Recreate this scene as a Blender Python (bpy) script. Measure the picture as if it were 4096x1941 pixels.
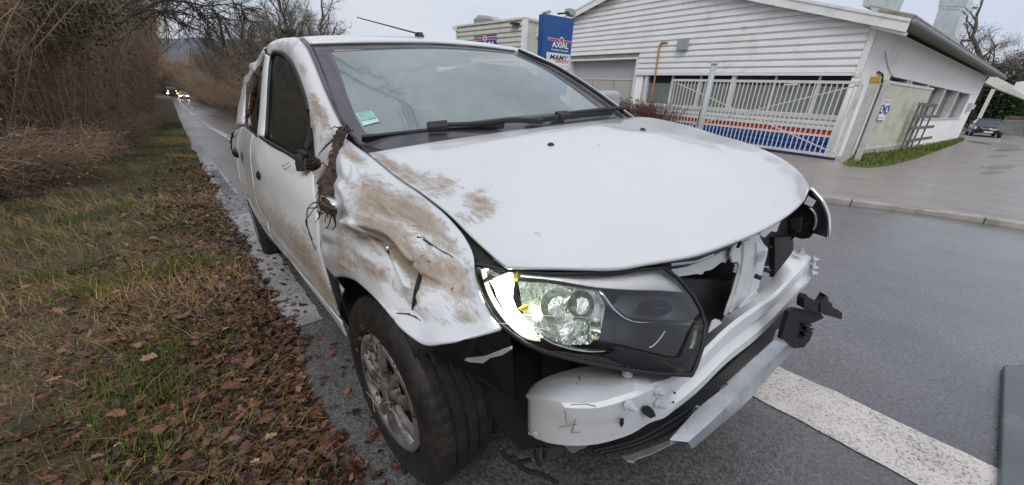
import bpy, bmesh, math, random
import numpy as np
from mathutils import Vector, Matrix
random.seed(7); RNG = np.random.default_rng(7)
SC = bpy.context.scene
COL = SC.collection
for o in list(bpy.data.objects): bpy.data.objects.remove(o)

# ---------------------------------------------------------------- camera
EYE = np.array([0.0, 0.0, 1.15])
R = np.array([[0.99878666, 0.04924635, 0.0], [0.01867363, -0.3787281, 0.92531958], [0.04556861, -0.92419685, -0.37918819]])
FPX, CX, CY = 1500.92, 2048.0, 970.5          # focal length and centre in the photograph's pixels
cd = bpy.data.cameras.new('camera'); cam = bpy.data.objects.new('camera', cd); COL.objects.link(cam)
cd.sensor_fit = 'HORIZONTAL'; cd.sensor_width = 36.0; cd.lens = 36.0 * FPX / 4096; cd.clip_start = 0.03; cd.clip_end = 4000
rt, dn, fw = R[:, 0], R[:, 1], R[:, 2]
cam.matrix_world = Matrix(((rt[0], -dn[0], -fw[0], EYE[0]), (rt[1], -dn[1], -fw[1], EYE[1]), (rt[2], -dn[2], -fw[2], EYE[2]), (0, 0, 0, 1)))
SC.camera = cam

# ---------------------------------------------------------------- sky, sun, exposure
w = bpy.data.worlds.new('World'); SC.world = w; w.use_nodes = True
nt = w.node_tree; nt.nodes.clear()
def N(t, k, **kw):
    n = t.nodes.new(k)
    for a, v in kw.items(): setattr(n, a, v)
    return n
SUN_EL, SUN_AZ = math.radians(48), math.radians(192)
sky = N(nt, 'ShaderNodeTexSky', sky_type='NISHITA', sun_disc=False, sun_elevation=SUN_EL, sun_rotation=SUN_AZ, air_density=1.0, dust_density=4.0, ozone_density=1.0)
tc = N(nt, 'ShaderNodeTexCoord'); sep = N(nt, 'ShaderNodeSeparateXYZ'); nt.links.new(tc.outputs['Generated'], sep.inputs[0])
# an overcast dome: luminance rises from the horizon to the zenith as under any closed cloud deck
mr = N(nt, 'ShaderNodeMapRange'); mr.inputs[1].default_value = 0.0; mr.inputs[2].default_value = 1.0; mr.inputs[3].default_value = 0.90; mr.inputs[4].default_value = 1.0
nt.links.new(sep.outputs['Z'], mr.inputs[0])
mp = N(nt, 'ShaderNodeMapping'); mp.inputs['Scale'].default_value = (1.2, 1.2, 4.5); nt.links.new(tc.outputs['Generated'], mp.inputs[0])
nz = N(nt, 'ShaderNodeTexNoise'); nz.inputs['Scale'].default_value = 1.6; nz.inputs['Detail'].default_value = 5; nz.inputs['Roughness'].default_value = 0.55
nt.links.new(mp.outputs[0], nz.inputs['Vector'])
cr = N(nt, 'ShaderNodeValToRGB'); cr.color_ramp.elements[0].position = 0.3; cr.color_ramp.elements[0].color = (0.78, 0.86, 1.02, 1); cr.color_ramp.elements[1].position = 0.72; cr.color_ramp.elements[1].color = (0.90, 0.94, 1.03, 1)
nt.links.new(nz.outputs[0], cr.inputs[0])
mul = N(nt, 'ShaderNodeMix', data_type='RGBA', blend_type='MULTIPLY'); mul.inputs[0].default_value = 1
nt.links.new(cr.outputs[0], mul.inputs[6]); nt.links.new(mr.outputs[0], mul.inputs[7])
bg1 = N(nt, 'ShaderNodeBackground'); bg1.inputs[1].default_value = 0.75; nt.links.new(mul.outputs[2], bg1.inputs[0])
bg2 = N(nt, 'ShaderNodeBackground'); bg2.inputs[1].default_value = 0.08; nt.links.new(sky.outputs[0], bg2.inputs[0])
mx = N(nt, 'ShaderNodeMixShader'); mx.inputs[0].default_value = 0.06; nt.links.new(bg1.outputs[0], mx.inputs[1]); nt.links.new(bg2.outputs[0], mx.inputs[2])
wo = N(nt, 'ShaderNodeOutputWorld'); nt.links.new(mx.outputs[0], wo.inputs[0])
sl = bpy.data.lights.new('sun', 'SUN'); sl.energy = 1.5; sl.angle = math.radians(35); sl.color = (1.0, 0.97, 0.93)
so = bpy.data.objects.new('sun', sl); COL.objects.link(so)
sd = Vector((math.sin(SUN_AZ) * math.cos(SUN_EL), math.cos(SUN_AZ) * math.cos(SUN_EL), math.sin(SUN_EL)))
so.rotation_euler = sd.to_track_quat('Z', 'Y').to_euler()
SC.view_settings.view_transform = 'Standard'; SC.view_settings.look = 'None'; SC.view_settings.exposure = 0.25; SC.view_settings.gamma = 1.0
SC.view_settings.use_curve_mapping = False
SC.cycles.max_bounces = 6; SC.cycles.transparent_max_bounces = 16; SC.cycles.use_denoising = True

# ---------------------------------------------------------------- geometry helpers
def ray(px, py): return R @ np.array([px - CX, py - CY, FPX])
RD = np.array([-0.66, 0.7513, 0.0]); ND = np.array([0.7513, 0.66, 0.0])      # along the road (away) and across it (towards the yard)
SS = np.array([-400, 0, 5, 12, 24, 41.6, 73, 122, 200, 3000.0]); ZZ = np.array([0, 0, -.225, -.77, -1.38, -2.18, -3.25, -4.63, -4.9, -4.9])
def zroad(s): return np.interp(s, SS, ZZ)
def SN(s, n, dz=0.0):
    p = s * RD + n * ND; return np.array([p[0], p[1], float(zroad(s)) + dz])
def sn_of(p): return float(p[0] * RD[0] + p[1] * RD[1]), float(p[0] * ND[0] + p[1] * ND[1])
def lot_z(x, y):
    n = x * ND[0] + y * ND[1]
    return np.interp(n, [6.0, 6.6, 14.5, 18, 60], [0.07, 0.06, -0.52, -0.66, -1.05])
def on_lot(px, py):
    d = ray(px, py); z = 0.0
    for i in range(40):
        t = (z - EYE[2]) / d[2]; P = EYE + d * t; z = 0.5 * z + 0.5 * float(lot_z(P[0], P[1]))
    return P
def on_road(px, py):
    d = ray(px, py); z = 0.0
    for i in range(60):
        t = (z - EYE[2]) / d[2]; P = EYE + d * t; s, n = sn_of(P); z = 0.6 * z + 0.4 * float(zroad(s))
    return P
def on_plane(px, py, P0, nrm):
    d = ray(px, py); return EYE + d * (((P0 - EYE) @ nrm) / (d @ nrm))
def at_dist(px, py, D):
    d = ray(px, py); return EYE + d * (D / math.hypot(d[0], d[1]))

def link(name, me, mat=None, parent=None, smooth=False, **props):
    o = bpy.data.objects.new(name, me); COL.objects.link(o)
    if mat is not None:
        if isinstance(mat, (list, tuple)):
            for m in mat: me.materials.append(m)
        elif not me.materials: me.materials.append(mat)
    if parent is not None: o.parent = parent
    for k, v in props.items(): o[k] = v
    return o
def mesh(name, V, F, mat=None, parent=None, smooth=False, mi=None, attr=None, **props):
    me = bpy.data.meshes.new(name)
    if isinstance(F, np.ndarray):
        V = np.asarray(V, np.float32); nf, k = F.shape
        me.vertices.add(len(V)); me.vertices.foreach_set('co', V.ravel())
        me.loops.add(nf * k); me.loops.foreach_set('vertex_index', F.astype(np.int32).ravel())
        me.polygons.add(nf); me.polygons.foreach_set('loop_start', np.arange(0, nf * k, k, dtype=np.int32)); me.polygons.foreach_set('loop_total', np.full(nf, k, np.int32))
        me.update(calc_edges=True); me.validate()
    else:
        me.from_pydata([tuple(map(float, v)) for v in V], [], [tuple(int(i) for i in f) for f in F]); me.update()
    if smooth: me.polygons.foreach_set('use_smooth', [True] * len(me.polygons))
    if mi is not None: me.polygons.foreach_set('material_index', list(mi))
    if attr:
        for an, av in attr.items():
            A = me.attributes.new(an, 'FLOAT', 'POINT'); A.data.foreach_set('value', np.asarray(av, np.float32))
    return link(name, me, mat, parent, **props)
def empty(name, loc=(0, 0, 0), rot=(0, 0, 0), parent=None, **props):
    o = bpy.data.objects.new(name, None); COL.objects.link(o); o.location = loc; o.rotation_euler = rot; o.empty_display_size = 0.1
    if parent is not None: o.parent = parent
    for k, v in props.items(): o[k] = v
    return o
def tag(o, label=None, category=None, group=None, kind=None):
    for k, v in (('label', label), ('category', category), ('group', group), ('kind', kind)):
        if v: o[k] = v
    return o
def copy_tree(o, parent=None):
    c = o.copy(); COL.objects.link(c); c.parent = parent
    for ch in list(o.children): copy_tree(ch, c)
    return c
def mod_solid(o, t, off=0.0):
    m = o.modifiers.new('thickness', 'SOLIDIFY'); m.thickness = t; m.offset = off; return o
def mod_bevel(o, w_, seg=2):
    m = o.modifiers.new('bevel', 'BEVEL'); m.width = w_; m.segments = seg; m.limit_method = 'ANGLE'; m.angle_limit = math.radians(35); return o

def face_out(o, C):
    """turn faces so that their mean normal looks away from the point C"""
    me = o.data; n = sum(((p.normal.dot(p.center - Vector(C))) * p.area for p in me.polygons))
    if n < 0: me.flip_normals()
    return o
def sharp(o, deg=32):
    bm = bmesh.new(); bm.from_mesh(o.data)
    for e in bm.edges:
        if len(e.link_faces) == 2 and e.calc_face_angle(0) > math.radians(deg): e.smooth = False
    bm.to_mesh(o.data); bm.free(); return o

class MB:
    """collects shapes; build() links them as one mesh object"""
    def __init__(s): s.V = []; s.F = []; s.M = []
    def add(s, V, F, m=0):
        b = len(s.V); s.V.extend([tuple(map(float, v)) for v in V]); s.F.extend([tuple(int(i) + b for i in f) for f in F]); s.M.extend([m] * len(F)); return s
    def frame(s, O, ax, ay, az, sx, sy, sz, m=0):
        """box centred on O with half sizes along three axes"""
        O = np.asarray(O, float); ax, ay, az = (np.asarray(a, float) for a in (ax, ay, az)); V = []
        for i in (-1, 1):
            for j in (-1, 1):
                for k in (-1, 1): V.append(O + ax * sx * i + ay * sy * j + az * sz * k)
        return s.add(V, [(0, 1, 3, 2), (4, 6, 7, 5), (0, 4, 5, 1), (2, 3, 7, 6), (0, 2, 6, 4), (1, 5, 7, 3)], m)
    def box(s, x0, x1, y0, y1, z0, z1, m=0):
        return s.frame(((x0 + x1) / 2, (y0 + y1) / 2, (z0 + z1) / 2), (1, 0, 0), (0, 1, 0), (0, 0, 1), (x1 - x0) / 2, (y1 - y0) / 2, (z1 - z0) / 2, m)
    def prism(s, poly, d, m=0):
        """closed polygon (k,3) extruded by vector d"""
        P = [np.asarray(p, float) for p in poly]; k = len(P); d = np.asarray(d, float)
        V = P + [p + d for p in P]
        return s.add(V, [tuple(range(k))[::-1], tuple(range(k, 2 * k))] + [(i, (i + 1) % k, k + (i + 1) % k, k + i) for i in range(k)], m)
    def tube(s, P, r, n=6, m=0, cap=True):
        V, F = tube(P, r, n, cap); return s.add(V, F, m)
    def build(s, name, mat, parent=None, smooth=False, **props): return mesh(name, s.V, s.F, mat, parent, smooth, s.M if isinstance(mat, (list, tuple)) else None, **props)

def tube(P, r, n=6, cap=True):
    P = np.asarray(P, float); k = len(P); r = np.broadcast_to(np.asarray(r, float), (k,))
    T = np.gradient(P, axis=0); T /= (np.linalg.norm(T, axis=1, keepdims=True) + 1e-12)
    ref = np.array([0, 0, 1.0]) if abs(T[0][2]) < 0.9 else np.array([1.0, 0, 0])
    V = []
    for i in range(k):
        u = ref - (ref @ T[i]) * T[i]; u /= np.linalg.norm(u) + 1e-12; ref = u; v = np.cross(T[i], u)
        for j in range(n):
            a = 2 * math.pi * j / n; V.append(P[i] + r[i] * (math.cos(a) * u + math.sin(a) * v))
    F = [(i * n + j, i * n + (j + 1) % n, (i + 1) * n + (j + 1) % n, (i + 1) * n + j) for i in range(k - 1) for j in range(n)]
    if cap: F += [tuple(range(n))[::-1], tuple(range((k - 1) * n, k * n))]
    return V, F
def crv(P, n, lin=False):
    """resample a polyline at n points by chord length, smoothly"""
    P = np.asarray(P, float); L = np.r_[0, np.cumsum(np.linalg.norm(np.diff(P, axis=0), axis=1) + 1e-9)]; t = np.linspace(0, L[-1], n)
    if lin or len(P) < 3: return np.stack([np.interp(t, L, P[:, i]) for i in range(P.shape[1])], 1)
    m = np.gradient(P, L, axis=0); k = np.clip(np.searchsorted(L, t, side='right') - 1, 0, len(P) - 2)
    h = (L[k + 1] - L[k])[:, None]; x = ((t - L[k]) / (L[k + 1] - L[k]))[:, None]
    return (2*x**3 - 3*x**2 + 1) * P[k] + (x**3 - 2*x**2 + x) * h * m[k] + (-2*x**3 + 3*x**2) * P[k+1] + (x**3 - x**2) * h * m[k+1]
def coons(top, bot, left, right, nu, nv, lin=False):
    """top/bottom run left to right, left/right run top to bottom; returns (nv,nu,3)"""
    t, b, l, r = crv(top, nu, lin), crv(bot, nu, lin), crv(left, nv, lin), crv(right, nv, lin)
    u = np.linspace(0, 1, nu)[None, :, None]; v = np.linspace(0, 1, nv)[:, None, None]
    return ((1 - v) * t[None] + v * b[None] + (1 - u) * l[:, None] + u * r[:, None]
            - ((1 - u) * (1 - v) * t[0] + u * (1 - v) * t[-1] + (1 - u) * v * b[0] + u * v * b[-1]))
def gridF(nv, nu): return [(i * nu + j, i * nu + j + 1, (i + 1) * nu + j + 1, (i + 1) * nu + j) for i in range(nv - 1) for j in range(nu - 1)]
def gridA(nv, nu): return np.array(gridF(nv, nu), np.int32)
def inst(V, F, M, tr):
    """replicate a small mesh: V (m,3), F (f,k), M (q,3,3), tr (q,3)"""
    V = np.asarray(V, float); F = np.asarray(F); q, m = len(M), len(V)
    W = np.einsum('qij,mj->qmi', M, V) + tr[:, None, :]
    G = F[None] + (np.arange(q) * m)[:, None, None]
    return W.reshape(-1, 3), G.reshape(-1, F.shape[1])
def rot_rand(rng, q, tilt, sc):
    yaw = rng.uniform(0, 2 * math.pi, q); ti = rng.normal(0, tilt, q); ta = rng.uniform(0, 2 * math.pi, q)
    c, s = np.cos(yaw), np.sin(yaw); Z = np.zeros(q); O = np.ones(q)
    Rz = np.stack([np.stack([c, -s, Z], 1), np.stack([s, c, Z], 1), np.stack([Z, Z, O], 1)], 1)
    ax = np.stack([np.cos(ta), np.sin(ta), Z], 1); ct, st = np.cos(ti), np.sin(ti)
    K = np.zeros((q, 3, 3)); K[:, 0, 2] = ax[:, 1]; K[:, 1, 2] = -ax[:, 0]; K[:, 2, 0] = -ax[:, 1]; K[:, 2, 1] = ax[:, 0]
    Rt = np.eye(3)[None] + st[:, None, None] * K + (1 - ct)[:, None, None] * (K @ K)
    return (Rt @ Rz) * np.asarray(sc).reshape(-1, 1, 1)
def vnoise(x, y, seed=0, oct_=4):
    """cheap value noise for terrain relief"""
    r = np.random.default_rng(seed); out = np.zeros_like(np.asarray(x, float)); a = 1.0; f = 1.0; tot = 0
    for o in range(oct_):
        g = r.uniform(-1, 1, (64, 64)); X, Y = x * f + 13.7 * o, y * f + 7.3 * o; i, j = np.floor(X).astype(int), np.floor(Y).astype(int); u, v = X - i, Y - j
        u = u * u * (3 - 2 * u); v = v * v * (3 - 2 * v); q = lambda p, s_: g[p % 64, s_ % 64]
        out += a * ((q(i, j) * (1 - u) + q(i + 1, j) * u) * (1 - v) + (q(i, j + 1) * (1 - u) + q(i + 1, j + 1) * u) * v); tot += a; a *= 0.5; f *= 2.03
    return out / tot

# ---------------------------------------------------------------- materials
def newmat(name):
    m = bpy.data.materials.new(name); m.use_nodes = True; t = m.node_tree; t.nodes.clear()
    out = N(t, 'ShaderNodeOutputMaterial'); b = N(t, 'ShaderNodeBsdfPrincipled'); t.links.new(b.outputs[0], out.inputs[0]); return m, t, b, out
def coordn(t, kind='Object', scale=(1, 1, 1)):
    c = N(t, 'ShaderNodeTexCoord'); m = N(t, 'ShaderNodeMapping'); m.inputs['Scale'].default_value = scale; t.links.new(c.outputs[kind], m.inputs[0]); return m.outputs[0]
def noisen(t, vec, scale, detail=6, rough=0.6, dist=0.0):
    n = N(t, 'ShaderNodeTexNoise'); n.inputs['Scale'].default_value = scale; n.inputs['Detail'].default_value = detail; n.inputs['Roughness'].default_value = rough; n.inputs['Distortion'].default_value = dist
    t.links.new(vec, n.inputs['Vector']); return n.outputs[0]
def rampn(t, src, stops):
    r = N(t, 'ShaderNodeValToRGB'); e = r.color_ramp.elements
    while len(e) < len(stops): e.new(0.5)
    for k, (p, c) in zip(e, stops): k.position = p; k.color = (c[0], c[1], c[2], 1) if hasattr(c, '__len__') else (c, c, c, 1)
    t.links.new(src, r.inputs[0]); return r.outputs[0]
def mixn(t, fac, a, b):
    m = N(t, 'ShaderNodeMix', data_type='RGBA')
    for s_, i in ((fac, 0), (a, 6), (b, 7)):
        if hasattr(s_, 'is_linked'): t.links.new(s_, m.inputs[i])
        elif i == 0: m.inputs[0].default_value = s_
        else: m.inputs[i].default_value = (s_[0], s_[1], s_[2], 1)
    return m.outputs[2]
def mathn(t, op, a, b=0.0, clamp=False):
    m = N(t, 'ShaderNodeMath', operation=op, use_clamp=clamp)
    for s_, i in ((a, 0), (b, 1)):
        if hasattr(s_, 'is_linked'): t.links.new(s_, m.inputs[i])
        else: m.inputs[i].default_value = s_
    return m.outputs[0]
def attrn(t, name):
    a = N(t, 'ShaderNodeAttribute'); a.attribute_name = name; return a.outputs['Fac']
def bumpn(t, b, h, strength=0.3, dist=0.01):
    n = N(t, 'ShaderNodeBump'); n.inputs['Strength'].default_value = strength; n.inputs['Distance'].default_value = dist; t.links.new(h, n.inputs['Height']); t.links.new(n.outputs[0], b.inputs['Normal'])
def setb(b, **kw):
    mp_ = dict(color='Base Color', rough='Roughness', metal='Metallic', spec='Specular IOR Level', coat='Coat Weight', coatr='Coat Roughness', emit='Emission Color', es='Emission Strength', trans='Transmission Weight', ior='IOR', alpha='Alpha', sheen='Sheen Weight')
    for k, v in kw.items(): b.inputs[mp_[k]].default_value = (*v, 1) if k in ('color', 'emit') else v
def plain(name, color, rough=0.5, var=0.15, scale=8.0, bump=0.0, bscale=60.0, dirt=None, dirtamt=0.0, **kw):
    """a procedural material: base colour varied by noise, optional dirt and fine relief"""
    m, t, b, out = newmat(name); setb(b, rough=rough, **kw); v = coordn(t)
    n = noisen(t, v, scale); lo = tuple(c * (1 - var) for c in color); hi = tuple(min(1, c * (1 + var)) for c in color)
    c = rampn(t, n, [(0.3, lo), (0.7, hi)])
    if dirt is not None:
        d = rampn(t, noisen(t, v, scale * 0.6, 8, 0.7, 0.6), [(0.62 - dirtamt, 0.0), (0.85 - dirtamt * 0.5, 1.0)]); c = mixn(t, d, c, dirt)
    t.links.new(c, b.inputs['Base Color'])
    if bump: bumpn(t, b, noisen(t, v, bscale, 4), bump, 0.01)
    return m
# ================================================================ the setting: ground, road, kerb, yard
KA, KB_ = on_road(3401, 822), on_road(3933, 893); (_s0, _n0), (_s1, _n1) = sn_of(KA), sn_of(KB_); _sl = (_n1 - _n0) / (_s1 - _s0)
def n_kerb(s):
    return np.interp(s, [-12, _s0 + 0.3, _s0 + 2.0, 5, 14, 24, 400], [_n0 + _sl * (-12 - _s0), _n0 + _sl * .3, _n0 - .45, 5.2, 5.2, 3.8, 3.7])
_lot0 = lot_z
def lot_z(x, y):
    n = x * ND[0] + y * ND[1]; s = x * RD[0] + y * RD[1]
    return _lot0(x, y) + np.interp(n, [6, 12], [1, 0]) * zroad(np.maximum(s, 0))
def verge_h(s, n):
    """relief of the left verge above the road plane"""
    bank = 0.05 + 0.13 * np.maximum(0, -n - 0.9) ** 1.15 + 0.04 * np.maximum(0, -n - 3)
    edge = np.clip((0.27 - n) / 0.35, 0, 1); b = 0.035 * vnoise(s * 1.3, n * 1.3, 3) + 0.02 * vnoise(s * 5, n * 5, 4)
    return (bank + b) * edge * 0.75 - 0.02 * (1 - edge)

def asphalt(name, base, wet=0.0, brown=None):
    m, t, b, out = newmat(name); v = coordn(t)
    agg = noisen(t, v, 75, 3, 0.75); big = noisen(t, v, 0.55, 5, 0.6, 0.8); mid = noisen(t, v, 3.2, 6, 0.65)
    c = rampn(t, agg, [(0.30, tuple(x * 0.35 for x in base)), (0.52, base), (0.66, tuple(x * 1.7 for x in base)), (0.80, tuple(min(1, x * 2.1) for x in base))])
    vr = N(t, 'ShaderNodeTexVoronoi'); vr.inputs['Scale'].default_value = 105; t.links.new(v, vr.inputs['Vector'])
    stone = rampn(t, vr.outputs['Color'], [(0.55, 0.0), (0.8, 1.0)])
    c = mixn(t, mathn(t, 'MULTIPLY', stone, 0.22), c, tuple(min(1, x * 2.4) for x in base))
    dk = rampn(t, mathn(t, 'ADD', mathn(t, 'MULTIPLY', mid, .45), mathn(t, 'MULTIPLY', noisen(t, coordn(t, scale=(.6, .6, .6)), 0.8, 4, .55, 1.2), .55)), [(0.36, (0.66, 0.66, 0.68)), (0.5, (.95, .95, .95)), (0.66, (1.16, 1.14, 1.12))])
    mm = N(t, 'ShaderNodeMix', data_type='RGBA', blend_type='MULTIPLY'); mm.inputs[0].default_value = 1; t.links.new(c, mm.inputs[6]); t.links.new(dk, mm.inputs[7]); c = mm.outputs[2]
    if brown is not None: c = mixn(t, rampn(t, noisen(t, v, 1.1, 7, 0.65, 0.5), [(0.36, 0.15), (0.62, 0.95)]), c, brown)
    t.links.new(c, b.inputs['Base Color'])
    rg = rampn(t, big, [(0.38, 0.15 + 0.25 * (1 - wet)), (0.62, 0.36 + 0.28 * (1 - wet))]); t.links.new(rg, b.inputs['Roughness'])
    setb(b, spec=0.6, coat=.55 * wet, coatr=.22)
    bumpn(t, b, mathn(t, 'ADD', agg, mathn(t, 'MULTIPLY', vr.outputs['Distance'], 0.8)), 0.40, 0.006); return m
M_ROAD = asphalt('wet_asphalt', (0.108, 0.102, 0.098), 1.0)
M_LOT = asphalt('yard_gravel_tarmac', (0.20, 0.185, 0.17), 0.45, (0.285, 0.235, 0.20))
M_STRIP = asphalt('old_tarmac_strip', (0.20, 0.195, 0.19), 0.5)
M_SOIL = plain('verge_soil', (0.060, 0.040, 0.024), 0.8, 0.55, 9, 0.8, 60, dirt=(0.075, 0.062, 0.026), dirtamt=0.22)
M_FIELD = plain('winter_field', (0.075, 0.075, 0.035), 0.95, 0.4, 0.08)
def paint_mat(name, col, wear):
    m, t, b, out = newmat(name); v = coordn(t)
    agg = noisen(t, v, 115, 3, 0.8); w_ = noisen(t, v, 3.5, 7, 0.75)
    k = mathn(t, 'ADD', agg, mathn(t, 'MULTIPLY', w_, 0.35))
    f = rampn(t, k, [(wear - 0.07, 0.0), (wear + 0.05, 1.0)])
    c = mixn(t, f, (0.12, 0.115, 0.11), rampn(t, w_, [(0.3, tuple(x * 0.72 for x in col)), (0.75, col)])); t.links.new(c, b.inputs['Base Color']); setb(b, rough=0.55)
    bumpn(t, b, agg, 0.5, 0.005); return m
M_LINE = paint_mat('worn_road_paint', (0.80, 0.73, 0.68), 0.60)
M_LINE2 = paint_mat('old_road_paint', (0.46, 0.46, 0.47), 0.66)

def sheet(name, S, nfun, mat, hfun, dz=0.0, smooth=True, **props):
    """grid over s values and n columns; nfun(s) gives the n values of that row"""
    rows = [np.asarray(nfun(s), float) for s in S]; nu = len(rows[0]); V = []
    for s, ns in zip(S, rows):
        z = zroad(s) + hfun(np.full(nu, s), ns) + dz
        P = s * RD[None] + ns[:, None] * ND[None]; P[:, 2] = z; V.append(P)
    return mesh(name, np.concatenate(V), gridA(len(S), nu), mat, None, smooth, **props)
S_road = np.unique(np.r_[np.arange(-12, 8, 0.5), np.arange(8, 30, 1.0), np.arange(30, 210, 5.0)])
road = sheet('road', S_road, lambda s: np.linspace(-0.15, float(n_kerb(s)) + 0.02, 14), M_ROAD, lambda s, n: 0 * n, kind='structure')
S_v = np.unique(np.r_[np.arange(-6, 6, 0.09), np.arange(6, 16, 0.25), np.arange(16, 60, 1.0), np.arange(60, 210, 6.0)])
ncol = np.r_[np.linspace(0.44, -4, 48), np.linspace(-4.3, -8, 9), np.linspace(-10, -40, 8)]
verge = sheet('verge', S_v, lambda s: ncol, M_SOIL, verge_h, kind='structure')
verge2 = sheet('far_verge', np.r_[np.arange(13, 60, 1.5), np.arange(60, 210, 6.0)], lambda s: float(n_kerb(s)) - 0.05 + np.array([0, .3, .7, 1.2, 2, 3, 5, 8, 14]), M_SOIL,
               lambda s, n: 0.01 + 0.09 * np.minimum(n - n[0], 3) + 0.05 * vnoise(s * 0.9, n * 2, 9), kind='structure')
def terr(s, n): return -0.35 - 1.25 * np.clip((n - 4.5) / 9, 0, 1) - 0.25 * (n < -20)
S_t = np.r_[np.linspace(-120, 20, 15), np.linspace(30, 200, 18), np.linspace(260, 1500, 12)]
ground = sheet('ground', S_t, lambda s: np.r_[-900, -400, -150, -60, -30, -12, -4, 0, 3, 5, 8, 11, 14, 20, 30, 60, 150, 400, 900.0], M_FIELD, terr, kind='structure')
# hills that close the view down the road
def hill(name, px0, px1, D, ytops, mat):
    V = []; k = len(ytops)
    for i, yt in enumerate(ytops):
        px = px0 + (px1 - px0) * i / (k - 1); p = at_dist(px, yt, D); d = p - EYE; d[2] = 0; d /= np.linalg.norm(d)
        for f, h in ((0.0, -6), (0.35, 0.55), (0.7, 0.9), (1.0, 1.0), (1.6, 0.7)):
            q = p + d * D * 0.22 * f; q[2] = -6 + (p[2] + 6) * (h if h > 0 else 0) * (1 + 0.22 * f); V.append(q)
    return mesh(name, V, gridF(k, 5), mat, None, True, kind='structure')
M_HILL = plain('wooded_hillside', (0.085, 0.105, 0.13), 1.0, 0.3, 0.03)
hill('hill', 300, 1750, 620, [120, 130, 150, 160, 155, 165, 175, 178, 190, 215, 240, 260], M_HILL)
hill('hill', 3300, 4700, 420, [420, 400, 385, 380, 372, 376, 380, 385], M_HILL)

# painted lines
def line(name, pts, wid, mat, dz=0.004):
    S = [p[0] for p in pts]; ss = np.unique(np.r_[np.arange(S[0], min(S[-1], 6), 0.06), np.arange(min(S[-1], 6), S[-1] + .01, 0.5)]); V = []
    for s in ss:
        c = np.interp(s, S, [p[1] for p in pts]); w_ = np.interp(s, S, [p[2] for p in pts]) if len(pts[0]) > 2 else wid
        V += [SN(s, c - w_ / 2 + random.uniform(-.006, .006), dz), SN(s, c + w_ / 2 + random.uniform(-.006, .006), dz)]
    return mesh(name, V, gridF(len(ss), 2), mat, road)
line('centre_line', [(-4, 1.78, .31), (0.3, 1.765, .31), (6, 1.62, .28), (18, 1.40, .24), (26, 1.25, .24), (42, 1.25, .24), (73, 1.04, .24), (118, 0.95, .24)], .3, M_LINE)
line('edge_line', [(2.0, 0.30), (4.7, 0.30)], 0.17, M_LINE2)
line('edge_line', [(7.7, 0.30), (9.3, 0.31)], 0.17, M_LINE2)
line('edge_line', [(12.5, 0.33), (15.5, 0.33)], 0.17, M_LINE2)

# kerb stones, one by one
M_KERB = plain('kerb_concrete', (0.33, 0.30, 0.265), 0.75, 0.25, 5, 0.35, 90, dirt=(0.12, 0.10, 0.085), dirtamt=0.12)
kerb = mesh('kerb', [SN(q_, float(n_kerb(q_)) + o_, -.06) for q_ in (-7, .5) for o_ in (.03, .10)], [(0, 1, 3, 2)], M_KERB, None, kind='structure')
A0, A1 = KA, KB_; kd = A1 - A0; kd[2] = 0; SL = float(np.linalg.norm(kd)); kd /= SL; kn = np.array([-kd[1], kd[0], 0]); kn = kn if kn @ ND > 0 else -kn
for i in range(-6, 6):
    a = A0 + kd * (SL * i + 0.006); b = A0 + kd * (SL * (i + 1) - 0.006); j = random.uniform(-.004, .004); mb = MB()
    for p in (a, b):
        p[2] = float(zroad(max(sn_of(p)[0], -9)))
    za, zb = a[2] + .068 + j, b[2] + .068 + j
    prof = [(0.0, -.08), (0.0, .0), (.012, .012), (.125, .014), (.125, -.08)]
    V = [a + kn * x + np.array([0, 0, .055 + j + z]) for x, z in prof] + [b + kn * x + np.array([0, 0, .055 + j + z]) for x, z in prof]
    mb.add(V, [(0, 1, 2, 3, 4), (9, 8, 7, 6, 5)] + [(k, (k + 1) % 5 + 0, (k + 1) % 5 + 5, k + 5) for k in range(5)])
    mb.build('kerb_stone', M_KERB, kerb)

# yard
xs = np.linspace(0, 1, 26) ** 1.5
V = []; Sl = np.r_[np.linspace(-26, -6, 9), np.linspace(-5, 4, 19), np.linspace(5, 24, 14)]
for s in Sl:
    n0 = float(n_kerb(np.clip(s, -12, 400))) + 0.06
    for f in xs:
        n = n0 + (70 - n0) * f; p = s * RD + n * ND; V.append((p[0], p[1], float(lot_z(p[0], p[1]))))
yard = mesh('yard', np.array(V), gridA(len(Sl), 26), M_LOT, None, True, kind='structure')
# smooth grey tarmac strip behind the kerb
V = []
for i in range(-6, 7):
    a = A0 + kd * SL * i
    for o in (.12, .45, .8): p = a + kn * o; V.append((p[0], p[1], float(lot_z(p[0], p[1])) + .004 - (0.02 if o == .12 else 0)))
mesh('pavement_strip', V, gridF(13, 3), M_STRIP, None, kind='structure')
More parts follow.
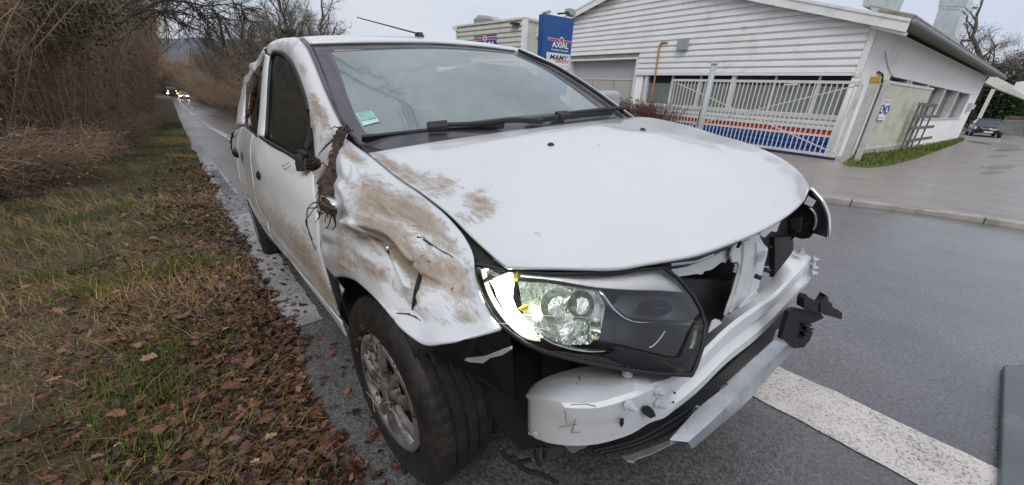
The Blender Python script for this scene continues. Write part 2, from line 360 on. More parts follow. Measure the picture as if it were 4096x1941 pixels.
# ================================================================ the crashed hatchback
CO = np.array([0.27, 1.42, -0.035]); CE = (math.radians(2.0), math.radians(-3.2), math.radians(-51.5))
car = empty('crashed_car', CO, CE)
tag(car, 'muddy white crashed hatchback without front bumper, headlight lit, filling the foreground', 'car')
CM = np.array(Matrix.Rotation(CE[2], 3, 'Z') @ Matrix.Rotation(CE[1], 3, 'Y') @ Matrix.Rotation(CE[0], 3, 'X'))
OE = CM.T @ (EYE - CO)                                     # the eye in car coordinates: x forward from the front axle, y left, z up
def T(px, py, ax, v):
    d = CM.T @ ray(px, py); i = 'xyz'.index(ax); return OE + d * ((v - OE[i]) / d[i])
def TT(ax, v, *pts): return [T(p[0], p[1], ax, p[2] if len(p) > 2 else v) for p in pts]
def hit(px, py, f, t0=0.15, t1=3.5):
    """first point of a sight line on the car surface f(P)=0"""
    d = CM.T @ ray(px, py); d = d / np.linalg.norm(d); ts = np.linspace(t0, t1, 400); p0 = None
    for t in ts:
        v = f(OE + d * t)
        if p0 is not None and v * p0 <= 0:
            a, b = t - (ts[1] - ts[0]), t
            for _ in range(30):
                m_ = (a + b) / 2
                if f(OE + d * m_) * p0 > 0: a = m_
                else: b = m_
            return OE + d * a
        p0 = v
    return OE + d * 1.0
def pix(P):
    """car points (k,3) to photograph pixels, used to place dents and dirt on the panels"""
    Wd = np.asarray(P) @ CM.T + CO - EYE; c = Wd @ R; return np.stack([c[:, 0] / c[:, 2] * FPX + CX, c[:, 1] / c[:, 2] * FPX + CY], 1)
def seg_dist(Q, A, B):
    A = np.array(A, float); B = np.array(B, float); d = B - A; t = np.clip(((Q - A) @ d) / (d @ d), 0, 1); return np.linalg.norm(Q - A - t[:, None] * d, axis=1), t
def poly_dist(Q, L):
    D = np.full(len(Q), 1e9)
    for a, b in zip(L[:-1], L[1:]): D = np.minimum(D, seg_dist(Q, a, b)[0])
    return D
def blobs(Q, L):
    """sum of soft spots: (x, y, rx, ry, angle in degrees, weight)"""
    m = np.zeros(len(Q))
    for x, y, rx, ry, an, w_ in L:
        c, s = math.cos(math.radians(an)), math.sin(math.radians(an)); dx, dy = Q[:, 0] - x, Q[:, 1] - y
        u, v = (c * dx + s * dy) / rx, (-s * dx + c * dy) / ry; m += w_ * np.exp(-(u * u + v * v) * 1.2)
    return m

def car_paint(name, rough=0.32, coat=0.7, base=(0.68, 0.685, 0.695)):
    m, t, b, out = newmat(name); v = coordn(t)
    mud = attrn(t, 'mud'); n1 = noisen(t, coordn(t, scale=(1, 1, 1)), 16, 10, 0.78, 0.6); mpS = N(t, 'ShaderNodeMapping'); mpS.inputs['Rotation'].default_value = (0, 0.55, 0.15); mpS.inputs['Scale'].default_value = (5, 26, 34); t.links.new(coordn(t), mpS.inputs[0]); n2 = noisen(t, mpS.outputs[0], 2.2, 8, 0.75, 0.9)
    nn0 = mathn(t, 'ADD', mathn(t, 'MULTIPLY', n1, 0.55), mathn(t, 'MULTIPLY', n2, 0.45)); nn = mathn(t, 'ADD', mathn(t, 'MULTIPLY', mathn(t, 'SUBTRACT', nn0, 0.5), 1.9), 0.5)
    k = mathn(t, 'SUBTRACT', mathn(t, 'MULTIPLY', mud, 0.78), mathn(t, 'SUBTRACT', nn, 0.24))
    fac = rampn(t, k, [(0.0, 0.0), (0.05, 0.34), (0.16, 0.66), (0.36, 0.9)])
    film = mathn(t, 'MULTIPLY', mathn(t, 'MULTIPLY', mud, nn), 0.35, True)
    base_c = mixn(t, film, rampn(t, noisen(t, v, 2.5, 4), [(0.3, tuple(x * 0.96 for x in base)), (0.7, base)]), (0.30, 0.24, 0.18))
    col = mixn(t, fac, base_c, rampn(t, n2, [(0.25, (0.15, 0.105, 0.066)), (0.5, (0.30, 0.225, 0.155)), (0.75, (0.46, 0.38, 0.285))]))
    sheen_m = attrn(t, 'film'); col = mixn(t, mathn(t, 'MULTIPLY', sheen_m, 0.9), col, (0.40, 0.41, 0.42))  # grey sheen of a bonnet reflection, painted into the base colour
    t.links.new(col, b.inputs['Base Color'])
    rr = mathn(t, 'ADD', mathn(t, 'MULTIPLY', fac, 0.45), rough); t.links.new(rr, b.inputs['Roughness'])
    cw = mathn(t, 'MULTIPLY', mathn(t, 'SUBTRACT', 1.0, fac, True), coat); t.links.new(cw, b.inputs['Coat Weight']); setb(b, coatr=0.06, spec=0.45)
    bumpn(t, b, mathn(t, 'MULTIPLY', fac, n2), 0.35, 0.006); return m
M_PAINT = car_paint('white_car_paint')
M_BEAM = plain('white_primed_steel', (0.70, 0.71, 0.73), 0.42, 0.05, 5, 0.06, 40, dirt=(0.33, 0.32, 0.31), dirtamt=-0.02, coat=0.15)
M_GALV = plain('galvanised_steel', (0.60, 0.62, 0.64), 0.35, 0.18, 12, 0.05, 60, dirt=(0.25, 0.22, 0.2), dirtamt=0.03, metal=0.75)
M_BLK = plain('black_plastic', (0.010, 0.010, 0.011), 0.48, 0.3, 20, 0.1, 120)
M_BLK2 = plain('dusty_black_plastic', (0.014, 0.0135, 0.0135), 0.6, 0.5, 9, 0.1, 120, dirt=(0.05, 0.038, 0.028), dirtamt=0.03)
M_RUB = plain('muddy_tyre_rubber', (0.014, 0.0135, 0.0135), 0.55, 0.3, 14, 0.25, 110, dirt=(0.060, 0.045, 0.034), dirtamt=0.14)
M_RUBC = plain('black_rubber', (0.018, 0.018, 0.019), 0.62, 0.3, 14, 0.1, 90, dirt=(0.07, 0.055, 0.04), dirtamt=0.02)
M_HUB = plain('muddy_silver_hubcap', (0.40, 0.39, 0.39), 0.38, 0.1, 9, 0.35, 70, dirt=(0.050, 0.037, 0.028), dirtamt=0.37, metal=0.35)
M_DARK = plain('dark_void', (0.010, 0.010, 0.012), 0.8, 0.3, 6)
M_CHROME = plain('chrome', (0.82, 0.83, 0.84), 0.09, 0.03, 6, metal=1.0)
M_SEAT = plain('dark_seat_fabric', (0.05, 0.05, 0.055), 0.9, 0.3, 30)
M_MUD = plain('clotted_mud', (0.060, 0.038, 0.026), 0.85, 0.6, 30, 0.9, 60)
M_ROOT = plain('root_fibre', (0.075, 0.045, 0.028), 0.85, 0.5, 40)

def glass_mat(name, tint, opac, rough=0.02, haze=None, hazamt=0.0, ior=1.5):
    m, t, b, out = newmat(name); setb(b, color=tint, rough=0.5, spec=0.2)
    tr = N(t, 'ShaderNodeBsdfTransparent'); tr.inputs[0].default_value = (*[min(1, 0.55 + x) for x in tint], 1)
    mx1 = N(t, 'ShaderNodeMixShader')
    if haze is not None:
        f = rampn(t, noisen(t, coordn(t), 2.2, 6, 0.6, 0.3), [(0.3, opac - hazamt), (0.7, opac)]); t.links.new(f, mx1.inputs[0])
        c = rampn(t, noisen(t, coordn(t, scale=(1, 1, 1)), 3.5, 6), [(0.35, tuple(x * 0.85 for x in haze)), (0.7, haze)]); t.links.new(c, b.inputs['Base Color'])
    else: mx1.inputs[0].default_value = opac
    t.links.new(tr.outputs[0], mx1.inputs[1]); t.links.new(b.outputs[0], mx1.inputs[2])
    gl = N(t, 'ShaderNodeBsdfGlossy'); gl.inputs['Roughness'].default_value = rough; fr = N(t, 'ShaderNodeFresnel'); fr.inputs[0].default_value = ior
    mx2 = N(t, 'ShaderNodeMixShader'); t.links.new(fr.outputs[0], mx2.inputs[0]); t.links.new(mx1.outputs[0], mx2.inputs[1]); t.links.new(gl.outputs[0], mx2.inputs[2]); t.links.new(mx2.outputs[0], out.inputs[0]); return m
M_WS = glass_mat('fogged_windscreen', (0.3, 0.34, 0.33), 0.84, 0.03, (0.30, 0.362, 0.355), 0.32, 2.15)
M_GLASS = glass_mat('dark_side_glass', (0.015, 0.022, 0.020), 0.72, 0.02)
M_LENS = glass_mat('clear_lamp_lens', (0.5, 0.52, 0.5), 0.0, 0.012, ior=1.7)
M_FRIT = plain('black_glass_border', (0.085, 0.078, 0.088), 0.16, 0.2, 10, spec=0.7)
def lamp(name, col, st):
    m, t, b, out = newmat(name); setb(b, color=(0.8, 0.8, 0.8), emit=col, es=st)
    n = rampn(t, noisen(t, coordn(t), 55, 3), [(0.35, 0.45), (0.6, 1.0)]); e = mathn(t, 'MULTIPLY', n, st); t.links.new(e, b.inputs['Emission Strength']); return m
M_DRL = lamp('running_light_led', (0.94, 1.0, 0.84), 14.0)

def panel(name, G, mat, thick=0.006, mudL=(), sheenL=(), mudf=None, parent=None, **props):
    nv, nu, _ = G.shape; V = G.reshape(-1, 3); Q = pix(V); m = blobs(Q, mudL) if mudL else np.zeros(len(V))
    if mudf is not None: m = m + mudf(V, Q)
    f = np.zeros(len(V))
    for L in sheenL: f = np.maximum(f, inside(Q, L))
    o = mesh(name, V, gridF(nv, nu), mat, parent or car, True, attr={'mud': m, 'film': f}, **props)
    face_out(o, (-1.2, 0, .5))
    if thick: mod_solid(o, thick)
    return o
def inside(Q, L, soft=9.0):
    """1 inside a pixel polygon, fading over a few pixels"""
    x, y = Q[:, 0], Q[:, 1]; ins = np.zeros(len(Q), bool)
    for (x0, y0), (x1, y1) in zip(L, L[1:] + L[:1]):
        c = ((y0 > y) != (y1 > y)) & (x < (x1 - x0) * (y - y0) / (y1 - y0 + 1e-9) + x0); ins ^= c
    d = poly_dist(Q, L + L[:1]); return np.where(ins, np.clip(0.5 + d / soft, 0, 1), np.clip(0.5 - d / soft, 0, 1))
def norm_push(G, amt):
    du = np.gradient(G, axis=1); dv = np.gradient(G, axis=0); n = np.cross(du, dv); n /= np.linalg.norm(n, axis=2, keepdims=True) + 1e-12; return G + n * amt[..., None]

# ---- bonnet
hr = TT('y', -.655, (1474, 612), (1589, 706), (1702, 781), (1815, 872), (1890, 947), (1950, 1000), (2005, 1046), (2034, 1064))
hl = [T(2500, 470, 'x', -.31)] + TT('y', .7, (2600, 471, .69), (2691, 488, .70), (2778, 510, .71), (2873, 540, .72), (2956, 562, .73), (3029, 588, .74), (3107, 623, .75), (3151, 649, .76), (3190, 680, .765), (3222, 718, .765), (3242, 752, .76))
hb = [hr[0]] + TT('x', -.3, (1590, 592, -.33), (1705, 573, -.31), (1850, 550, -.285), (1993, 529, -.27), (2140, 511, -.27), (2287, 494, -.28)) + [hl[0]]
hf = [hr[-1]] + TT('z', .83, (2120, 1067, .850), (2235, 1069, .843), (2350, 1071, .838), (2467, 1070, .835), (2600, 1050, .83), (2772, 1021, .83), (2915, 975, .832), (3047, 921, .835), (3145, 866, .838), (3196, 826, .835)) + [hl[-1]]
HU, HV = 150, 110
G = coons(hb, hf, hr, hl, HU, HV)
uu, vv = np.meshgrid(np.linspace(0, 1, HU), np.linspace(0, 1, HV))
bul = 0.020 * np.sin(math.pi * uu) * np.sin(math.pi * vv) ** 0.8
for u0, s_ in ((0.24, 1), (0.78, -1)):                      # the two soft swage lines
    bul += 0.005 * np.tanh((uu - u0 - s_ * 0.05 * vv) * s_ * 22) * np.sin(math.pi * vv) * np.sin(math.pi * uu)
bul += 0.0022 * vnoise(uu * 5, vv * 5, 31) * np.sin(math.pi * uu) * np.sin(math.pi * vv)
G[..., 2] += bul
lip = G[-1:].copy(); lip[..., 2] -= .009; lip[..., 0] -= .004; lip2 = lip.copy(); lip2[..., 0] -= .05; lip2[..., 2] += .003
Gh = np.concatenate([G, lip, lip2], 0)
hood_mud = [(1530, 640, 110, 26, 38, .50), (1640, 700, 120, 40, 32, .46), (1770, 740, 90, 55, 40, .44), (1930, 830, 80, 70, 45, .44), (1900, 790, 50, 30, 20, .2), (1850, 880, 60, 25, 48, .2)]
film = [[(2400, 485), (2418, 506), (2470, 517), (2520, 526), (2650, 530), (2760, 546), (2890, 580), (2905, 588), (2930, 596), (2990, 606), (3020, 612), (3060, 600), (2990, 570), (2880, 535), (2760, 500), (2640, 470), (2480, 470)],  # bonnet areas that carry the painted grey reflection
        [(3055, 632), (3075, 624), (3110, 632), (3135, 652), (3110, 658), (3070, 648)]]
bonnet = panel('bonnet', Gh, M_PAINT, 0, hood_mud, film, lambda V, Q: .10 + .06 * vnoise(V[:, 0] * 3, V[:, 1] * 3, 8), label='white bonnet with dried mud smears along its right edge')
mod_solid(bonnet, 0.006, -1)
def hood_at(px, py):
    Q = pix(G.reshape(-1, 3)); i = int(np.argmin(((Q - (px, py)) ** 2).sum(1))); r_, c_ = divmod(i, HU); r_ = min(max(r_, 1), HV - 2); c_ = min(max(c_, 1), HU - 2)
    nrm = np.cross(G[r_, c_ + 1] - G[r_, c_ - 1], G[r_ + 1, c_] - G[r_ - 1, c_]); nrm /= np.linalg.norm(nrm); nrm = nrm if nrm[2] > 0 else -nrm; return G[r_, c_], nrm
def dome(name, P, nrm, r, h, mat, parent):
    a = np.cross(nrm, (0, 1, 0)); a /= np.linalg.norm(a); b = np.cross(nrm, a); V = []; F = []
    for i in range(5):
        th = i / 4 * math.pi / 2 * 0.92
        for j in range(14): V.append(P + nrm * h * math.sin(th) + r * math.cos(th) * (a * math.cos(j / 14 * 2 * math.pi) + b * math.sin(j / 14 * 2 * math.pi)))
    F = [(i * 14 + j, i * 14 + (j + 1) % 14, (i + 1) * 14 + (j + 1) % 14, (i + 1) * 14 + j) for i in range(4) for j in range(14)] + [tuple(range(56, 70))]
    return mesh(name, V, F, mat, parent, True)
for px, py in ((2205, 582), (2570, 519)):
    P, nr = hood_at(px, py); dome('washer_nozzle', P - nr * .002, nr, .0125, .011, M_BLK, bonnet)
P, nr = hood_at(2396, 580); dome('paint_chip', P - nr * .001, nr, .008, .002, plain('bare_scratch', (.45, .42, .38), .6), bonnet)

# ---- windscreen: glass, black border, seal
wr = TT('x', 0, (1243, 187, -1.10), (1281, 279, -.95), (1325, 404, -.77), (1363, 491, -.65), (1405, 545, -.56), (1440, 590, -.475))
wl = TT('y', .6, (2064, 211, .56), (2130, 240, .575), (2205, 274, .60), (2287, 323, .62), (2368, 377, .645), (2450, 437, .67), (2530, 496, .70))
wt = [wr[0]] + TT('x', -1, (1350, 183, -1.06), (1472, 180, -1.02), (1580, 179, -1.0), (1689, 179, -.99), (1852, 187, -1.0), (1961, 197, -1.02)) + [wl[0]]
wb = [wr[-1]] + TT('x', -.3, (1600, 620, -.32), (1750, 605, -.26), (1993, 570, -.21), (2287, 535, -.22)) + [wl[-1]]
WS = coons(wt, wb, wr, wl, 46, 30)
uu2, vv2 = np.meshgrid(np.linspace(0, 1, 46), np.linspace(0, 1, 30)); nb = np.sin(math.pi * uu2) * np.sin(math.pi * vv2)
WS = norm_push(WS, 0.02 * nb) if True else WS
if WS[15, 23, 2] < coons(wt, wb, wr, wl, 46, 30)[15, 23, 2]: WS = norm_push(coons(wt, wb, wr, wl, 46, 30), -0.02 * nb)
iu0, iu1, iv0, iv1 = 3, 42, 2, 24
gl_ = WS[iv0:iv1 + 1, iu0:iu1 + 1]
ws = face_out(mesh('windscreen', gl_.reshape(-1, 3), gridF(*gl_.shape[:2]), M_WS, car, True), (-1.2, 0, .5))
F = [f for f, (i, j) in zip(gridF(30, 46), [(i, j) for i in range(29) for j in range(45)]) if not (iv0 <= i < iv1 and iu0 <= j < iu1)]
fr_ = mesh('glass_border', WS.reshape(-1, 3), F, M_FRIT, ws, True); face_out(fr_, (-1.2, 0, .5)); mod_solid(fr_, .004)
def onws(px, py, lift=.004):
    Q = pix(WS.reshape(-1, 3)); d = ((Q - (px, py)) ** 2).sum(1); i = np.argsort(d)[:4]; w_ = 1 / (d[i] + 4); P = (WS.reshape(-1, 3)[i] * w_[:, None]).sum(0) / w_.sum()
    dd = OE - P; dd /= np.linalg.norm(dd); return hit(px, py, lambda X: (X - P) @ wsn) + wsn * lift
wsn = np.cross(WS[-1, 23] - WS[0, 23], WS[15, -1] - WS[15, 0]); wsn /= np.linalg.norm(wsn); wsn = wsn if wsn[2] > 0 else -wsn
M_STK = plain('pale_green_paper', (0.50, 0.66, 0.60), .6, .12, 14); M_STK2 = plain('green_print', (0.22, 0.47, 0.39), .6, .2, 20)
q = [onws(*p) for p in ((1424, 459), (1485, 448), (1518, 491), (1453, 508))]
st = MB().prism([q[0], q[1], q[2], q[3]], wsn * .0015).build('insurance_sticker', M_STK, ws)
q2 = [onws(*p, .0075) for p in ((1431, 461), (1482, 452), (1506, 480), (1444, 491))]
MB().prism(q2, wsn * .001).build('printed_field', M_STK2, st)

# ---- roof, antenna
def lift(P, dx, dz): return [p + np.array([dx, 0, dz]) for p in P]
rs = TT('x', -1.35, (1200, 155, -1.25), (1254, 150, -1.36), (1350, 147, -1.38), (1472, 146, -1.4), (1580, 150, -1.41), (1689, 157, -1.41), (1852, 171, -1.38), (1988, 190, -1.3), (2062, 208, -1.15))
r0 = crv(wt, 40); r0b = r0 + np.array([-.012, 0, .012]); r1 = crv(rs, 40); G0 = [r0b, (r0b + r1) / 2 + np.array([0, 0, .012]), r1]
ye = np.linspace(-1, 1, 40)
for x, zc, hw in ((-1.75, 1.525, .60), (-2.1, 1.515, .60), (-2.5, 1.495, .58), (-2.9, 1.46, .55), (-3.15, 1.40, .52)):
    G0.append(np.stack([np.full(40, x) + .05 * (1 - ye ** 2), ye * hw, zc - .05 * np.abs(ye) ** 3], 1))
RG = np.stack([crv(np.stack([g[j] for g in G0]), 26) for j in range(40)], 1)
roof = panel('roof', RG, M_PAINT, .012)
ab = T(1684, 157, 'y', 0.0); a1 = T(1664, 140, 'x', ab[0] - .01); a2 = T(1428, 70, 'y', -.03)
if a2[2] > 2.2 or a2[2] < 1.5: a2 = ab + np.array([-.45, -.03, .25])
an = MB(); an.prism([ab + np.array(v) for v in ((.03, -.016, -.012), (-.055, -.022, -.012), (-.05, -.009, .036), (-.02, -.009, .038))], (0, .032, 0)); an.build('antenna_base', M_BLK, roof)
tip = T(1428, 70, 'x', ab[0] - .42)
ant = MB(); ant.tube([ab + np.array([-.03, 0, .028]), ab + np.array([-.05, -.005, .036]), (ab + np.array([-.05, -.005, .036])) * .5 + tip * .5, tip], [.006, .0042, .0034, .0028], 8); ant.build('antenna_rod', M_BLK, roof, True)

# ---- right side: A pillar with roof rail, B pillar, rear frame
def strip(name, A, B, n, m_, bulge, mat, thick=.006, lin=False, mudL=(), mudf=None, wob=0.0, seed=1, label=None):
    a, b = crv(A, n, lin), crv(B, n, lin); v = np.linspace(0, 1, m_); G = np.stack([(1 - t_) * a + t_ * b for t_ in v], 0)
    out = np.array([0, -.75, .66]); s_ = np.sin(math.pi * v) ** .7
    G = G + (s_ * bulge)[:, None, None] * out
    if wob: nn = vnoise(*np.meshgrid(np.linspace(0, 7, n), v * 3), seed); G = G + (nn * wob)[..., None] * out * (np.sin(math.pi * v) ** .5)[:, None, None]
    o = panel(name, G, mat, thick, mudL, (), mudf); 
    if label: o['label'] = label
    return o
mud_p = [(1300, 470, 60, 25, 65, .55), (1265, 420, 60, 18, 70, .75), (1250, 500, 70, 16, 80, .65), (1215, 280, 30, 20, 60, .5), (1370, 560, 40, 30, 45, .6), (1330, 600, 70, 40, 60, .35), (1150, 180, 80, 25, 0, .3)]
gen_mud = lambda V, Q: .10 + .18 * np.clip((.75 - V[:, 2]) / .6, 0, 1)
wA = TT('x', -1, (1262, 652, -.76), (1258, 600, -.80), (1246, 520, -.85), (1240, 443, -.90), (1223, 375, -.98), (1205, 325, -1.05), (1182, 270, -1.15), (1158, 234, -1.28), (1128, 211, -1.42), (1097, 206, -1.52), (1080, 225, -1.6))
wB = TT('x', -1, (1385, 528, -.625), (1352, 470, -.69), (1322, 405, -.79), (1290, 330, -.89), (1258, 252, -1.0), (1221, 178, -1.13), (1194, 156, -1.22), (1157, 153, -1.40), (1129, 156, -1.5), (1102, 168, -1.66), (1083, 181, -1.78))
strip('a_pillar', wA, wB, 60, 9, .018, M_PAINT, mudL=mud_p, mudf=gen_mud, label='mud smeared windscreen pillar and roof rail')
ma = TT('x', -1, (1385, 528, -.615), (1352, 470, -.68), (1322, 405, -.78), (1290, 330, -.88), (1258, 252, -.99), (1221, 178, -1.12), (1200, 158, -1.2))
mb_ = TT('x', -1, (1420, 560, -.56), (1374, 490, -.66), (1336, 404, -.77), (1303, 320, -.88), (1272, 243, -1.0), (1240, 183, -1.10), (1222, 166, -1.16))
strip('screen_moulding', ma, mb_, 40, 5, .007, M_FRIT)
bA = TT('x', -1.6, (1083, 228, -1.62), (1076, 300, -1.56), (1070, 424, -1.53), (1064, 500, -1.52), (1056, 552, -1.50))
bB = TT('x', -1.7, (1064, 222, -1.80), (1054, 290, -1.70), (1046, 380, -1.66), (1038, 480, -1.64), (1031, 548, -1.62))
strip('b_pillar', bA, bB, 26, 7, .012, M_PAINT, mudf=gen_mud)
rA = TT('x', -2, (1064, 222, -1.80), (1028, 280, -2.10), (1010, 302, -2.3), (999, 325, -2.45), (986, 352, -2.62), (982, 420, -2.66), (979, 498, -2.60))
rB = TT('x', -2, (1083, 181, -1.78), (1042, 226, -2.15), (1015, 258, -2.5), (996, 291, -2.75), (984, 338, -2.95), (965, 420, -3.02), (945, 520, -3.02))
strip('rear_window_frame', rA, rB, 44, 8, .012, M_PAINT, mudf=gen_mud, wob=.03, seed=5, label='crumpled rear door window frame')

fA = TT('x', -.7, (1262, 650, -.75), (1260, 700, -.69), (1262, 760, -.63), (1272, 850, -.56)); fB = TT('y', -.7, (1392, 530, -.64), (1356, 620, -.72), (1322, 740, -.785), (1292, 852, -.82))
strip('scuttle_side', fA, fB, 24, 8, .012, M_PAINT, mudL=[(1300, 700, 60, 80, 0, .7), (1350, 600, 50, 40, 40, .5)], mudf=gen_mud)
# side glass
def poly_face(name, P, mat, parent=None, thick=.005):
    o = mesh(name, P, [tuple(range(len(P)))], mat, parent or car); face_out(o, (-1.2, 0, .5)); return o
inn = np.array([0, .012, 0])
fw_ = [p + inn for p in TT('x', -1, (1262, 652, -.76), (1258, 600, -.80), (1246, 520, -.85), (1240, 443, -.90), (1223, 375, -.98), (1205, 325, -1.05), (1182, 270, -1.15), (1158, 234, -1.28), (1128, 211, -1.42), (1097, 206, -1.52), (1083, 228, -1.60), (1076, 300, -1.56), (1070, 424, -1.53), (1060, 552, -1.50), (1150, 602, -1.10))]
g1 = poly_face('front_window', fw_, M_GLASS)
rw_ = [p + inn for p in TT('x', -2, (1064, 222, -1.80), (1028, 280, -2.10), (999, 325, -2.45), (986, 352, -2.62), (982, 420, -2.66), (979, 498, -2.60), (1033, 548, -1.64), (1038, 480, -1.64), (1046, 380, -1.66), (1054, 290, -1.70))]
poly_face('rear_window', rw_, M_GLASS)
# rubber seal round the front window and the black waist strip
sl_ = TT('x', -1, (1067, 550, -1.50), (1074, 424, -1.53), (1080, 300, -1.56), (1088, 232, -1.59), (1100, 212, -1.51), (1128, 216, -1.42), (1156, 240, -1.28), (1179, 275, -1.15), (1202, 330, -1.05), (1220, 380, -.98), (1236, 445, -.90))
o = MB(); o.tube(crv(sl_, 50), .011, 6); o.build('window_seal', M_RUBC, g1, True)
wsA = TT('x', -1, (1050, 547, -1.52), (1100, 578, -1.27), (1150, 605, -1.08), (1200, 640, -.90), (1228, 662, -.82))
wsB = TT('x', -1, (1052, 562, -1.52), (1100, 594, -1.27), (1150, 622, -1.08), (1200, 655, -.90), (1228, 676, -.82))
strip('waist_strip', wsA, wsB, 20, 5, .016, M_BLK)
wsC = TT('x', -1, (979, 500, -2.6), (1005, 522, -2.0), (1033, 546, -1.64)); wsD = TT('x', -1, (979, 508, -2.6), (1005, 530, -2.0), (1033, 556, -1.64))
strip('waist_strip', wsC, wsD, 12, 4, .008, M_BLK)

# doors and rear quarter: one traced body side, cut into panels
Tt = TT('x', -1, (1266, 655, -.76), (1200, 632, -.92), (1150, 604, -1.10), (1100, 580, -1.3), (1054, 556, -1.5), (1030, 546, -1.66), (1000, 522, -2.05), (978, 508, -2.5), (945, 525, -3.0))
Tb = TT('x', -1, (1391, 1352, -.5), (1320, 1252, -.68), (1252, 1164, -.9), (1200, 1096, -1.12), (1146, 1026, -1.45), (1110, 985, -1.75), (1071, 940, -2.05), (1020, 848, -2.35), (986, 790, -2.6), (960, 742, -2.8))
Tf = [Tt[0]] + TT('x', -.5, (1262, 740, -.66), (1270, 820, -.58), (1278, 900, -.54), (1287, 1010, -.51), (1310, 1100, -.50), (1345, 1220, -.49)) + [Tb[0]]
Tr = [Tt[-1]] + TT('x', -3, (931, 570, -3.1), (934, 620, -3.1), (944, 706, -2.95)) + [Tb[-1]]
NS, NVs = 90, 46
SG = coons(Tt, Tb, Tf, Tr, NS, NVs)
us, vs = np.meshgrid(np.linspace(0, 1, NS), np.linspace(0, 1, NVs))
SG[..., 1] -= 0.020 * np.sin(math.pi * np.clip(vs, 0, 1)) ** .8 * np.clip(us * 6, 0, 1) * np.clip((1 - us) * 5, 0, 1)
SG[..., 1] += .012 * np.exp(-((vs - .72) / .05) ** 2) * np.clip(us * 4, 0, 1) * (us < .8)       # swage above the sill
SG[..., 1] += .008 * vnoise(us * 6, vs * 4, 21) * np.clip(us * 5, 0, 1)
Qs = pix(SG.reshape(-1, 3)); door_mud = [(a_, b_, c_, d_, e_, f_ * .72) for a_, b_, c_, d_, e_, f_ in [(1220, 1000, 120, 40, 55, .38), (1300, 1150, 170, 28, 53, .75), (1180, 950, 130, 35, 55, .45), (1020, 760, 80, 20, 65, .5), (1150, 660, 60, 18, 30, .30), (1250, 900, 40, 80, 0, .3), (1100, 850, 70, 40, 55, .35)]]
def cutp(name, u0, u1, v0=0, v1=NVs - 1, label=None):
    g = SG[v0:v1 + 1, u0:u1 + 1]; o = panel(name, g, M_PAINT, .008, door_mud, (), gen_mud)
    if label: o['label'] = label
    return o
xm = SG[:, :, 0].mean(0); cB = int(np.argmin(np.abs(xm + 1.66))); cR = int(np.argmin(np.abs(xm + 2.55)))
fd = cutp('front_door', 0, cB, 0, 39); rd = cutp('rear_door', cB + 1, cR, 0, 39); cutp('rear_quarter', cR + 1, NS - 1)
cutp('sill', 0, cR, 40, NVs - 1, 'mud caked door sill')
# dark backing behind the panel gaps
bk = SG.copy(); bk[..., 1] += .03; o = mesh('inner_side', bk.reshape(-1, 3), gridF(NVs, NS), M_DARK, car, True)
# handles with their recess caps
def handle(px, py, x, sc, par):
    P = T(px, py, 'x', x); V = []; n_, m_ = 14, 6
    for i in range(m_):
        f = i / (m_ - 1); ph = f * math.pi / 2
        for j in range(n_):
            a_ = 2 * math.pi * j / n_; V.append(P + np.array([math.cos(a_) * .095 * sc * math.cos(ph), -.034 * math.sin(ph) + .004, math.sin(a_) * .036 * sc * math.cos(ph) + .006 * math.cos(a_)]))
    F = [(i * n_ + j, i * n_ + (j + 1) % n_, (i + 1) * n_ + (j + 1) % n_, (i + 1) * n_ + j) for i in range(m_ - 1) for j in range(n_)] + [tuple(range((m_ - 1) * n_, m_ * n_))]
    mesh('door_handle', V, F, M_BLK, par, True)
handle(1050, 703, -1.44, 1.0, fd); handle(948, 612, -2.36, 1.0, rd)
# dark shut lines
for col in (cB, cR):
    o = MB(); o.tube([SG[i, col] * .5 + SG[i, col + 1] * .5 + np.array([0, .002, 0]) for i in range(0, 40)], .0045, 5); o.build('shut_line', M_DARK, fd if col == cB else rd, True)
gA_ = TT('y', -.845, (1277, 848), (1281, 930), (1286, 1000), (1302, 1060), (1322, 1120), (1340, 1185), (1354, 1242)); gB_ = TT('y', -.845, (1290, 846), (1293, 930), (1299, 1000), (1316, 1056), (1337, 1112), (1352, 1180), (1362, 1240))
o = mesh('door_gap', crv(gA_, 24).tolist() + crv(gB_, 24).tolist(), [(i, i + 1, 25 + i, 24 + i) for i in range(23)], M_DARK, fd); mod_solid(o, .003)
# door scratches
M_SCR = plain('paint_scratch', (.22, .20, .19), .7)
for L in ([(1085, 640), (1110, 668), (1140, 676), (1165, 662)], [(1100, 645), (1125, 662), (1160, 650)]):
    mbs = MB(); pts = [hit(a, b, lambda X: X[1] + .845 + .03 * (-1.2 - X[0])) for a, b in L]; mbs.tube(crv(pts, 14), .0016, 4); mbs.build('scratch', M_SCR, fd)

# ---- right front wing, dented
LF = lambda off=0.0: (lambda P: P[0] - (.685 - .5 * (P[2] - .62) - .7 * max(0.0, -(P[1] + .30)) ** 1.6 - off))
ftop = [T(1372, 545, 'x', -.60)] + TT('y', -.67, (1425, 588, -.672), (1474, 622, -.672), (1589, 716, -.675), (1702, 796, -.68), (1800, 882, -.685), (1862, 960, -.69), (1893, 1030, -.70), (1896, 1052, -.705))
frear = [ftop[0]] + TT('y', -.8, (1345, 640, -.745), (1312, 760, -.80), (1290, 850, -.83), (1290, 960, -.84), (1300, 1040, -.84), (1338, 1108, -.84))
fbot = [frear[-1]] + TT('y', -.85, (1400, 1109, -.85), (1461, 1135, -.855), (1514, 1181, -.86), (1574, 1248, -.865), (1627, 1309, -.865), (1672, 1354, -.865), (1710, 1376, -.86), (1780, 1372, -.845), (1870, 1356, -.82), (1950, 1332, -.79), (2006, 1316, -.76))
ffront = [ftop[-1]] + TT('y', -.72, (1897, 1090, -.715), (1912, 1150, -.73), (1935, 1210, -.74), (1966, 1270, -.75)) + [fbot[-1]]
NFu, NFv = 170, 120
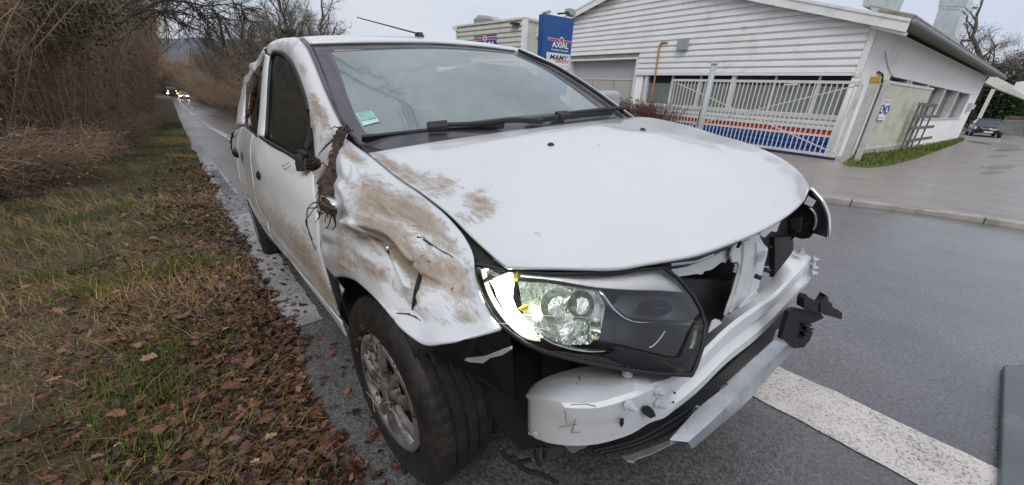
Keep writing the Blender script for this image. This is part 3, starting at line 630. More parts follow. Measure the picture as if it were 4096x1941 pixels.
FG = coons(ftop, fbot, frear, ffront, NFu, NFv)
uf, vf = np.meshgrid(np.linspace(0, 1, NFu), np.linspace(0, 1, NFv)); edge = (np.sin(math.pi * uf) * np.sin(math.pi * vf)) ** .5
FG[..., 1] -= .035 * edge
Q = pix(FG.reshape(-1, 3)); dis = np.zeros(len(Q))
def fold(L, wid, amt, side=None):
    """a crease along pixels L: raised ridge of given width; with side, a step that drops below the line"""
    global dis
    d = poly_dist(Q, L); g = .35 * np.exp(-(d / wid) ** 2) + .65 * np.exp(-d / (wid * .9))
    if side is None: dis = dis + amt * g
    else:
        a, b = np.array(L[0], float), np.array(L[-1], float); n_ = np.array([-(b - a)[1], (b - a)[0]]); n_ /= np.linalg.norm(n_); sg = (Q - a) @ n_
        dis = dis + amt * np.tanh(sg / wid) * np.exp(-(d / (wid * 5)) ** 2)
fold([(1390, 890), (1470, 905), (1565, 930), (1640, 985), (1740, 1075), (1800, 1120)], 24, .026)          # long ridge of the buckled flank
fold([(1380, 930), (1480, 960), (1560, 1000), (1650, 1070)], 45, -.048)                                     # hollow below it
fold([(1405, 890), (1480, 950), (1560, 1040), (1630, 1140)], 12, .016)                                     # bright crease running down
fold([(1430, 800), (1560, 830), (1690, 900)], 60, .016)
fold([(1680, 950), (1760, 1010), (1810, 1040)], 20, -.014); fold([(1690, 960), (1715, 1000), (1675, 1120), (1660, 1230)], 11, -.018)
fold([(1730, 1010), (1710, 1110), (1690, 1230)], 34, .013); fold([(1590, 1250), (1640, 1255), (1670, 1280)], 10, -.008)
fold([(1340, 700), (1420, 760), (1500, 775)], 30, -.012); fold([(1355, 740), (1380, 770)], 14, .010)
fold([(1820, 1110), (1860, 1200), (1900, 1280)], 40, -.010); fold([(1760, 1150), (1800, 1250), (1780, 1330)], 40, .010)
rf = np.random.default_rng(41); nsn = np.zeros(uf.size); U_, V_ = uf.ravel(), vf.ravel()
for i_ in range(30):                                        # straight sharp folds in crushed sheet metal
    cu, cv, th_, Rr_ = rf.uniform(.08, .95), rf.uniform(.1, .95), rf.normal(.75, .5), rf.uniform(.06, .22); d_ = (U_ - cu) * math.sin(th_) - (V_ - cv) * math.cos(th_); l_ = (U_ - cu) * math.cos(th_) + (V_ - cv) * math.sin(th_)
    nsn += rf.choice((-1, 1)) * rf.uniform(.004, .011) * np.clip(1 - np.abs(d_) / (Rr_ * .45), 0, 1) * np.clip(1 - np.abs(l_) / (Rr_ * 1.3), 0, 1)
nsn += vnoise(uf * 24, vf * 20, 79).ravel() * .0008
FG[..., 1] -= ((dis + nsn) * edge.ravel() ** .6).reshape(FG.shape[:2]) * 1.0
FG[..., 2] += ((dis) * edge.ravel()).reshape(FG.shape[:2]) * .35
wing_mud = [(x_, y_, a_, b_, c_, w__ * .66) for x_, y_, a_, b_, c_, w__ in [(1400, 610, 60, 22, 35, .6), (1420, 640, 60, 20, 30, .7), (1480, 790, 90, 60, 15, .75), (1580, 830, 150, 70, 22, .95), (1690, 870, 90, 50, 45, .85), (1480, 930, 130, 60, 25, 1.1), (1570, 990, 110, 60, 40, 1.1),
            (1640, 1050, 100, 55, 42, .9), (1370, 1010, 40, 80, 0, .7), (1500, 1090, 90, 40, 30, .75), (1720, 1110, 70, 80, 20, .65), (1800, 1090, 100, 60, 35, .95), (1830, 1180, 70, 50, 30, .6), (1770, 960, 90, 40, 40, .6),
            (1880, 1260, 60, 50, 20, .45), (1650, 1180, 70, 40, 40, .55), (1480, 720, 60, 15, 20, .45), (1780, 1300, 120, 40, -5, .35), (1410, 1060, 70, 30, 10, .3)]]
wing = panel('front_wing', FG, M_PAINT, .005, wing_mud, (), lambda V, Q: .12 + 0 * V[:, 0] - .7 * np.exp(-(poly_dist(Q, [(1405, 890), (1480, 950), (1560, 1040), (1630, 1140)]) / 10) ** 2), label='dented front wing smeared with brown mud')
# torn slits in the wing show the dark behind
def on_wing(px, py, lift_=.003):
    i = int(np.argmin(((pix(FG.reshape(-1, 3)) - (px, py)) ** 2).sum(1))); P = FG.reshape(-1, 3)[i]; return hit(px, py, lambda X: X[1] - P[1]) + np.array([.0, -lift_, lift_ * .5])
def tear(L):
    """flat dark gash: list of (x,y,half width px)"""
    a = [on_wing(x - w_, y) for x, y, w_ in L]; b = [on_wing(x + w_, y) for x, y, w_ in L]; k = len(L)
    o = mesh('tear', a + b, [(i, i + 1, k + i + 1, k + i) for i in range(k - 1)], M_BLK2, wing); mod_solid(o, .002)
tear([(1702, 1022, 3), (1698, 1060, 7), (1684, 1110, 7), (1672, 1160, 8), (1662, 1210, 6), (1655, 1240, 1)])
tear([(1690, 1026, 8), (1712, 1030, 5)]); tear([(1720, 1045, 7), (1735, 1062, 6), (1768, 1070, 4)])
tear([(1675, 948, 3), (1686, 952, 12), (1700, 955, 5)]); tear([(1700, 960, 6), (1760, 1000, 6), (1800, 1022, 8), (1820, 1035, 2)])
tear([(1630, 950, 10), (1645, 955, 4)]); tear([(1600, 1254, 8), (1640, 1256, 9), (1670, 1268, 5), (1688, 1285, 2)])
tear([(1552, 985, 5), (1556, 1005, 7), (1566, 1020, 5)]); tear([(1835, 1012, 10), (1860, 1006, 5)]); tear([(1818, 1150, 3), (1812, 1160, 2)])
dome('bare_bolt', on_wing(1560, 994), np.array([.3, -.95, .1]), .007, .008, M_GALV, wing)
# ---- the black gap between wing and bonnet, wheel housing, engine bay filler
gA = [p + np.array([0, .03, -.012]) for p in hr]; gB = [p + np.array([0, .02, -.05]) for p in ftop[1:]]
gap = mesh('bonnet_gap', crv(gA, 30).tolist() + crv(gB, 30).tolist(), [(i, i + 1, 31 + i, 30 + i) for i in range(29)], M_BLK2, car)
mod_solid(gap, .004)
# wheel housing: half drum open to the outside
def drum(name, cx, cz, r, y0, y1, mat):
    V = []; F = []
    for i in range(25):
        a = math.radians(38 + 172 * i / 24)
        for y in (y0, y1): V.append((cx + r * math.cos(a), y, cz + r * math.sin(a)))
    F = [(2 * i, 2 * i + 1, 2 * i + 3, 2 * i + 2) for i in range(24)]
    V.append((cx, y1, cz)); F += [(50, 2 * i + 1, 2 * i + 3) for i in range(24)]
    o = mesh(name, V, F, mat, car, True); mod_solid(o, .006); return o
drum('wheel_housing', -.02, .36, .385, -.80, -.36, M_BLK2); drum('wheel_housing', -.02, .34, .375, .80, .36, M_BLK2)
drum('wheel_housing', -2.59, .33, .375, -.93, -.45, M_BLK2); drum('wheel_housing', -2.59, .33, .375, .80, .45, M_BLK2)
# torn liner hanging ahead of the wheel, with its pale edge
lp = TT('y', -.70, (1712, 1370, -.80), (1800, 1364, -.77), (1880, 1346, -.74), (1985, 1312, -.70), (2040, 1340, -.66), (2050, 1400, -.62), (2060, 1500, -.56), (2060, 1620, -.54), (1990, 1600, -.58), (1900, 1500, -.66), (1790, 1440, -.73))
o = mesh('torn_arch_liner', lp, [tuple(range(len(lp)))], M_BLK, car); mod_solid(o, .006)
pl = TT('y', -.715, (1842, 1432), (1880, 1430), (1940, 1424), (1990, 1405), (2046, 1385), (2046, 1398), (2010, 1420), (1960, 1432), (1935, 1452), (1880, 1448))
o = mesh('liner_edge', pl, [tuple(range(len(pl)))], M_BEAM, car); mod_solid(o, .004)
# white flap at the rear of the arch and the sill end
fp = TT('y', -.83, (1342, 1112), (1376, 1160), (1350, 1244), (1342, 1232), (1338, 1180))
o = panel('arch_flap', coons([fp[0], fp[1]], [fp[4], fp[2]], [fp[0], fp[4]], [fp[1], fp[2]], 8, 8), M_PAINT, .006, [(1350, 1180, 60, 60, 0, .6)])
# core of the car: floor, bulkheads, bonnet underside filler so nothing shows through
core = MB(); core.box(-3.35, -.45, -.74, .74, .20, .30); core.box(-.52, -.44, -.66, .70, .25, .97); core.box(-3.3, -3.2, -.72, .72, .3, .95)
core.box(-.45, .40, -.36, .36, .22, .74); core.box(.40, .43, -.50, .55, .26, .80); core.build('floorpan', M_DARK, car)
# ---- interior
M_DASH = plain('grey_dashboard', (.045, .046, .05), .7, .2, 10)
d_ = MB(); d_.prism([(-.46, -.66, .80), (-.30, -.66, .985), (-.52, -.66, 1.0), (-.80, -.66, .95), (-.86, -.66, .75), (-.80, -.66, .62), (-.5, -.66, .60)], (0, 1.32, 0)); d_.build('dashboard', M_DASH, car)
def seat(y):
    s_ = MB(); s_.prism([(-1.30, y - .24, .38), (-1.30, y - .24, .52), (-1.78, y - .24, .48), (-1.82, y - .24, .36)], (0, .48, 0)); s_.prism([(-1.74, y - .23, .45), (-1.66, y - .23, .55), (-1.92, y - .20, 1.10), (-2.02, y - .20, 1.10), (-1.90, y - .23, .45)], (0, .45, 0)); b_ = s_.build('front_seat', M_SEAT, car); mod_bevel(b_, .04, 3)
    h_ = MB(); h_.prism([(-1.93, y - .12, 1.13), (-1.95, y - .12, 1.30), (-2.03, y - .12, 1.30), (-2.03, y - .12, 1.13)], (0, .26, 0)); hh = h_.build('headrest', M_SEAT, b_); mod_bevel(hh, .035, 3)
seat(-.37); seat(.37)
s_ = MB(); s_.prism([(-2.35, -.6, .42), (-2.3, -.6, .55), (-2.75, -.6, .55), (-2.95, -.6, 1.1), (-3.05, -.6, 1.1), (-2.9, -.6, .42)], (0, 1.2, 0)); mod_bevel(s_.build('rear_bench', M_SEAT, car), .04, 3)
sw = [(-.98 + .06 * math.sin(a) * .0 - .05 * math.sin(a), .36 + .185 * math.cos(a), .93 + .175 * math.sin(a)) for a in np.linspace(0, 2 * math.pi, 33)]
o = MB(); o.tube(sw, .014, 8, cap=False); o.frame((-.97, .36, .93), (1, 0, 0), (0, 1, 0), (0, 0, 1), .02, .17, .018); o.frame((-.96, .36, .92), (1, 0, 0), (0, 1, 0), (0, 0, 1), .03, .07, .06); o.build('steering_wheel', M_BLK, car, True)
# a deployed pale airbag hanging behind the glass
M_BAG = plain('airbag_cloth', (.72, .74, .72), .8, .08, 12, .2, 50)
bg = [onws(*p, -.10) for p in ((1815, 300), (1870, 288), (1885, 330), (1890, 385), (1850, 392), (1830, 350))]
o = MB(); o.prism(bg, np.array([-.05, 0, -.01])); mod_bevel(o.build('deflated_airbag', M_BAG, car), .012, 2)
mir = [onws(*p, -.045) for p in ((1700, 205), (1890, 205), (1880, 226), (1790, 230), (1715, 224))]
o = MB(); o.prism(mir, np.array([-.03, 0, 0])); o.build('rear_view_mirror', M_BLK, car)

# ---- scuttle, wipers
sc0 = [p + np.array([-.03, 0, -.012]) for p in crv(hb, 30)]; sc1 = crv(wb, 30) + np.array([.0, 0, .008])
o = mesh('scuttle', sc0 + sc1.tolist(), [(i, i + 1, 31 + i, 30 + i) for i in range(29)], M_BLK2, car); mod_solid(o, .01)
o = MB(); cor = TT('x', -.5, (1385, 500, -.63), (1410, 500, -.60), (1474, 606, -.46), (1440, 588, -.50)); o.prism(cor, (-.01, 0, -.015)); o.build('scuttle_corner', plain('grey_trim', (.16, .155, .16), .5), car)
def wiper(blade, cx0, cx1, cy, armP):
    b0, b1 = blade; root = MB(); A = [onws(*p, .022) for p in (b0, b1)]; Ls = crv([A[0], (A[0] + A[1]) / 2 + wsn * .003, A[1]], 14)
    side = np.cross(wsn, A[1] - A[0]); side /= np.linalg.norm(side)
    for i in range(13): root.frame((Ls[i] + Ls[i + 1]) / 2, (A[1] - A[0]) / np.linalg.norm(A[1] - A[0]), side, wsn, np.linalg.norm(Ls[i + 1] - Ls[i]) / 2 + .002, .007, .011)
    o = root.build('wiper', M_BLK, car); c = [onws(*p, .036) for p in armP]
    mb2 = MB(); mb2.tube(crv(c, 16), np.linspace(.007, .012, 16), 6); mb2.build('wiper_arm', M_BLK, o, True)
    mb3 = MB(); q_ = onws((cx0 + cx1) / 2, cy, .030); ww = np.linalg.norm(onws(cx1, cy, .03) - onws(cx0, cy, .03)) / 2
    mb3.frame(q_, (A[1] - A[0]) / np.linalg.norm(A[1] - A[0]), side, wsn, ww, .020, .012); mod_bevel(mb3.build('blade_clip', M_BLK, o), .004)
wiper(((1452, 576), (2010, 521)), 1708, 1790, 533, [(1750, 532), (1900, 528), (2050, 512), (2160, 516)])
wiper(((2110, 502), (2440, 466)), 2220, 2272, 484, [(2245, 484), (2330, 474), (2420, 463), (2480, 458)])

# ---- door mirror on the far side, torn mirror on the near side
o = MB(); P = T(2425, 408, 'y', .93); o.frame(P, (1, 0, 0), (0, 1, 0), (0, 0, 1), .05, .09, .065); mm = o.build('door_mirror', plain('grey_mirror_shell', (.36, .37, .40), .35), car); mod_bevel(mm, .035, 4)
q_ = T(2475, 450, 'y', .80); o = MB(); o.prism([T(2440, 425, 'y', .76), T(2570, 466, 'y', .78), T(2540, 476, 'y', .74), T(2490, 470, 'y', .73), T(2450, 440, 'y', .73)], (0, .02, -.01)); o.build('mirror_base', M_BLK, car)
o = MB(); nb_ = T(1228, 655, 'x', -.80); o.prism(TT('x', -.8, (1208, 605, -.83), (1232, 612, -.80), (1252, 640, -.76), (1258, 655, -.75), (1245, 672, -.76), (1214, 672, -.80), (1211, 640, -.82)), (.02, -.035, -.01)); mod_bevel(o.build('torn_mirror_base', M_BLK2, car), .006)
o = MB(); o.prism(TT('x', -.8, (1246, 508, -.845), (1258, 512, -.83), (1258, 560, -.80), (1250, 590, -.80), (1240, 598, -.81), (1236, 575, -.83), (1244, 550, -.84)), (.012, -.02, 0)); o.build('mirror_triangle', M_BLK2, car)

# ---- left side of the car (mostly out of sight)
for nm, pts in (('front_wing', [(.52, .80, .83), (.3, .84, .90), (0, .85, .95), (-.4, .85, .98), (-.55, .86, .6), (-.45, .86, .25), (-.40, .87, .40), (-.25, .87, .62), (0, .87, .70), (.25, .87, .62), (.38, .86, .42), (.50, .83, .45), (.56, .80, .62)]),
                ('front_door', [(-.56, .86, .98), (-1.6, .88, 1.0), (-1.62, .89, .6), (-1.6, .87, .25), (-.46, .86, .25), (-.56, .86, .6)]),
                ('rear_door', [(-1.61, .88, 1.0), (-2.5, .88, 1.0), (-2.55, .89, .72), (-2.3, .88, .55), (-2.2, .87, .25), (-1.61, .87, .25)]),
                ('rear_quarter', [(-2.51, .88, 1.0), (-3.15, .80, 1.0), (-3.2, .80, .4), (-3.0, .86, .36), (-2.85, .88, .62), (-2.59, .88, .72)])):
    o = mesh(nm, pts + [(p[0], p[1] - .05, p[2]) for p in pts], [tuple(range(len(pts)))] + [(i, (i + 1) % len(pts), len(pts) + (i + 1) % len(pts), len(pts) + i) for i in range(len(pts))], M_PAINT, car)
lw = [wl[i] for i in (6, 4, 2, 0)]
o = MB(); pth = [p + np.array([-.01, .03, .005]) for p in lw] + [np.array([-1.6, .60, 1.48]), np.array([-2.4, .60, 1.45]), np.array([-3.0, .60, 1.3]), np.array([-3.15, .72, 1.0])]
o.tube(crv(pth, 40), .022, 8); o.build('roof_rail', M_PAINT, car, True)
o = MB(); o.tube(crv([p + np.array([.012, .012, .012]) for p in wl], 20), .010, 6); o.build('screen_moulding', M_BLK, car, True)
poly_face('front_window', [np.array(p) for p in ((-.62, .80, 1.0), (-1.1, .68, 1.36), (-1.6, .66, 1.42), (-1.65, .84, 1.0))], M_GLASS); poly_face('rear_window', [np.array(p) for p in ((-1.68, .84, 1.0), (-1.65, .66, 1.42), (-2.4, .66, 1.40), (-2.7, .80, 1.0))], M_GLASS)
o = MB(); o.prism([(-1.60, .86, .98), (-1.60, .66, 1.42), (-1.68, .66, 1.42), (-1.68, .86, .98)], (0, .012, 0)); o.build('b_pillar', M_BLK, car)
tg = coons([(-3.05, -.80, 1.0), (-3.2, 0, 1.02), (-3.05, .80, 1.0)], [(-3.15, -.86, .4), (-3.42, 0, .36), (-3.15, .84, .4)], [(-3.05, -.80, 1.0), (-3.2, -.86, .7), (-3.15, -.86, .4)], [(-3.05, .8, 1.0), (-3.2, .84, .7), (-3.15, .84, .4)], 20, 10)
panel('tailgate', tg, M_PAINT, .01); gg = coons([(-3.1, -.52, 1.38), (-3.14, .52, 1.38)], [(-3.04, -.78, 1.0), (-3.04, .78, 1.0)], [(-3.1, -.52, 1.38), (-3.04, -.78, 1.0)], [(-3.14, .52, 1.38), (-3.04, .78, 1.0)], 8, 6)
o = mesh('tailgate_glass', gg.reshape(-1, 3), gridF(6, 8), M_GLASS, car); mod_solid(o, .005)

# ---- wheels
def lathe(prof, n=48):
    """profile (r, y) round the wheel axis y"""
    V = []; k = len(prof)
    for j in range(n):
        a = 2 * math.pi * j / n
        for r_, y in prof: V.append((r_ * math.cos(a), y, r_ * math.sin(a)))
    return V, [(j * k + i, j * k + i + 1, ((j + 1) % n) * k + i + 1, ((j + 1) % n) * k + i) for j in range(n) for i in range(k - 1)]
def wheel_at(c, steer, camber, side, hub_mat, rub):
    w0 = empty('wheel', c, (math.radians(camber), 0, math.radians(steer)), car)
    s_ = side; Rr, W = .315, .098
    prof = [(.200, s_ * .085), (.215, s_ * .098), (.245, s_ * .103), (.275, s_ * .100), (.298, s_ * .090), (.309, s_ * .078)]
    for y in (.062, .024, -.014, -.052):
        prof += [(Rr, s_ * (y + .009)), (Rr, s_ * (y - .017)), (Rr - .008, s_ * (y - .0185)), (Rr - .008, s_ * (y - .0245))]
    prof += [(Rr - .004, -s_ * .082), (.298, -s_ * .090), (.275, -s_ * .100), (.24, -s_ * .103), (.2, -s_ * .09)]
    V, F = lathe(prof, 144); V = np.array(V)
    k = len(prof); n_ = 144
    for j in range(n_):                                     # shoulder blocks
        if j % 3 == 0:
            for i in (4, 5, 6, 7): V[j * k + i] *= (1 - .012, 1, 1 - .012)
            for i in (10, 11, 14, 15, 18, 19): V[j * k + i] *= (1 - .007, 1, 1 - .007)
    ty = sharp(mesh('tyre', V, F, rub, w0, True), 28)
    V, F = lathe([(.02, s_ * .02), (.12, s_ * .03), (.17, s_ * .035), (.19, s_ * .06), (.205, s_ * .088), (.205, -s_ * .088), (.19, -s_ * .05)], 48); mesh('rim', V, F, M_DARK, w0, True)
    hb_ = MB(); V, F = lathe([(.192, s_ * .070), (.196, s_ * .092), (.183, s_ * .098), (.172, s_ * .092), (.168, s_ * .075)], 60); hb_.add(V, F)
    V, F = lathe([(.0001, s_ * .100), (.035, s_ * .099), (.058, s_ * .090), (.066, s_ * .07)], 36); hb_.add(V, F)
    for q_ in range(5):                                     # broad spokes, each with a long slot
        a0 = 2 * math.pi * q_ / 5 + .62
        for sg in (-1, 1):
            L = []
            for r_, in_, out_ in ((.045, .06, .52), (.085, .10, .40), (.125, .13, .36), (.160, .15, .40), (.178, .10, .44)):
                y = s_ * (.100 - .05 * (r_ / .18 - .55) ** 2)
                pa_ = lambda an_, yy: np.array([r_ * math.cos(a0 + sg * an_), yy, r_ * math.sin(a0 + sg * an_)])
                L.append([pa_(in_, y - s_ * .016), pa_(in_ + .03, y - s_ * .002), pa_((in_ + out_) / 2, y + s_ * .003), pa_(out_ - .03, y - s_ * .002), pa_(out_, y - s_ * .018)])
            V = np.array(L).reshape(-1, 3); hb_.add(V, gridF(5, 5))
    hc = hb_.build('hubcap', hub_mat, w0, True)
    return w0
M_HUBC = plain('silver_hubcap', (.45, .45, .46), .35, .1, 6, metal=.4)
wf = wheel_at((.0, -.715, .300), 5, 0, -1, M_HUB, M_RUB)
wheel_at((-2.55, -.86, .270), 0, 0, -1, M_HUBC, M_RUBC); wheel_at((0, .72, .265), -6, 0, 1, M_HUBC, M_RUBC); wheel_at((-2.59, .74, .22), 0, 0, 1, M_HUBC, M_RUBC)
# clods and grass caught in the front wheel
mbm = MB(); rr_ = np.random.default_rng(3)
for i in range(80):
    a = rr_.normal(1.9, .9); r_ = rr_.uniform(.05, .24); c_ = np.array([r_ * math.cos(a), -.085 - rr_.uniform(0, .014), r_ * math.sin(a)]); s_ = rr_.uniform(.004, .017)
    V = [c_ + np.array([math.cos(k * 1.2566) * s_ * rr_.uniform(.6, 1.2), 0, math.sin(k * 1.2566) * s_ * rr_.uniform(.6, 1.2)]) for k in range(5)] + [c_ + np.array([0, -s_ * .8, 0])]
    mbm.add(V, [(k, (k + 1) % 5, 5) for k in range(5)])
mbm.build('mud_clods', M_MUD, wf, kind='stuff')
M_STRAW = plain('straw', (.42, .33, .19), .8, .3, 20)
mbm = MB()
for i in range(7):
    a = rr_.uniform(0, 6.28); p0 = np.array([.13 * math.cos(a), -.105, .13 * math.sin(a)]) * rr_.uniform(.3, 1.1); p0[1] = -.108; d0 = np.array([rr_.normal(), -.2, rr_.normal()]); d0 /= np.linalg.norm(d0); mbm.tube([p0, p0 + d0 * .03 + np.array([0, 0, .004]), p0 + d0 * .06], .0012, 3)
mbm.build('caught_straw', M_STRAW, wf, kind='stuff')
# ---- right headlight
def Z(X, Y): return (1850 + .7707 * X, 1000 + .7707 * Y)          # reading frame of the lamp and beam close-up
def Z2(X, Y): return (2600 + .5735 * X, 700 + .5735 * Y)
def lampP(X, Y, off=0.0): return hit(*Z(X, Y), LF(off))
out_l = [(58, 75), (58, 130), (80, 200), (105, 260), (150, 340), (195, 390), (250, 435), (330, 490), (430, 530), (600, 572), (800, 612), (1000, 642), (1188, 650), (1212, 600), (1245, 500), (1263, 390), (1235, 310), (1195, 240), (1120, 150), (1045, 92), (900, 104), (750, 118), (600, 124), (450, 126), (330, 120), (200, 100), (110, 78)]
ctr = (660, 350)
def ringp(sc, off): return [lampP(ctr[0] + (x - ctr[0]) * sc, ctr[1] + (y - ctr[1]) * sc, off) for x, y in out_l]
hlt = empty('headlight', (0, 0, 0), (0, 0, 0), car); hlt['label'] = 'lit headlight with cracked lens and bright running light'
def rings(name, RL, mat, cap=True, parent=hlt):
    k = len(RL[0]); V = [p for r_ in RL for p in r_]; F = [(i * k + j, i * k + (j + 1) % k, (i + 1) * k + (j + 1) % k, (i + 1) * k + j) for i in range(len(RL) - 1) for j in range(k)]
    if cap: V.append(np.mean(RL[-1], axis=0)); F += [((len(RL) - 1) * k + j, (len(RL) - 1) * k + (j + 1) % k, len(V) - 1) for j in range(k)]
    return mesh(name, V, F, mat, parent, True)
M_LHOUSE = plain('black_lamp_housing', (.012, .012, .013), .2, .3, 8, spec=.6)
M_LGREEN = plain('lamp_reflector', (.62, .66, .58), .12, .1, 8, metal=.9)
lens = rings('lens', [ringp(1.0, .0), ringp(.92, -.004), ringp(.75, -.010), ringp(.45, -.016), ringp(.2, -.018)], M_LENS); face_out(lens, (0, 0, .5))
rings('housing', [ringp(.998, .006), ringp(.985, .05), ringp(.95, .11), ringp(.7, .15), ringp(.3, .16)], M_LHOUSE)
fl = [lampP(ctr[0] + (x - ctr[0]) * 1.0, ctr[1] + (y - ctr[1]) * 1.0, .0) for x, y in out_l]; o = MB(); o.tube(fl + [fl[0]], .0052, 6, cap=False); o.build('lens_rim', M_BLK, hlt, True)
def lampstrip(name, A, B, off, mat, thick=.008, parent=hlt, n=16, offb=None):
    offb = off if offb is None else offb
    a, b = crv(np.array(A, float), n), crv(np.array(B, float), n); V = [lampP(*p, off) for p in a] + [lampP(*p, offb) for p in b]
    o = mesh(name, V, [(i, i + 1, n + i + 1, n + i) for i in range(n - 1)], mat, parent, True); mod_solid(o, thick, 1); return o
# running light: a row of bright cells down the outer end
cells = [((118, 98), (258, 108), (262, 158), (140, 152)), ((142, 160), (268, 166), (262, 205), (165, 200)), ((168, 208), (262, 212), (258, 250), (182, 252)), ((186, 258), (262, 256), (278, 300), (212, 302)),
         ((214, 308), (282, 306), (312, 345), (248, 350)), ((252, 356), (318, 350), (352, 392), (292, 398)), ((296, 404), (356, 398), (388, 440), (340, 446))]
for c_ in cells:
    V = [lampP(*p, .035) for p in c_]; o = mesh('led_cell', V, [(0, 1, 2, 3)], M_DRL, hlt); mod_solid(o, .012, 0)
lampstrip('light_guide', [(95, 100), (120, 200), (170, 300), (240, 390), (340, 462), (400, 470)], [(120, 96), (142, 190), (190, 285), (262, 370), (350, 446), (400, 452)], .03, lamp('pale_light_guide', (.80, .95, .66), .8), .01)
lampstrip('chrome_brow', [(300, 140), (480, 158), (690, 196), (880, 210), (1060, 215), (1138, 224)], [(330, 126), (500, 140), (650, 145), (850, 128), (1000, 112), (1060, 138)], .004, plain('satin_silver_trim', (.90, .90, .92), .35, .03, 6, coat=.5), .004, offb=.03)
lampstrip('chrome_divider', [(700, 206), (735, 260), (780, 320), (850, 368), (1000, 384), (1222, 392)], [(722, 210), (762, 268), (802, 316), (860, 358), (1000, 372), (1222, 378)], .035, M_CHROME, .006)
lampstrip('chrome_sill', [(392, 446), (440, 482), (520, 512), (640, 534), (756, 528)], [(402, 434), (460, 466), (540, 494), (660, 514), (752, 514)], .025, M_CHROME, .008)
lampstrip('chrome_spoke', [(966, 512), (1010, 470), (1058, 405)], [(986, 512), (1028, 474), (1072, 405)], .05, M_CHROME, .004, n=8)
lampstrip('turn_reflector', [(1192, 420), (1180, 470), (1170, 515)], [(1226, 406), (1222, 460), (1200, 515)], .03, plain('greenish_reflector', (.55, .65, .48), .2, .3, 60, metal=.5), .006, n=8)
# reflector bowls
def bowl(cx, cy, rx, ry, depth, mat, name='reflector', front=.05):
    RL = []
    for f, d_ in ((1, 0), (.85, .25), (.65, .55), (.4, .85), (.15, 1.0)): RL.append([lampP(cx + rx * f * math.cos(a), cy + ry * f * math.sin(a), front + depth * d_) for a in np.linspace(0, 2 * math.pi, 25)[:-1]])
    return rings(name, RL, mat)
M_FACET = plain('faceted_reflector', (.70, .74, .68), .16, .12, 30, .5, 45, metal=.85)
def lampfill(name, L, off, mat, th=.004):
    o = mesh(name, [lampP(*p, off + dz) for p, dz in L], [tuple(range(len(L)))], mat, hlt); mod_solid(o, th, 0); return o
lampfill('reflector', [((290, 165), .03), ((420, 170), .05), ((560, 190), .05), ((695, 210), .03), ((740, 290), .03), ((720, 400), .03), ((660, 490), .02), ((520, 495), .02), ((400, 440), .02), ((320, 360), .02)], .03, M_FACET)
lampfill('reflection_bay', [((820, 235), .05), ((1120, 245), .04), ((1215, 365), .02), ((1000, 365), .02), ((860, 350), .02), ((780, 290), .03)], .025, plain('reflection_grey', (.24, .255, .28), .18, .3, 12, .3, 20, metal=.6))  # bay colour brightened to imitate the reflection on the lens
bowl(500, 290, 95, 95, .06, M_LGREEN, 'reflector', .025); bowl(615, 285, 70, 75, .03, plain('projector_glass', (.25, .28, .27), .1, .4, 70, metal=.6), 'bulb_shield', .04); bowl(1000, 300, 90, 45, .03, M_LHOUSE, 'reflector', .02)
bowl(690, 410, 30, 60, .02, M_LGREEN, 'side_reflector', .02)
for (X, Y) in ((275, 145), (318, 300)):
    P = lampP(X, Y, -.006); rr2 = np.random.default_rng(X); V = [P + np.array([rr2.normal() * .005, rr2.normal() * .007, rr2.normal() * .005]) for _ in range(14)]; bm = bmesh.new()
    for v in V: bm.verts.new(v)
    bmesh.ops.convex_hull(bm, input=bm.verts); me = bpy.data.meshes.new('lichen_scrap'); bm.to_mesh(me); bm.free(); link('lichen_scrap', me, plain('yellow_lichen', (.55, .42, .03), .8, .3, 60), hlt)
for L in ([(250, 330), (500, 345), (660, 352)], [(150, 378), (330, 395), (520, 430)]):
    o = MB(); o.tube([lampP(*p, -.008) for p in crv(np.array(L, float), 10)], .0008, 4); o.build('lens_crack', M_BEAM, lens)

# ---- bumper beam
cols = [(352, 715, 338, 765, 338, 948, .44, .50, .50), (420, 672, 418, 778, 420, 985, .46, .575, .57), (560, 625, 540, 802, 540, 1001, .50, .635, .62), (700, 600, 690, 803, 700, 992, .52, .665, .65), (850, 590, 830, 766, 830, 955, .54, .685, .67), (1000, 600, 990, 702, 960, 886, .57, .695, .685),
        (1130, 560, 1110, 655, 1070, 845, .60, .70, .695), (1240, 462, 1250, 530, 1185, 760, .62, .70, .70), (1330, 384, 1370, 412, 1350, 600, .635, .70, .70), (1480, 270, 1530, 292, 1500, 480, .64, .695, .695), (1600, 160, 1660, 190, 1650, 330, .63, .68, .68)]
BC = []
for a in cols:
    a = a[:6] + tuple(v - (.0 if a[0] < 900 else .025 if a[0] < 1050 else .045) for v in a[6:])
    tb, tf, bf = T(*Z(a[0], a[1]), 'x', a[6]), T(*Z(a[2], a[3]), 'x', a[7]), T(*Z(a[4], a[5]), 'x', a[8]); BC.append((tb, tf, bf))
for a, ys in (((1680, 60, 1750, 92, 1740, 230), (.50, .52, .54)), ((1708, 22, 1792, 48, 1797, 140), (.58, .60, .62)), ((1718, 2, 1820, 40, 1824, 75), (.66, .68, .69))):
    BC.append(tuple(T(*Z(a[2 * i], a[2 * i + 1]), 'y', ys[i]) for i in range(3)))
tbc, tfc, bfc = (crv(np.array([c[i] for c in BC]), 70) for i in range(3))
tt = np.linspace(0, 1, 70); gr = np.clip((tt - .30) / .1, 0, 1) * np.clip((.93 - tt) / .05, 0, 1)
rows = [tbc + np.array([0, 0, -.03]), tbc, tbc * .5 + tfc * .5 + np.array([0, 0, .002]), tfc + np.array([-.004, 0, .0])]
fx = lambda v: np.stack([v, 0 * v, 0 * v], 1)
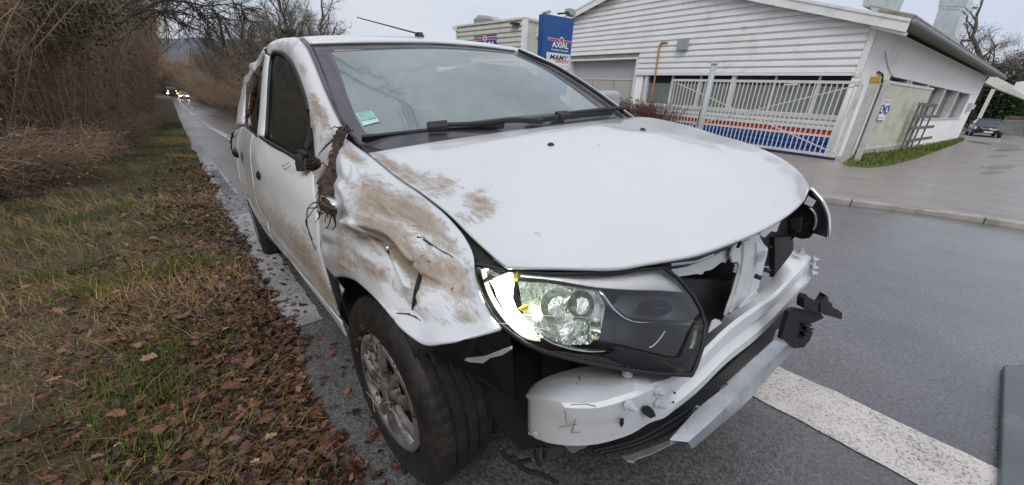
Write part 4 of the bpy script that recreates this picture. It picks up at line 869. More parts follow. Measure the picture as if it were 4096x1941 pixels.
for f, o_ in ((.04, .004), (.30, .006), (.40, -.016), (.62, -.016), (.72, .006), (.94, .004), (1.0, -.004)):
    rows.append(tfc * (1 - f) + bfc * f + fx((o_ if o_ > 0 else 0) + np.where(o_ < 0, o_ * gr + .005 * (1 - gr), 0)))
rows.append(rows[-1] + fx(-.07 * np.clip(tt * 9, 0.02, 1)) + np.array([0, 0, -.002])); GB = np.stack(rows, 0)
beam = mesh('bumper_beam', GB.reshape(-1, 3), gridF(GB.shape[0], 70), M_BEAM, car, True); sharp(beam, 38); mod_solid(beam, .004, 0); beam['label'] = 'bare white steel bumper beam across the front'
ecap = [GB[i, 0] for i in range(1, GB.shape[0] - 1)]; o = mesh('beam_end', ecap, [tuple(range(len(ecap)))], M_BEAM, beam); mod_solid(o, .003)
def beam_at(X, Y, lift_=.002):
    Q_ = pix(GB.reshape(-1, 3)); px = Z(X, Y); ii = np.argsort(((Q_ - px) ** 2).sum(1))[:6]; return T(*px, 'x', GB.reshape(-1, 3)[ii, 0].max() + lift_)
M_BOLT = plain('painted_bolt', (.50, .51, .53), .45, .1, 20)
def nut(X, Y, nrm=(.97, -.15, .2), r_=.0082, par=beam):
    P = beam_at(X, Y, .009); nrm = np.array(nrm) / np.linalg.norm(nrm); a = np.cross(nrm, (0, 0, 1)); a /= np.linalg.norm(a); b_ = np.cross(nrm, a); mbn = MB()
    ring = lambda rad, k, h: [P + nrm * h + rad * (a * math.cos(2 * math.pi * j / k) + b_ * math.sin(2 * math.pi * j / k)) for j in range(k)]
    mbn.prism(ring(r_ * 1.45, 14, -.002), nrm * .005); mbn.prism(ring(r_ * .85, 6, .003), nrm * .010); mbn.prism(ring(r_ * .4, 8, .010), nrm * .010); mbn.build('bolt', M_BOLT, par)
def holem(X, Y, rx, ry, an=0, par=beam):
    P = [beam_at(X + rx * math.cos(t_) * math.cos(an) - ry * math.sin(t_) * math.sin(an), Y + rx * math.cos(t_) * math.sin(an) + ry * math.sin(t_) * math.cos(an), .0) for t_ in np.linspace(0, 2 * math.pi, 15)[:-1]]
    xm_ = max(p[0] for p in P) + .004; P = [np.array([xm_, p[1], p[2]]) for p in P]; o = mesh('hole', P, [tuple(range(14))], M_DARK, par); mod_solid(o, .002)
for p in ((1018, 733), (1018, 798), (865, 806)): nut(*p)
nut(855, 642, (.1, -.1, 1)); nut(1010, 652, (.1, -.1, 1)); nut(1756, 18, (.1, .1, 1), .011)
for p in ((1818, 50), (1816, 92), (1812, 122)): nut(*p, (.8, .6, .1), .010)
holem(946, 826, 22, 27); holem(814, 886, 10, 22, .45); holem(1090, 735, 4, 7); holem(1085, 785, 4, 6)
for (X, Y, rx, ry) in ((603, 684, 9, 6), (588, 713, 7, 10)):
    P = [beam_at(X + rx * math.cos(t_), Y + ry * math.sin(t_), .0) for t_ in np.linspace(0, 2 * math.pi, 11)[:-1]]; zm = max(p[2] for p in P) + .004; o = mesh('hole', [np.array([p[0], p[1], zm]) for p in P], [tuple(range(10))], M_DARK, beam); mod_solid(o, .002)
for L in ([(530, 830), (540, 900)], [(585, 880), (565, 950), (612, 946)], [(560, 805), (640, 800), (690, 812)], [(500, 920), (590, 905)]):
    o = MB(); o.tube([beam_at(*p, .004) for p in L], .0011, 4); o.build('scratch', M_SCR, beam)
tab = [T(*Z(*p), 'x', .64) for p in ((1280, 430), (1300, 372), (1318, 360), (1338, 366), (1336, 384), (1350, 376))]; o = MB(); o.prism(tab, (-.004, 0, 0)); o.build('bracket_tab', M_BEAM, beam)
tab = [T(*Z(*p), 'x', .63) for p in ((1440, 300), (1470, 262), (1530, 212), (1538, 232), (1490, 272))]; o = MB(); o.prism(tab, (-.004, 0, 0)); o.build('bracket_tab', M_BEAM, beam)

M_GUTC = plain('dirty_grey_steel', (.16, .16, .16), .5, .3, 12)
# ---- lower galvanised rail and its bent tail
lc = [(1080, 985, 1168, 998, 1190, 1030), (1220, 830, 1296, 884, 1330, 912), (1380, 700, 1440, 738, 1480, 780), (1500, 580, 1560, 612, 1590, 655), (1620, 470, 1692, 488, 1722, 512)]
la, lb, lcc = ([T(*Z(a[2 * i], a[2 * i + 1]), 'z', z_) for a in lc] for i, z_ in ((0, .262), (1, .252), (2, .205)))
lr = np.stack([crv(np.array(la), 30) - np.array([0, 0, .02]), crv(np.array(la), 30), crv(np.array(lb), 30), crv(np.array(lcc), 30), crv(np.array(lcc), 30) + np.array([-.02, 0, -.004])], 0)
rail = mesh('lower_rail', lr.reshape(-1, 3), gridF(5, 30), M_GALV, car); mod_solid(rail, .004, 0)
tp = [T(*Z(*p), 'z', .19) for p in ((830, 1068), (872, 1062), (960, 1030), (1080, 985), (1112, 992), (990, 1052), (905, 1082), (888, 1100), (858, 1092))]; o = MB(); o.prism(tp, (0, 0, -.006)); o.build('bent_bracket', M_GALV, car)
rb = MB(); pr_ = [T(*Z(*p), 'x', .55) for p in ((1215, 818), (1285, 838), (1330, 800), (1318, 780))]; rb.prism(pr_, (-.01, 0, 0)); rb.build('rail_bracket', M_GALV, rail)
# dark ducting under and behind the beam
dk = MB()
dk.prism([T(*Z(*p), 'x', .60) for p in ((700, 985), (830, 960), (970, 890), (1080, 850), (1200, 755), (1340, 640), (1500, 500), (1640, 360), (1690, 300), (1680, 410), (1630, 412), (1610, 470), (1500, 570), (1335, 720), (1312, 845), (1215, 805), (1080, 960), (900, 1040), (660, 1075), (640, 1040))], (-.02, 0, 0)); dk.build('air_duct', M_BLK, car)
for k_ in range(3):
    o = MB(); o.tube(crv([T(*Z(*p), 'x', .615) for p in ((680 + 30 * k_, 1050 + 12 * k_ - 8), (900 + 20 * k_, 985 + 14 * k_), (1060 + 20 * k_, 900 + 16 * k_), (1180 + 10 * k_, 820 + 14 * k_))], 14), .004, 5); o.build('duct_rib', M_BLK2, car, True)
ep = [T(*Z(*p), 'x', .60) for p in ((515, 1000), (560, 1050), (578, 1058), (612, 1034), (640, 1030), (660, 995))]; o = MB(); o.prism(ep, (-.02, 0, 0)); o.build('chassis_bracket', M_GUTC, car)
bx_ = [T(*Z(*p), 'x', .33) for p in ((150, 640), (340, 500), (640, 580), (560, 630), (400, 680), (345, 760), (345, 960), (500, 1010), (300, 1040), (180, 900))]; o = MB(); o.prism(bx_, (-.10, 0, 0)); o.build('chassis_leg', M_DARK, car)
# ---- radiator pack, crossmember, bonnet latch stay
rad = MB(); rad.box(.44, .46, -.42, .46, .26, .79); ro = rad.build('radiator', M_BLK, car)
fins = MB()
for i in range(34): fins.box(.46, .474, -.40, .44, .28 + .0145 * i, .284 + .0145 * i)
fins.build('radiator_fins', M_BLK2, ro, kind='stuff')
dk2 = MB(); dk2.prism([T(*Z2(*p), 'x', .53) for p in ((215, 720), (480, 735), (540, 745), (620, 690), (560, 900), (520, 985), (400, 1080), (330, 920))], (-.02, 0, 0)); dk2.build('fan_shroud', M_BLK, car)
def relief(name, L, ax, v, depth, mat, dents=(), parent=None, th=.004):
    """a pressed sheet: outline in the close-up frame cut from plate, with bevelled edges"""
    mb = MB(); mb.prism([T(*Z2(*p), ax, v + max(depth, 0) * .3) for p in L], (-max(th, .008), 0, 0)); o = mb.build(name, mat, parent or car); mod_bevel(o, .0025, 2); return o
stay = relief('latch_stay', [(700, 425), (765, 412), (775, 445), (796, 482), (826, 512), (815, 570), (792, 650), (776, 720), (757, 790), (735, 815), (680, 880), (615, 945), (525, 985), (545, 920), (575, 840), (598, 760), (618, 690), (626, 640), (612, 606), (578, 616), (568, 570), (580, 500), (640, 458)], 'x', .575, .03, M_BEAM)
for L_, v_, m_ in (([(660, 470), (705, 450), (690, 560), (668, 700), (620, 850), (580, 960), (560, 965), (600, 840), (640, 690), (655, 600)], .592, M_BEAM), ([(745, 470), (790, 520), (780, 600), (750, 720), (728, 800), (700, 830), (722, 720), (748, 600)], .590, M_BEAM)): relief('pressed_rib', L_, 'x', v_, .0, m_, parent=stay)
o = relief('latch_recess', [(790, 545), (812, 530), (806, 575), (784, 606), (770, 608)], 'x', .608, -.004, M_GALV, parent=stay); relief('latch_slot', [(635, 468), (648, 464), (632, 500), (616, 516)], 'x', .606, .001, M_DARK, parent=stay)
for (X, Y) in ((728, 702), (795, 657)):
    P = T(*Z2(X, Y), 'x', .612); o = MB(); o.tube([P, P + np.array([.02, .004, -.003])], .008, 8); o.build('rubber_stop', M_BLK, stay, True)
cm_ = relief('upper_crossmember', [(165, 690), (205, 712), (335, 692), (352, 698), (376, 690), (376, 676), (430, 664), (505, 608), (535, 618), (532, 602), (572, 570), (548, 520), (450, 545), (300, 590), (130, 612)], 'x', .56, .012, M_BEAM)
relief('crossmember_rib', [(150, 640), (300, 620), (440, 575), (455, 548), (440, 552), (330, 598), (150, 618)], 'x', .580, .008, M_GALV, parent=cm_)
relief('upper_crossmember', [(768, 392), (840, 368), (915, 322), (895, 368), (886, 398), (866, 400), (850, 392), (800, 440), (770, 420)], 'x', .55, .010, M_BEAM)
cp = [T(*Z2(*p), 'x', .54) for p in ((832, 512), (880, 470), (945, 402))]; o = MB(); o.tube(cp, .004, 6); o.build('release_cable', M_BLK2, car, True)
# dark underside just below the bonnet lip
us_ = [p + np.array([-.05, 0, -.025]) for p in crv(hf, 24)]; us2 = [p + np.array([-.09, 0, -.09]) for p in crv(hf, 24)]
o = mesh('bonnet_slam_panel', us_ + us2, [(i, i + 1, 25 + i, 24 + i) for i in range(23)], M_BLK, car); mod_solid(o, .004)

# ---- far headlight seen from behind the bonnet corner
h2 = empty('headlight', (0, 0, 0), (0, 0, 0), car); h2['label'] = 'dark far headlight with a bright chrome rim'
def far(X, Y, x): return T(*Z2(X, Y), 'x', x)
bodyL = [(1118, 95), (1190, 172), (1226, 240), (1250, 330), (1246, 440), (1140, 408), (1115, 440), (1060, 448), (1000, 430), (960, 420), (960, 300), (1040, 225)]
o = MB(); o.prism([T(*Z2(*p), 'y', .74) for p in bodyL], (-.02, .05, 0)); o.build('housing', M_LHOUSE, h2)
rim = crv([T(*Z2(*p), 'y', .735) for p in ((1120, 92), (1160, 135), (1196, 178), (1222, 228), (1240, 285), (1246, 360), (1242, 440))], 26); o = MB(); o.tube(rim, .0075, 8); o.build('lens_rim', M_CHROME, h2, True)
o = MB(); o.prism([T(*Z2(*p), 'y', .725) for p in ((1102, 148), (1157, 182), (1130, 225), (1074, 200))], (0, .003, 0)); o.build('paper_label', plain('white_label', (.62, .63, .65), .6), h2)
arc = crv([T(*Z2(*p), 'y', .73) for p in ((1110, 228), (1140, 255), (1156, 300), (1150, 360), (1138, 385))], 16); o = MB(); o.tube(arc, .005, 6); o.build('inner_ring', plain('smoked_ring', (.30, .31, .32), .25, metal=.6), h2, True)
o = MB(); o.prism([T(*Z2(*p), 'y', .66) for p in ((980, 310), (1055, 300), (1040, 400), (985, 370))], (0, .02, 0)); o.build('relay_box', M_BLK2, car)
o = MB(); o.prism([T(*Z2(*p), 'x', .55) for p in ((870, 440), (1000, 425), (1000, 560), (930, 700), (870, 720))], (-.02, 0, 0)); o.build('side_shroud', M_BLK, car)

# ---- broken black plastic bracket sticking out
M_BRK = plain('torn_black_plastic', (.007, .007, .0075), .55, .3, 20, spec=.3)
bk_ = MB()
bk_.prism([T(*Z2(*p), 'x', .72) for p in ((970, 955), (1015, 932), (1085, 945), (1195, 965), (1215, 998), (1150, 1030), (1105, 1048), (1138, 1100), (1118, 1152), (1075, 1205), (1000, 1212), (958, 1165), (915, 1148), (940, 1050))], (-.014, .004, .0))
bk_.prism([T(*Z2(*p), 'x', .745) for p in ((1072, 920), (1076, 862), (1096, 834), (1106, 852), (1188, 892), (1190, 962), (1120, 950))], (-.02, 0, 0))
bk_.prism([T(*Z2(*p), 'x', .75) for p in ((1188, 900), (1222, 850), (1222, 838), (1240, 845), (1250, 885), (1274, 898), (1268, 922), (1300, 935), (1342, 962), (1340, 1012), (1290, 995), (1225, 980), (1190, 962))], (-.02, .006, .004))
for X, Y in ((1112, 1050), (1124, 1078), (1110, 1110), (1100, 1135)): bk_.prism([T(*Z2(X + dx, Y + dy), 'x', .735) for dx, dy in ((-30, -8), (22, -4), (26, 6), (-26, 12))], (-.02, 0, 0))
bro = bk_.build('broken_bracket', M_BRK, car); mod_bevel(bro, .003, 2)

# ---- loose wiring hanging under the nose
for L in ([(2000, 1790), (2030, 1830), (2080, 1850), (2120, 1840)], [(2050, 1830), (2100, 1880), (2160, 1895), (2230, 1930)], [(2150, 1790), (2145, 1830), (2160, 1860)], [(2180, 1790), (2178, 1830)]):
    pw = [T(x, y, 'x', .50) for x, y in L]; o = MB(); o.tube(crv(pw, 14), .006, 5); o.build('hanging_wire', M_BLK2, car, True)

# ---- turf and roots jammed in the door gap: things caught on the car
def clump(name, L, ax, sc, seed, label, roots=26, mat=M_MUD):
    """lumpy mass along a traced line (x, y, depth, radius)"""
    rr3 = np.random.default_rng(seed); P = np.array([T(x, y, ax, v) for x, y, v, r_ in L]); rad_ = np.array([l[3] for l in L]) * sc; k = 40
    C = crv(P, k); rd_ = crv(np.c_[np.arange(len(rad_)), rad_], k)[:, 1]; V, F = tube(C, rd_, 14); V = np.array(V)
    V += rr3.normal(0, 1, V.shape) * np.repeat(rd_, 14)[:, None] * .20
    me = bpy.data.meshes.new(name); base = empty(name, (0, 0, 0)); base.matrix_world = Matrix.Translation(CO) @ Matrix(CM).to_4x4()
    mesh('soil', V, F, mat, base)
    mb4 = MB()
    for i in range(roots):
        j = rr3.integers(0, k); d0 = rr3.normal(0, 1, 3); d0[1] = -abs(d0[1]) * .5; d0 /= np.linalg.norm(d0); ln = rr3.uniform(.02, .055); p0 = C[j] + d0 * rd_[j] * .6
        p1 = p0 + d0 * ln * .6; p2 = p0 + d0 * ln + np.array([0, 0, -ln * .35]); mb4.tube([p0, p1, p2], [.0028, .002, .001], 4)
    mb4.build('roots', M_ROOT, base, kind='stuff'); base['label'] = label; base['category'] = 'turf clump'; return base
c1 = clump('turf_clump', [(1388, 508, -.655, .010), (1370, 525, -.68, .020), (1356, 565, -.71, .017), (1344, 625, -.745, .018), (1334, 685, -.78, .021), (1322, 735, -.81, .026), (1310, 780, -.835, .030), (1314, 815, -.845, .027), (1332, 850, -.85, .010)], 'y', .85, 4, 'dark clod of soil and roots jammed beside the windscreen pillar of the crashed car', 60)
for L in ([(1290, 790), (1262, 830), (1228, 850), (1232, 920), (1262, 1000)], [(1290, 800), (1240, 860), (1225, 900), (1250, 960)], [(1330, 850), (1312, 905), (1302, 912)], [(1338, 850), (1342, 895), (1330, 920)], [(1380, 540), (1402, 520), (1412, 522)], [(1300, 760), (1270, 800), (1262, 815)]):
    o = MB(); o.tube(crv([T(x, y, 'y', -.862) for x, y in L], 14), .0018, 4); o.build('root_strand', M_ROOT, c1, True)
bl = [T(1288, 788, 'y', -.862), T(1312, 805, 'y', -.864), T(1334, 818, 'y', -.866)]
o = MB(); o.tube([bl[0], bl[0] * .7 + bl[2] * .3, bl[1], bl[2], bl[2] + (bl[2] - bl[1]) * .3], [.005, .013, .014, .011, .006], 12); o.build('bulb_holder', M_CHROME, car, True)
clump('turf_clump', [(1215, 610, -.835, .006), (1222, 630, -.83, .016), (1238, 645, -.82, .022), (1252, 655, -.80, .018)], 'y', 1.0, 9, 'small clod of mud stuck on the torn mirror base of the crashed car', 16)
c3 = clump('turf_clump', [(1030, 300, -.77, .016), (1022, 340, -.79, .022), (1012, 400, -.81, .024), (1004, 440, -.83, .018), (992, 470, -.85, .010)], 'y', .62, 12, 'brown dead leaves and twigs stuck in the rear door window of the crashed car', 30, plain('dead_leaf_mass', (.075, .042, .022), .85, .6, 40, .8, 50))
clump('turf_clump', [(932, 530, -.93, .010), (926, 560, -.94, .014), (928, 600, -.94, .008)], 'y', .6, 15, 'dark tuft of roots on the tail corner of the crashed car', 14)
# ================================================================ body shop across the yard
KB = 1.6; BA = np.array([-.5953, .8035, 0.]); BB = np.array([.8035, .5953, 0.]); UPZ = np.array([0, 0, 1.0])
C0 = EYE + KB * (np.array([7.18, 8.84, -.085]) - EYE)
def zf(z): return 1.15 + KB * (z - 1.15)
def FB(u, z, off=0.0): p = C0 + BA * (KB * u) - BB * off; p[2] = zf(z); return p       # front: u leftwards from the corner, off towards the road
def SB(v, z, off=0.0): p = C0 + BB * (KB * v) - BA * off; p[2] = zf(z); return p       # side: v backwards from the corner
def fuz(px, py): P = on_plane(px, py, C0, BB); return float((P - C0) @ BA) / KB, (P[2] - 1.15) / KB + 1.15
def svz(px, py): P = on_plane(px, py, C0, BA); return float((P - C0) @ BB) / KB, (P[2] - 1.15) / KB + 1.15
M_SID = plain('white_painted_cladding', (.80, .805, .80), .45, .05, 1.2, .05, 30, dirt=(.56, .55, .49), dirtamt=.06)
M_GRO = plain('cladding_groove', (.25, .25, .24), .6, .2, 3)
M_WALL = plain('white_render', (.86, .855, .85), .85, .05, 1.0, .25, 40, dirt=(.48, .47, .44), dirtamt=.05)
M_FAS = plain('white_fascia', (.72, .73, .72), .5, .08, 1.5, dirt=(.34, .36, .27), dirtamt=.04)
M_RED = plain('red_cladding', (.55, .035, .04), .45, .12, 4); M_BLU = plain('blue_cladding', (.018, .085, .34), .4, .2, 4)
M_WG = plain('dim_window_glass', (.020, .026, .034), .12, .4, .6, spec=.6); M_WF = plain('grey_pane_sheet', (.17, .19, .185), .35, .2, .9)
M_FRM = plain('white_window_frame', (.62, .625, .62), .45, .06, 3, dirt=(.40, .40, .34), dirtamt=.05)
M_ROOF = plain('fibre_cement_roof', (.21, .20, .175), .9, .35, 3, .4, 20, dirt=(.12, .13, .06), dirtamt=.15)
M_GUT = plain('grey_gutter', (.20, .21, .22), .5, .2, 5)
M_SHUT = plain('grey_shutter', (.40, .41, .42), .5, .06, 2); M_BEI = plain('beige_obscured_pane', (.43, .40, .36), .4, .06, 2)
bld = empty('body_shop', C0, label='long white clad body shop with gabled front, window band and red and blue stripes', category='building')
def bpart(mb, name, mat, parent=bld, smooth=False, **k):
    o = mb.build(name, mat, parent, smooth, **k); o.matrix_parent_inverse = Matrix.Translation(Vector(parent.location)).inverted() if parent is bld else parent.matrix_parent_inverse; return o
def gz(u): return min(2.93 + .236 * (11.92 - u), 2.56 + .29 * (u + .44))          # underside of the gable verge
def u_at(z): return max(0.08, (z - 2.56) / .29 - .44), min(12.0, 11.92 - (z - 2.93) / .236)
def fbox(mb, u0, u1, z0, z1, o0, o1): mb.prism([FB(u0, z0, o0), FB(u1, z0, o0), FB(u1, z1, o0), FB(u0, z1, o0)], -BB * (o1 - o0)); return mb
def sbox(mb, v0, v1, z0, z1, o0, o1): mb.prism([SB(v0, z0, o0), SB(v1, z0, o0), SB(v1, z1, o0), SB(v0, z1, o0)], -BA * (o1 - o0)); return mb
def board(u0, u1, z0, h, mat, d=.085):
    """one cladding board: broad face, sloped shoulder and recessed joint"""
    pr_ = [(d, z0 + .002), (d, z0 + h * .56), (d * .12, z0 + h * .70), (d * .10, z0 + h - .001), (0, z0 + h - .001), (0, z0 + .002)]
    V = [FB(u0, z, o) for o, z in pr_] + [FB(u1, z, o) for o, z in pr_]; k = len(pr_); mb = MB(); mb.add(V, [tuple(range(k)), tuple(range(2 * k - 1, k - 1, -1))] + [(i, k + i, k + (i + 1) % k, (i + 1) % k) for i in range(k)]); bpart(mb, 'cladding_board', mat)
zz = 1.795
while zz < 4.25:
    u0, u1 = u_at(zz + .02)
    if zz < 2.25: board(.08, 5.70, zz, .15, M_SID); board(8.86, 12.0, zz, .15, M_SID)
    else: board(u0, u1, zz, .15, M_SID)
    zz += .15
for k in range(10): board(8.95, 12.0, .30 + .15 * k, .15, M_SID)
for pg in ([(-.02, 1.735), (5.71, 1.735), (5.71, 4.31), (-.02, 2.66)], [(5.713, 2.235), (8.857, 2.235), (8.857, 3.64), (5.8, 4.34)], [(8.86, -.2), (12.02, -.2), (12.02, 2.9), (8.86, 3.63)], [(.05, -.2), (5.44, -.2), (5.44, .893), (.05, .893)]):
    mb = MB(); mb.prism([FB(u, z, -.02) for u, z in pg], BB * .10); bpart(mb, 'front_wall', M_GRO)
mb = MB(); fbox(mb, .05, 5.72, 1.735, 1.79, 0, .10); bpart(mb, 'drip_trim', M_FAS)
mb = MB(); fbox(mb, -.03, .075, 1.70, 2.66, -.01, .07); bpart(mb, 'corner_trim', M_FAS)
mb = MB(); fbox(mb, -.03, .10, -.15, 1.70, -.01, .05); bpart(mb, 'corner_pier', M_WALL)
# lower wall
for i in range(2): board(.10, 5.25, .60 + .11 * i, .11, M_SID)
mb = MB(); fbox(mb, .10, 5.25, .825, .90, 0, .09); bpart(mb, 'window_sill', M_FRM)
mb = MB(); fbox(mb, .10, 5.3, .50, .595, 0, .05); bpart(mb, 'red_stripe', M_RED); mb = MB(); fbox(mb, .10, 5.3, .445, .498, 0, .045); bpart(mb, 'white_stripe', M_SID)
for i in range(5): board(.10, 5.3, -.14 + .117 * i, .117, M_BLU)
mb = MB(); fbox(mb, 5.05, 5.40, .38, .80, .10, .16); bpart(mb, 'red_panel', M_RED)
# window band
us_w = [fuz(x, 389)[0] for x in (3405, 3253, 3080, 2918, 2784, 2673, 2575)]
for i in range(6):
    u0, u1 = us_w[i], us_w[i + 1]
    mb = MB(); fbox(mb, u0 + .02, u1 - .02, .90, 1.735, -.16, -.14); g_ = bpart(mb, 'window_pane', M_WG)
    mb = MB(); fbox(mb, u0 + .03, u1 - .03, .90, 1.52, -.139, -.135); mb.build('lower_pane_sheet', M_WF, g_)  # paler grey sheet over the lower part of each pane
for i, u in enumerate(us_w):
    wd = .055 if i in (3, 6, 0) else .022; mb = MB(); fbox(mb, u - wd, u + wd, .895, 1.735, -.13, .03 if wd > .03 else -.06); bpart(mb, 'window_post', M_FRM)
mb = MB(); fbox(mb, .1, 5.4, .895, .925, -.13, -.02); bpart(mb, 'window_rail', M_FRM)
# shutter bay
mb = MB(); fbox(mb, 5.72, 8.86, 2.215, 2.26, -.30, .10); bpart(mb, 'bay_lintel', M_FAS)
for u0, u1 in ((5.68, 5.78), (8.80, 8.90)): mb = MB(); fbox(mb, u0, u1, -.2, 2.215, -.30, .08); bpart(mb, 'bay_jamb', M_FRM)
mb = MB(); fbox(mb, 5.44, 5.68, -.2, 1.74, -.2, .02); bpart(mb, 'white_pier', M_WALL)
mb = MB(); fbox(mb, 5.78, 8.80, 1.62, 2.22, -.36, -.30); bpart(mb, 'shutter_head', M_SHUT)
for i in range(3):
    mb = MB(); fbox(mb, 5.80 + i * 1.0, 6.77 + i * 1.0, .95, 1.60, -.36, -.32); bpart(mb, 'obscured_pane', M_BEI)
    mb = MB(); fbox(mb, 5.80 + i * 1.0, 6.77 + i * 1.0, .0, .90, -.36, -.32); bpart(mb, 'door_panel', M_SHUT)
for z in (.90, 1.60): mb = MB(); fbox(mb, 5.78, 8.80, z, z + .03, -.36, -.29); bpart(mb, 'pane_rail', M_FRM)
# body behind, roof, verge fascia
mb = MB(); mb.prism([FB(.45, -.2, -.62), FB(11.9, -.2, -.62), FB(11.9, 2.85, -.62), FB(5.8, 4.28, -.62), FB(.45, 2.70, -.62)], BB * 29); bpart(mb, 'rear_mass', M_WALL)
def roofp(mb, ua, za, ub, zb, th=.05, o0=.35, depth=32): mb.prism([FB(ua, za, o0), FB(ub, zb, o0), FB(ub, zb + th, o0), FB(ua, za + th, o0)], BB * depth)
mb = MB(); roofp(mb, -.52, 2.66, 5.8, 4.49); bpart(mb, 'roof_slope', M_ROOF); mb = MB(); roofp(mb, 5.8, 4.49, 12.3, 2.955); bpart(mb, 'roof_slope', M_ROOF)
def fasc(ua, ub, za, zb, h0=.17): mb = MB(); mb.prism([FB(ua, za - h0, .37), FB(ub, zb - h0, .37), FB(ub, zb + .0, .37), FB(ua, za, .37)], BB * .06); bpart(mb, 'verge_fascia', M_FAS); mb = MB(); mb.prism([FB(ua, za, .40), FB(ub, zb, .40), FB(ub, zb + .055, .40), FB(ua, za + .055, .40)], BB * .25); bpart(mb, 'verge_capping', M_FAS)
fasc(-.52, 2.6, 2.66, 3.566); fasc(2.61, 5.8, 3.569, 4.49); fasc(5.8, 12.3, 4.49, 2.955)
mb = MB(); mb.prism([FB(-.52, 2.49, .30), FB(.06, 2.66, .30), FB(.06, 2.62, .30), FB(-.50, 2.44, .30)], BB * .30); bpart(mb, 'soffit', M_FAS)
# corrugation ends and gutter along the side eave
rid = MB(); k = 0
for v in np.arange(-.1, 19.5, .155):
    P = SB(v, 2.735, .84); rid.tube([P - BA * 0 + UPZ * .03, P + BA * .9 + UPZ * (.03 + .9 * .29)], .075, 6)
bpart(rid, 'roof_corrugations', M_ROOF, kind='stuff')
mb = MB(); gut = [SB(v, 2.665, .88) for v in (-.15, 6, 12, 19.4)]; mb.tube(gut, .095, 8); bpart(mb, 'gutter', M_GUT, smooth=True)
# side wall with its window band
sv = [svz(x, y)[0] for x, y in ((3650, 326), (3717, 343), (3786, 357), (3838, 368), (3884, 378))]
mb = MB(); sbox(mb, .05, 19.0, -.2, .84, -.2, .0); bpart(mb, 'side_wall', M_WALL); mb = MB(); sbox(mb, .05, 19.0, 1.86, 2.72, -.2, .0); bpart(mb, 'side_wall', M_WALL)
mb = MB(); sbox(mb, sv[4], 19.0, .84, 1.86, -.2, -.002); bpart(mb, 'side_wall', M_WALL); mb = MB(); sbox(mb, .05, 2.4, .84, 1.86, -.2, -.002); bpart(mb, 'side_wall', M_WALL)
mb = MB(); sbox(mb, 2.4, sv[4], .80, .845, -.2, .06); bpart(mb, 'window_sill', M_FRM)
edges = [2.4, 4.4] + sv
for i in range(len(edges) - 1):
    v0, v1 = edges[i], edges[i + 1]; mb = MB(); sbox(mb, v0 + .03, v1 - .03, .86, 1.85, -.40, -.36); g_ = bpart(mb, 'window_pane', M_WG)
    vm = (v0 + v1) / 2; mb = MB(); sbox(mb, vm - .04, vm + .04, .86, 1.85, -.35, -.30); bpart(mb, 'window_mullion', M_FRM)
    mb = MB(); sbox(mb, v0 + .05, vm - .05, 1.45, 1.83, -.345, -.34); bpart(mb, 'window_blind', M_FRM)
    mb = MB(); sbox(mb, v1 - .09, v1 + .09, .845, 1.86, -.45, -.02); bpart(mb, 'window_pier', M_FRM)
cab = crv([SB(*svz(3537, 205), .03), SB(*svz(3542, 240), .03), SB(*svz(3555, 285), .03), SB(*svz(3578, 315), .03)], 12); mb = MB(); mb.tube(cab, .012, 5); bpart(mb, 'loose_cable', M_GUT)
cab = crv([SB(*svz(3507, 288), .05), SB(*svz(3522, 305), .06), SB(*svz(3520, 330), .06)], 8); mb = MB(); mb.tube(cab, .035, 6); bpart(mb, 'hose_stub', M_BLK)
mb = MB(); c_ = SB(*svz(3872, 430), .06); mb.frame(c_, BB, BA, UPZ, .55, .06, .30); bpart(mb, 'meter_box', M_SHUT)
mb = MB(); c_ = SB(*svz(3885, 428), .10); mb.frame(c_, BB, BA, UPZ, .2, .08, .16); bpart(mb, 'wall_lamp', M_FRM)
# gas pipe, vent box, small fittings on the front
M_YEL = plain('ochre_gas_pipe', (.40, .23, .07), .5, .2, 6)
P = lambda x, y, o: FB(*fuz(x, y), o)
mb = MB(); mb.tube(crv([P(2676, 172, .10), P(2652, 174, .14), P(2645, 184, .14)], 10).tolist() + [P(2630, 290, .14), P(2613, 393, .14), P(2605, 440, .14)], .042, 8); bpart(mb, 'gas_pipe', M_YEL, smooth=True)
mb = MB(); q_ = [P(x, y, .06) for x, y in ((2724, 161), (2763, 159), (2756, 201), (2719, 203))]; mb.prism(q_, -BB * .22); bpart(mb, 'vent_box', plain('grey_sheet_metal', (.27, .32, .34), .45, .15, 6), )
mb = MB(); q_ = [P(x, y, .02) for x, y in ((3143, 336), (3192, 334), (3192, 341), (3143, 342))]; mb.prism(q_, -BB * .05); bpart(mb, 'small_sign', M_FRM)

# ducts standing on the roof: things of their own
M_DUCT = plain('galvanised_duct', (.52, .56, .56), .38, .14, 3, dirt=(.36, .40, .38), dirtamt=.1, metal=.35)
def duct(name, L, D, label):
    o = empty(name, at_dist(*L[0], D), label=label, category='duct', group='metal ducts on the roof'); Dp = at_dist(*L[0], D); inv = Matrix.Translation(-Vector(Dp))
    for nm, pts, dep in L[1]:
        q_ = [on_plane(x, y, Dp, BB) for x, y in pts]; mb = MB(); mb.prism(q_, BB * dep); p_ = mb.build(nm, M_DUCT, o); p_.matrix_parent_inverse = inv
    return o
z4 = lambda X, Y: (3200 + .655 * X, .655 * Y)
duct('roof_duct', (z4(870, 200), [('shaft', [z4(*p) for p in ((848, 50), (990, 62), (945, 216), (800, 190))], 1.0), ('collar', [z4(*p) for p in ((842, 38), (1006, 46), (998, 66), (846, 54))], 1.15), ('cap', [z4(*p) for p in ((860, -50), (1042, -50), (1012, 44), (845, 36))], 1.2), ('base', [z4(*p) for p in ((800, 190), (950, 216), (962, 236), (946, 258), (900, 250), (830, 215))], .9)]), 27, 'tall galvanised duct standing alone near the right end of the roof')
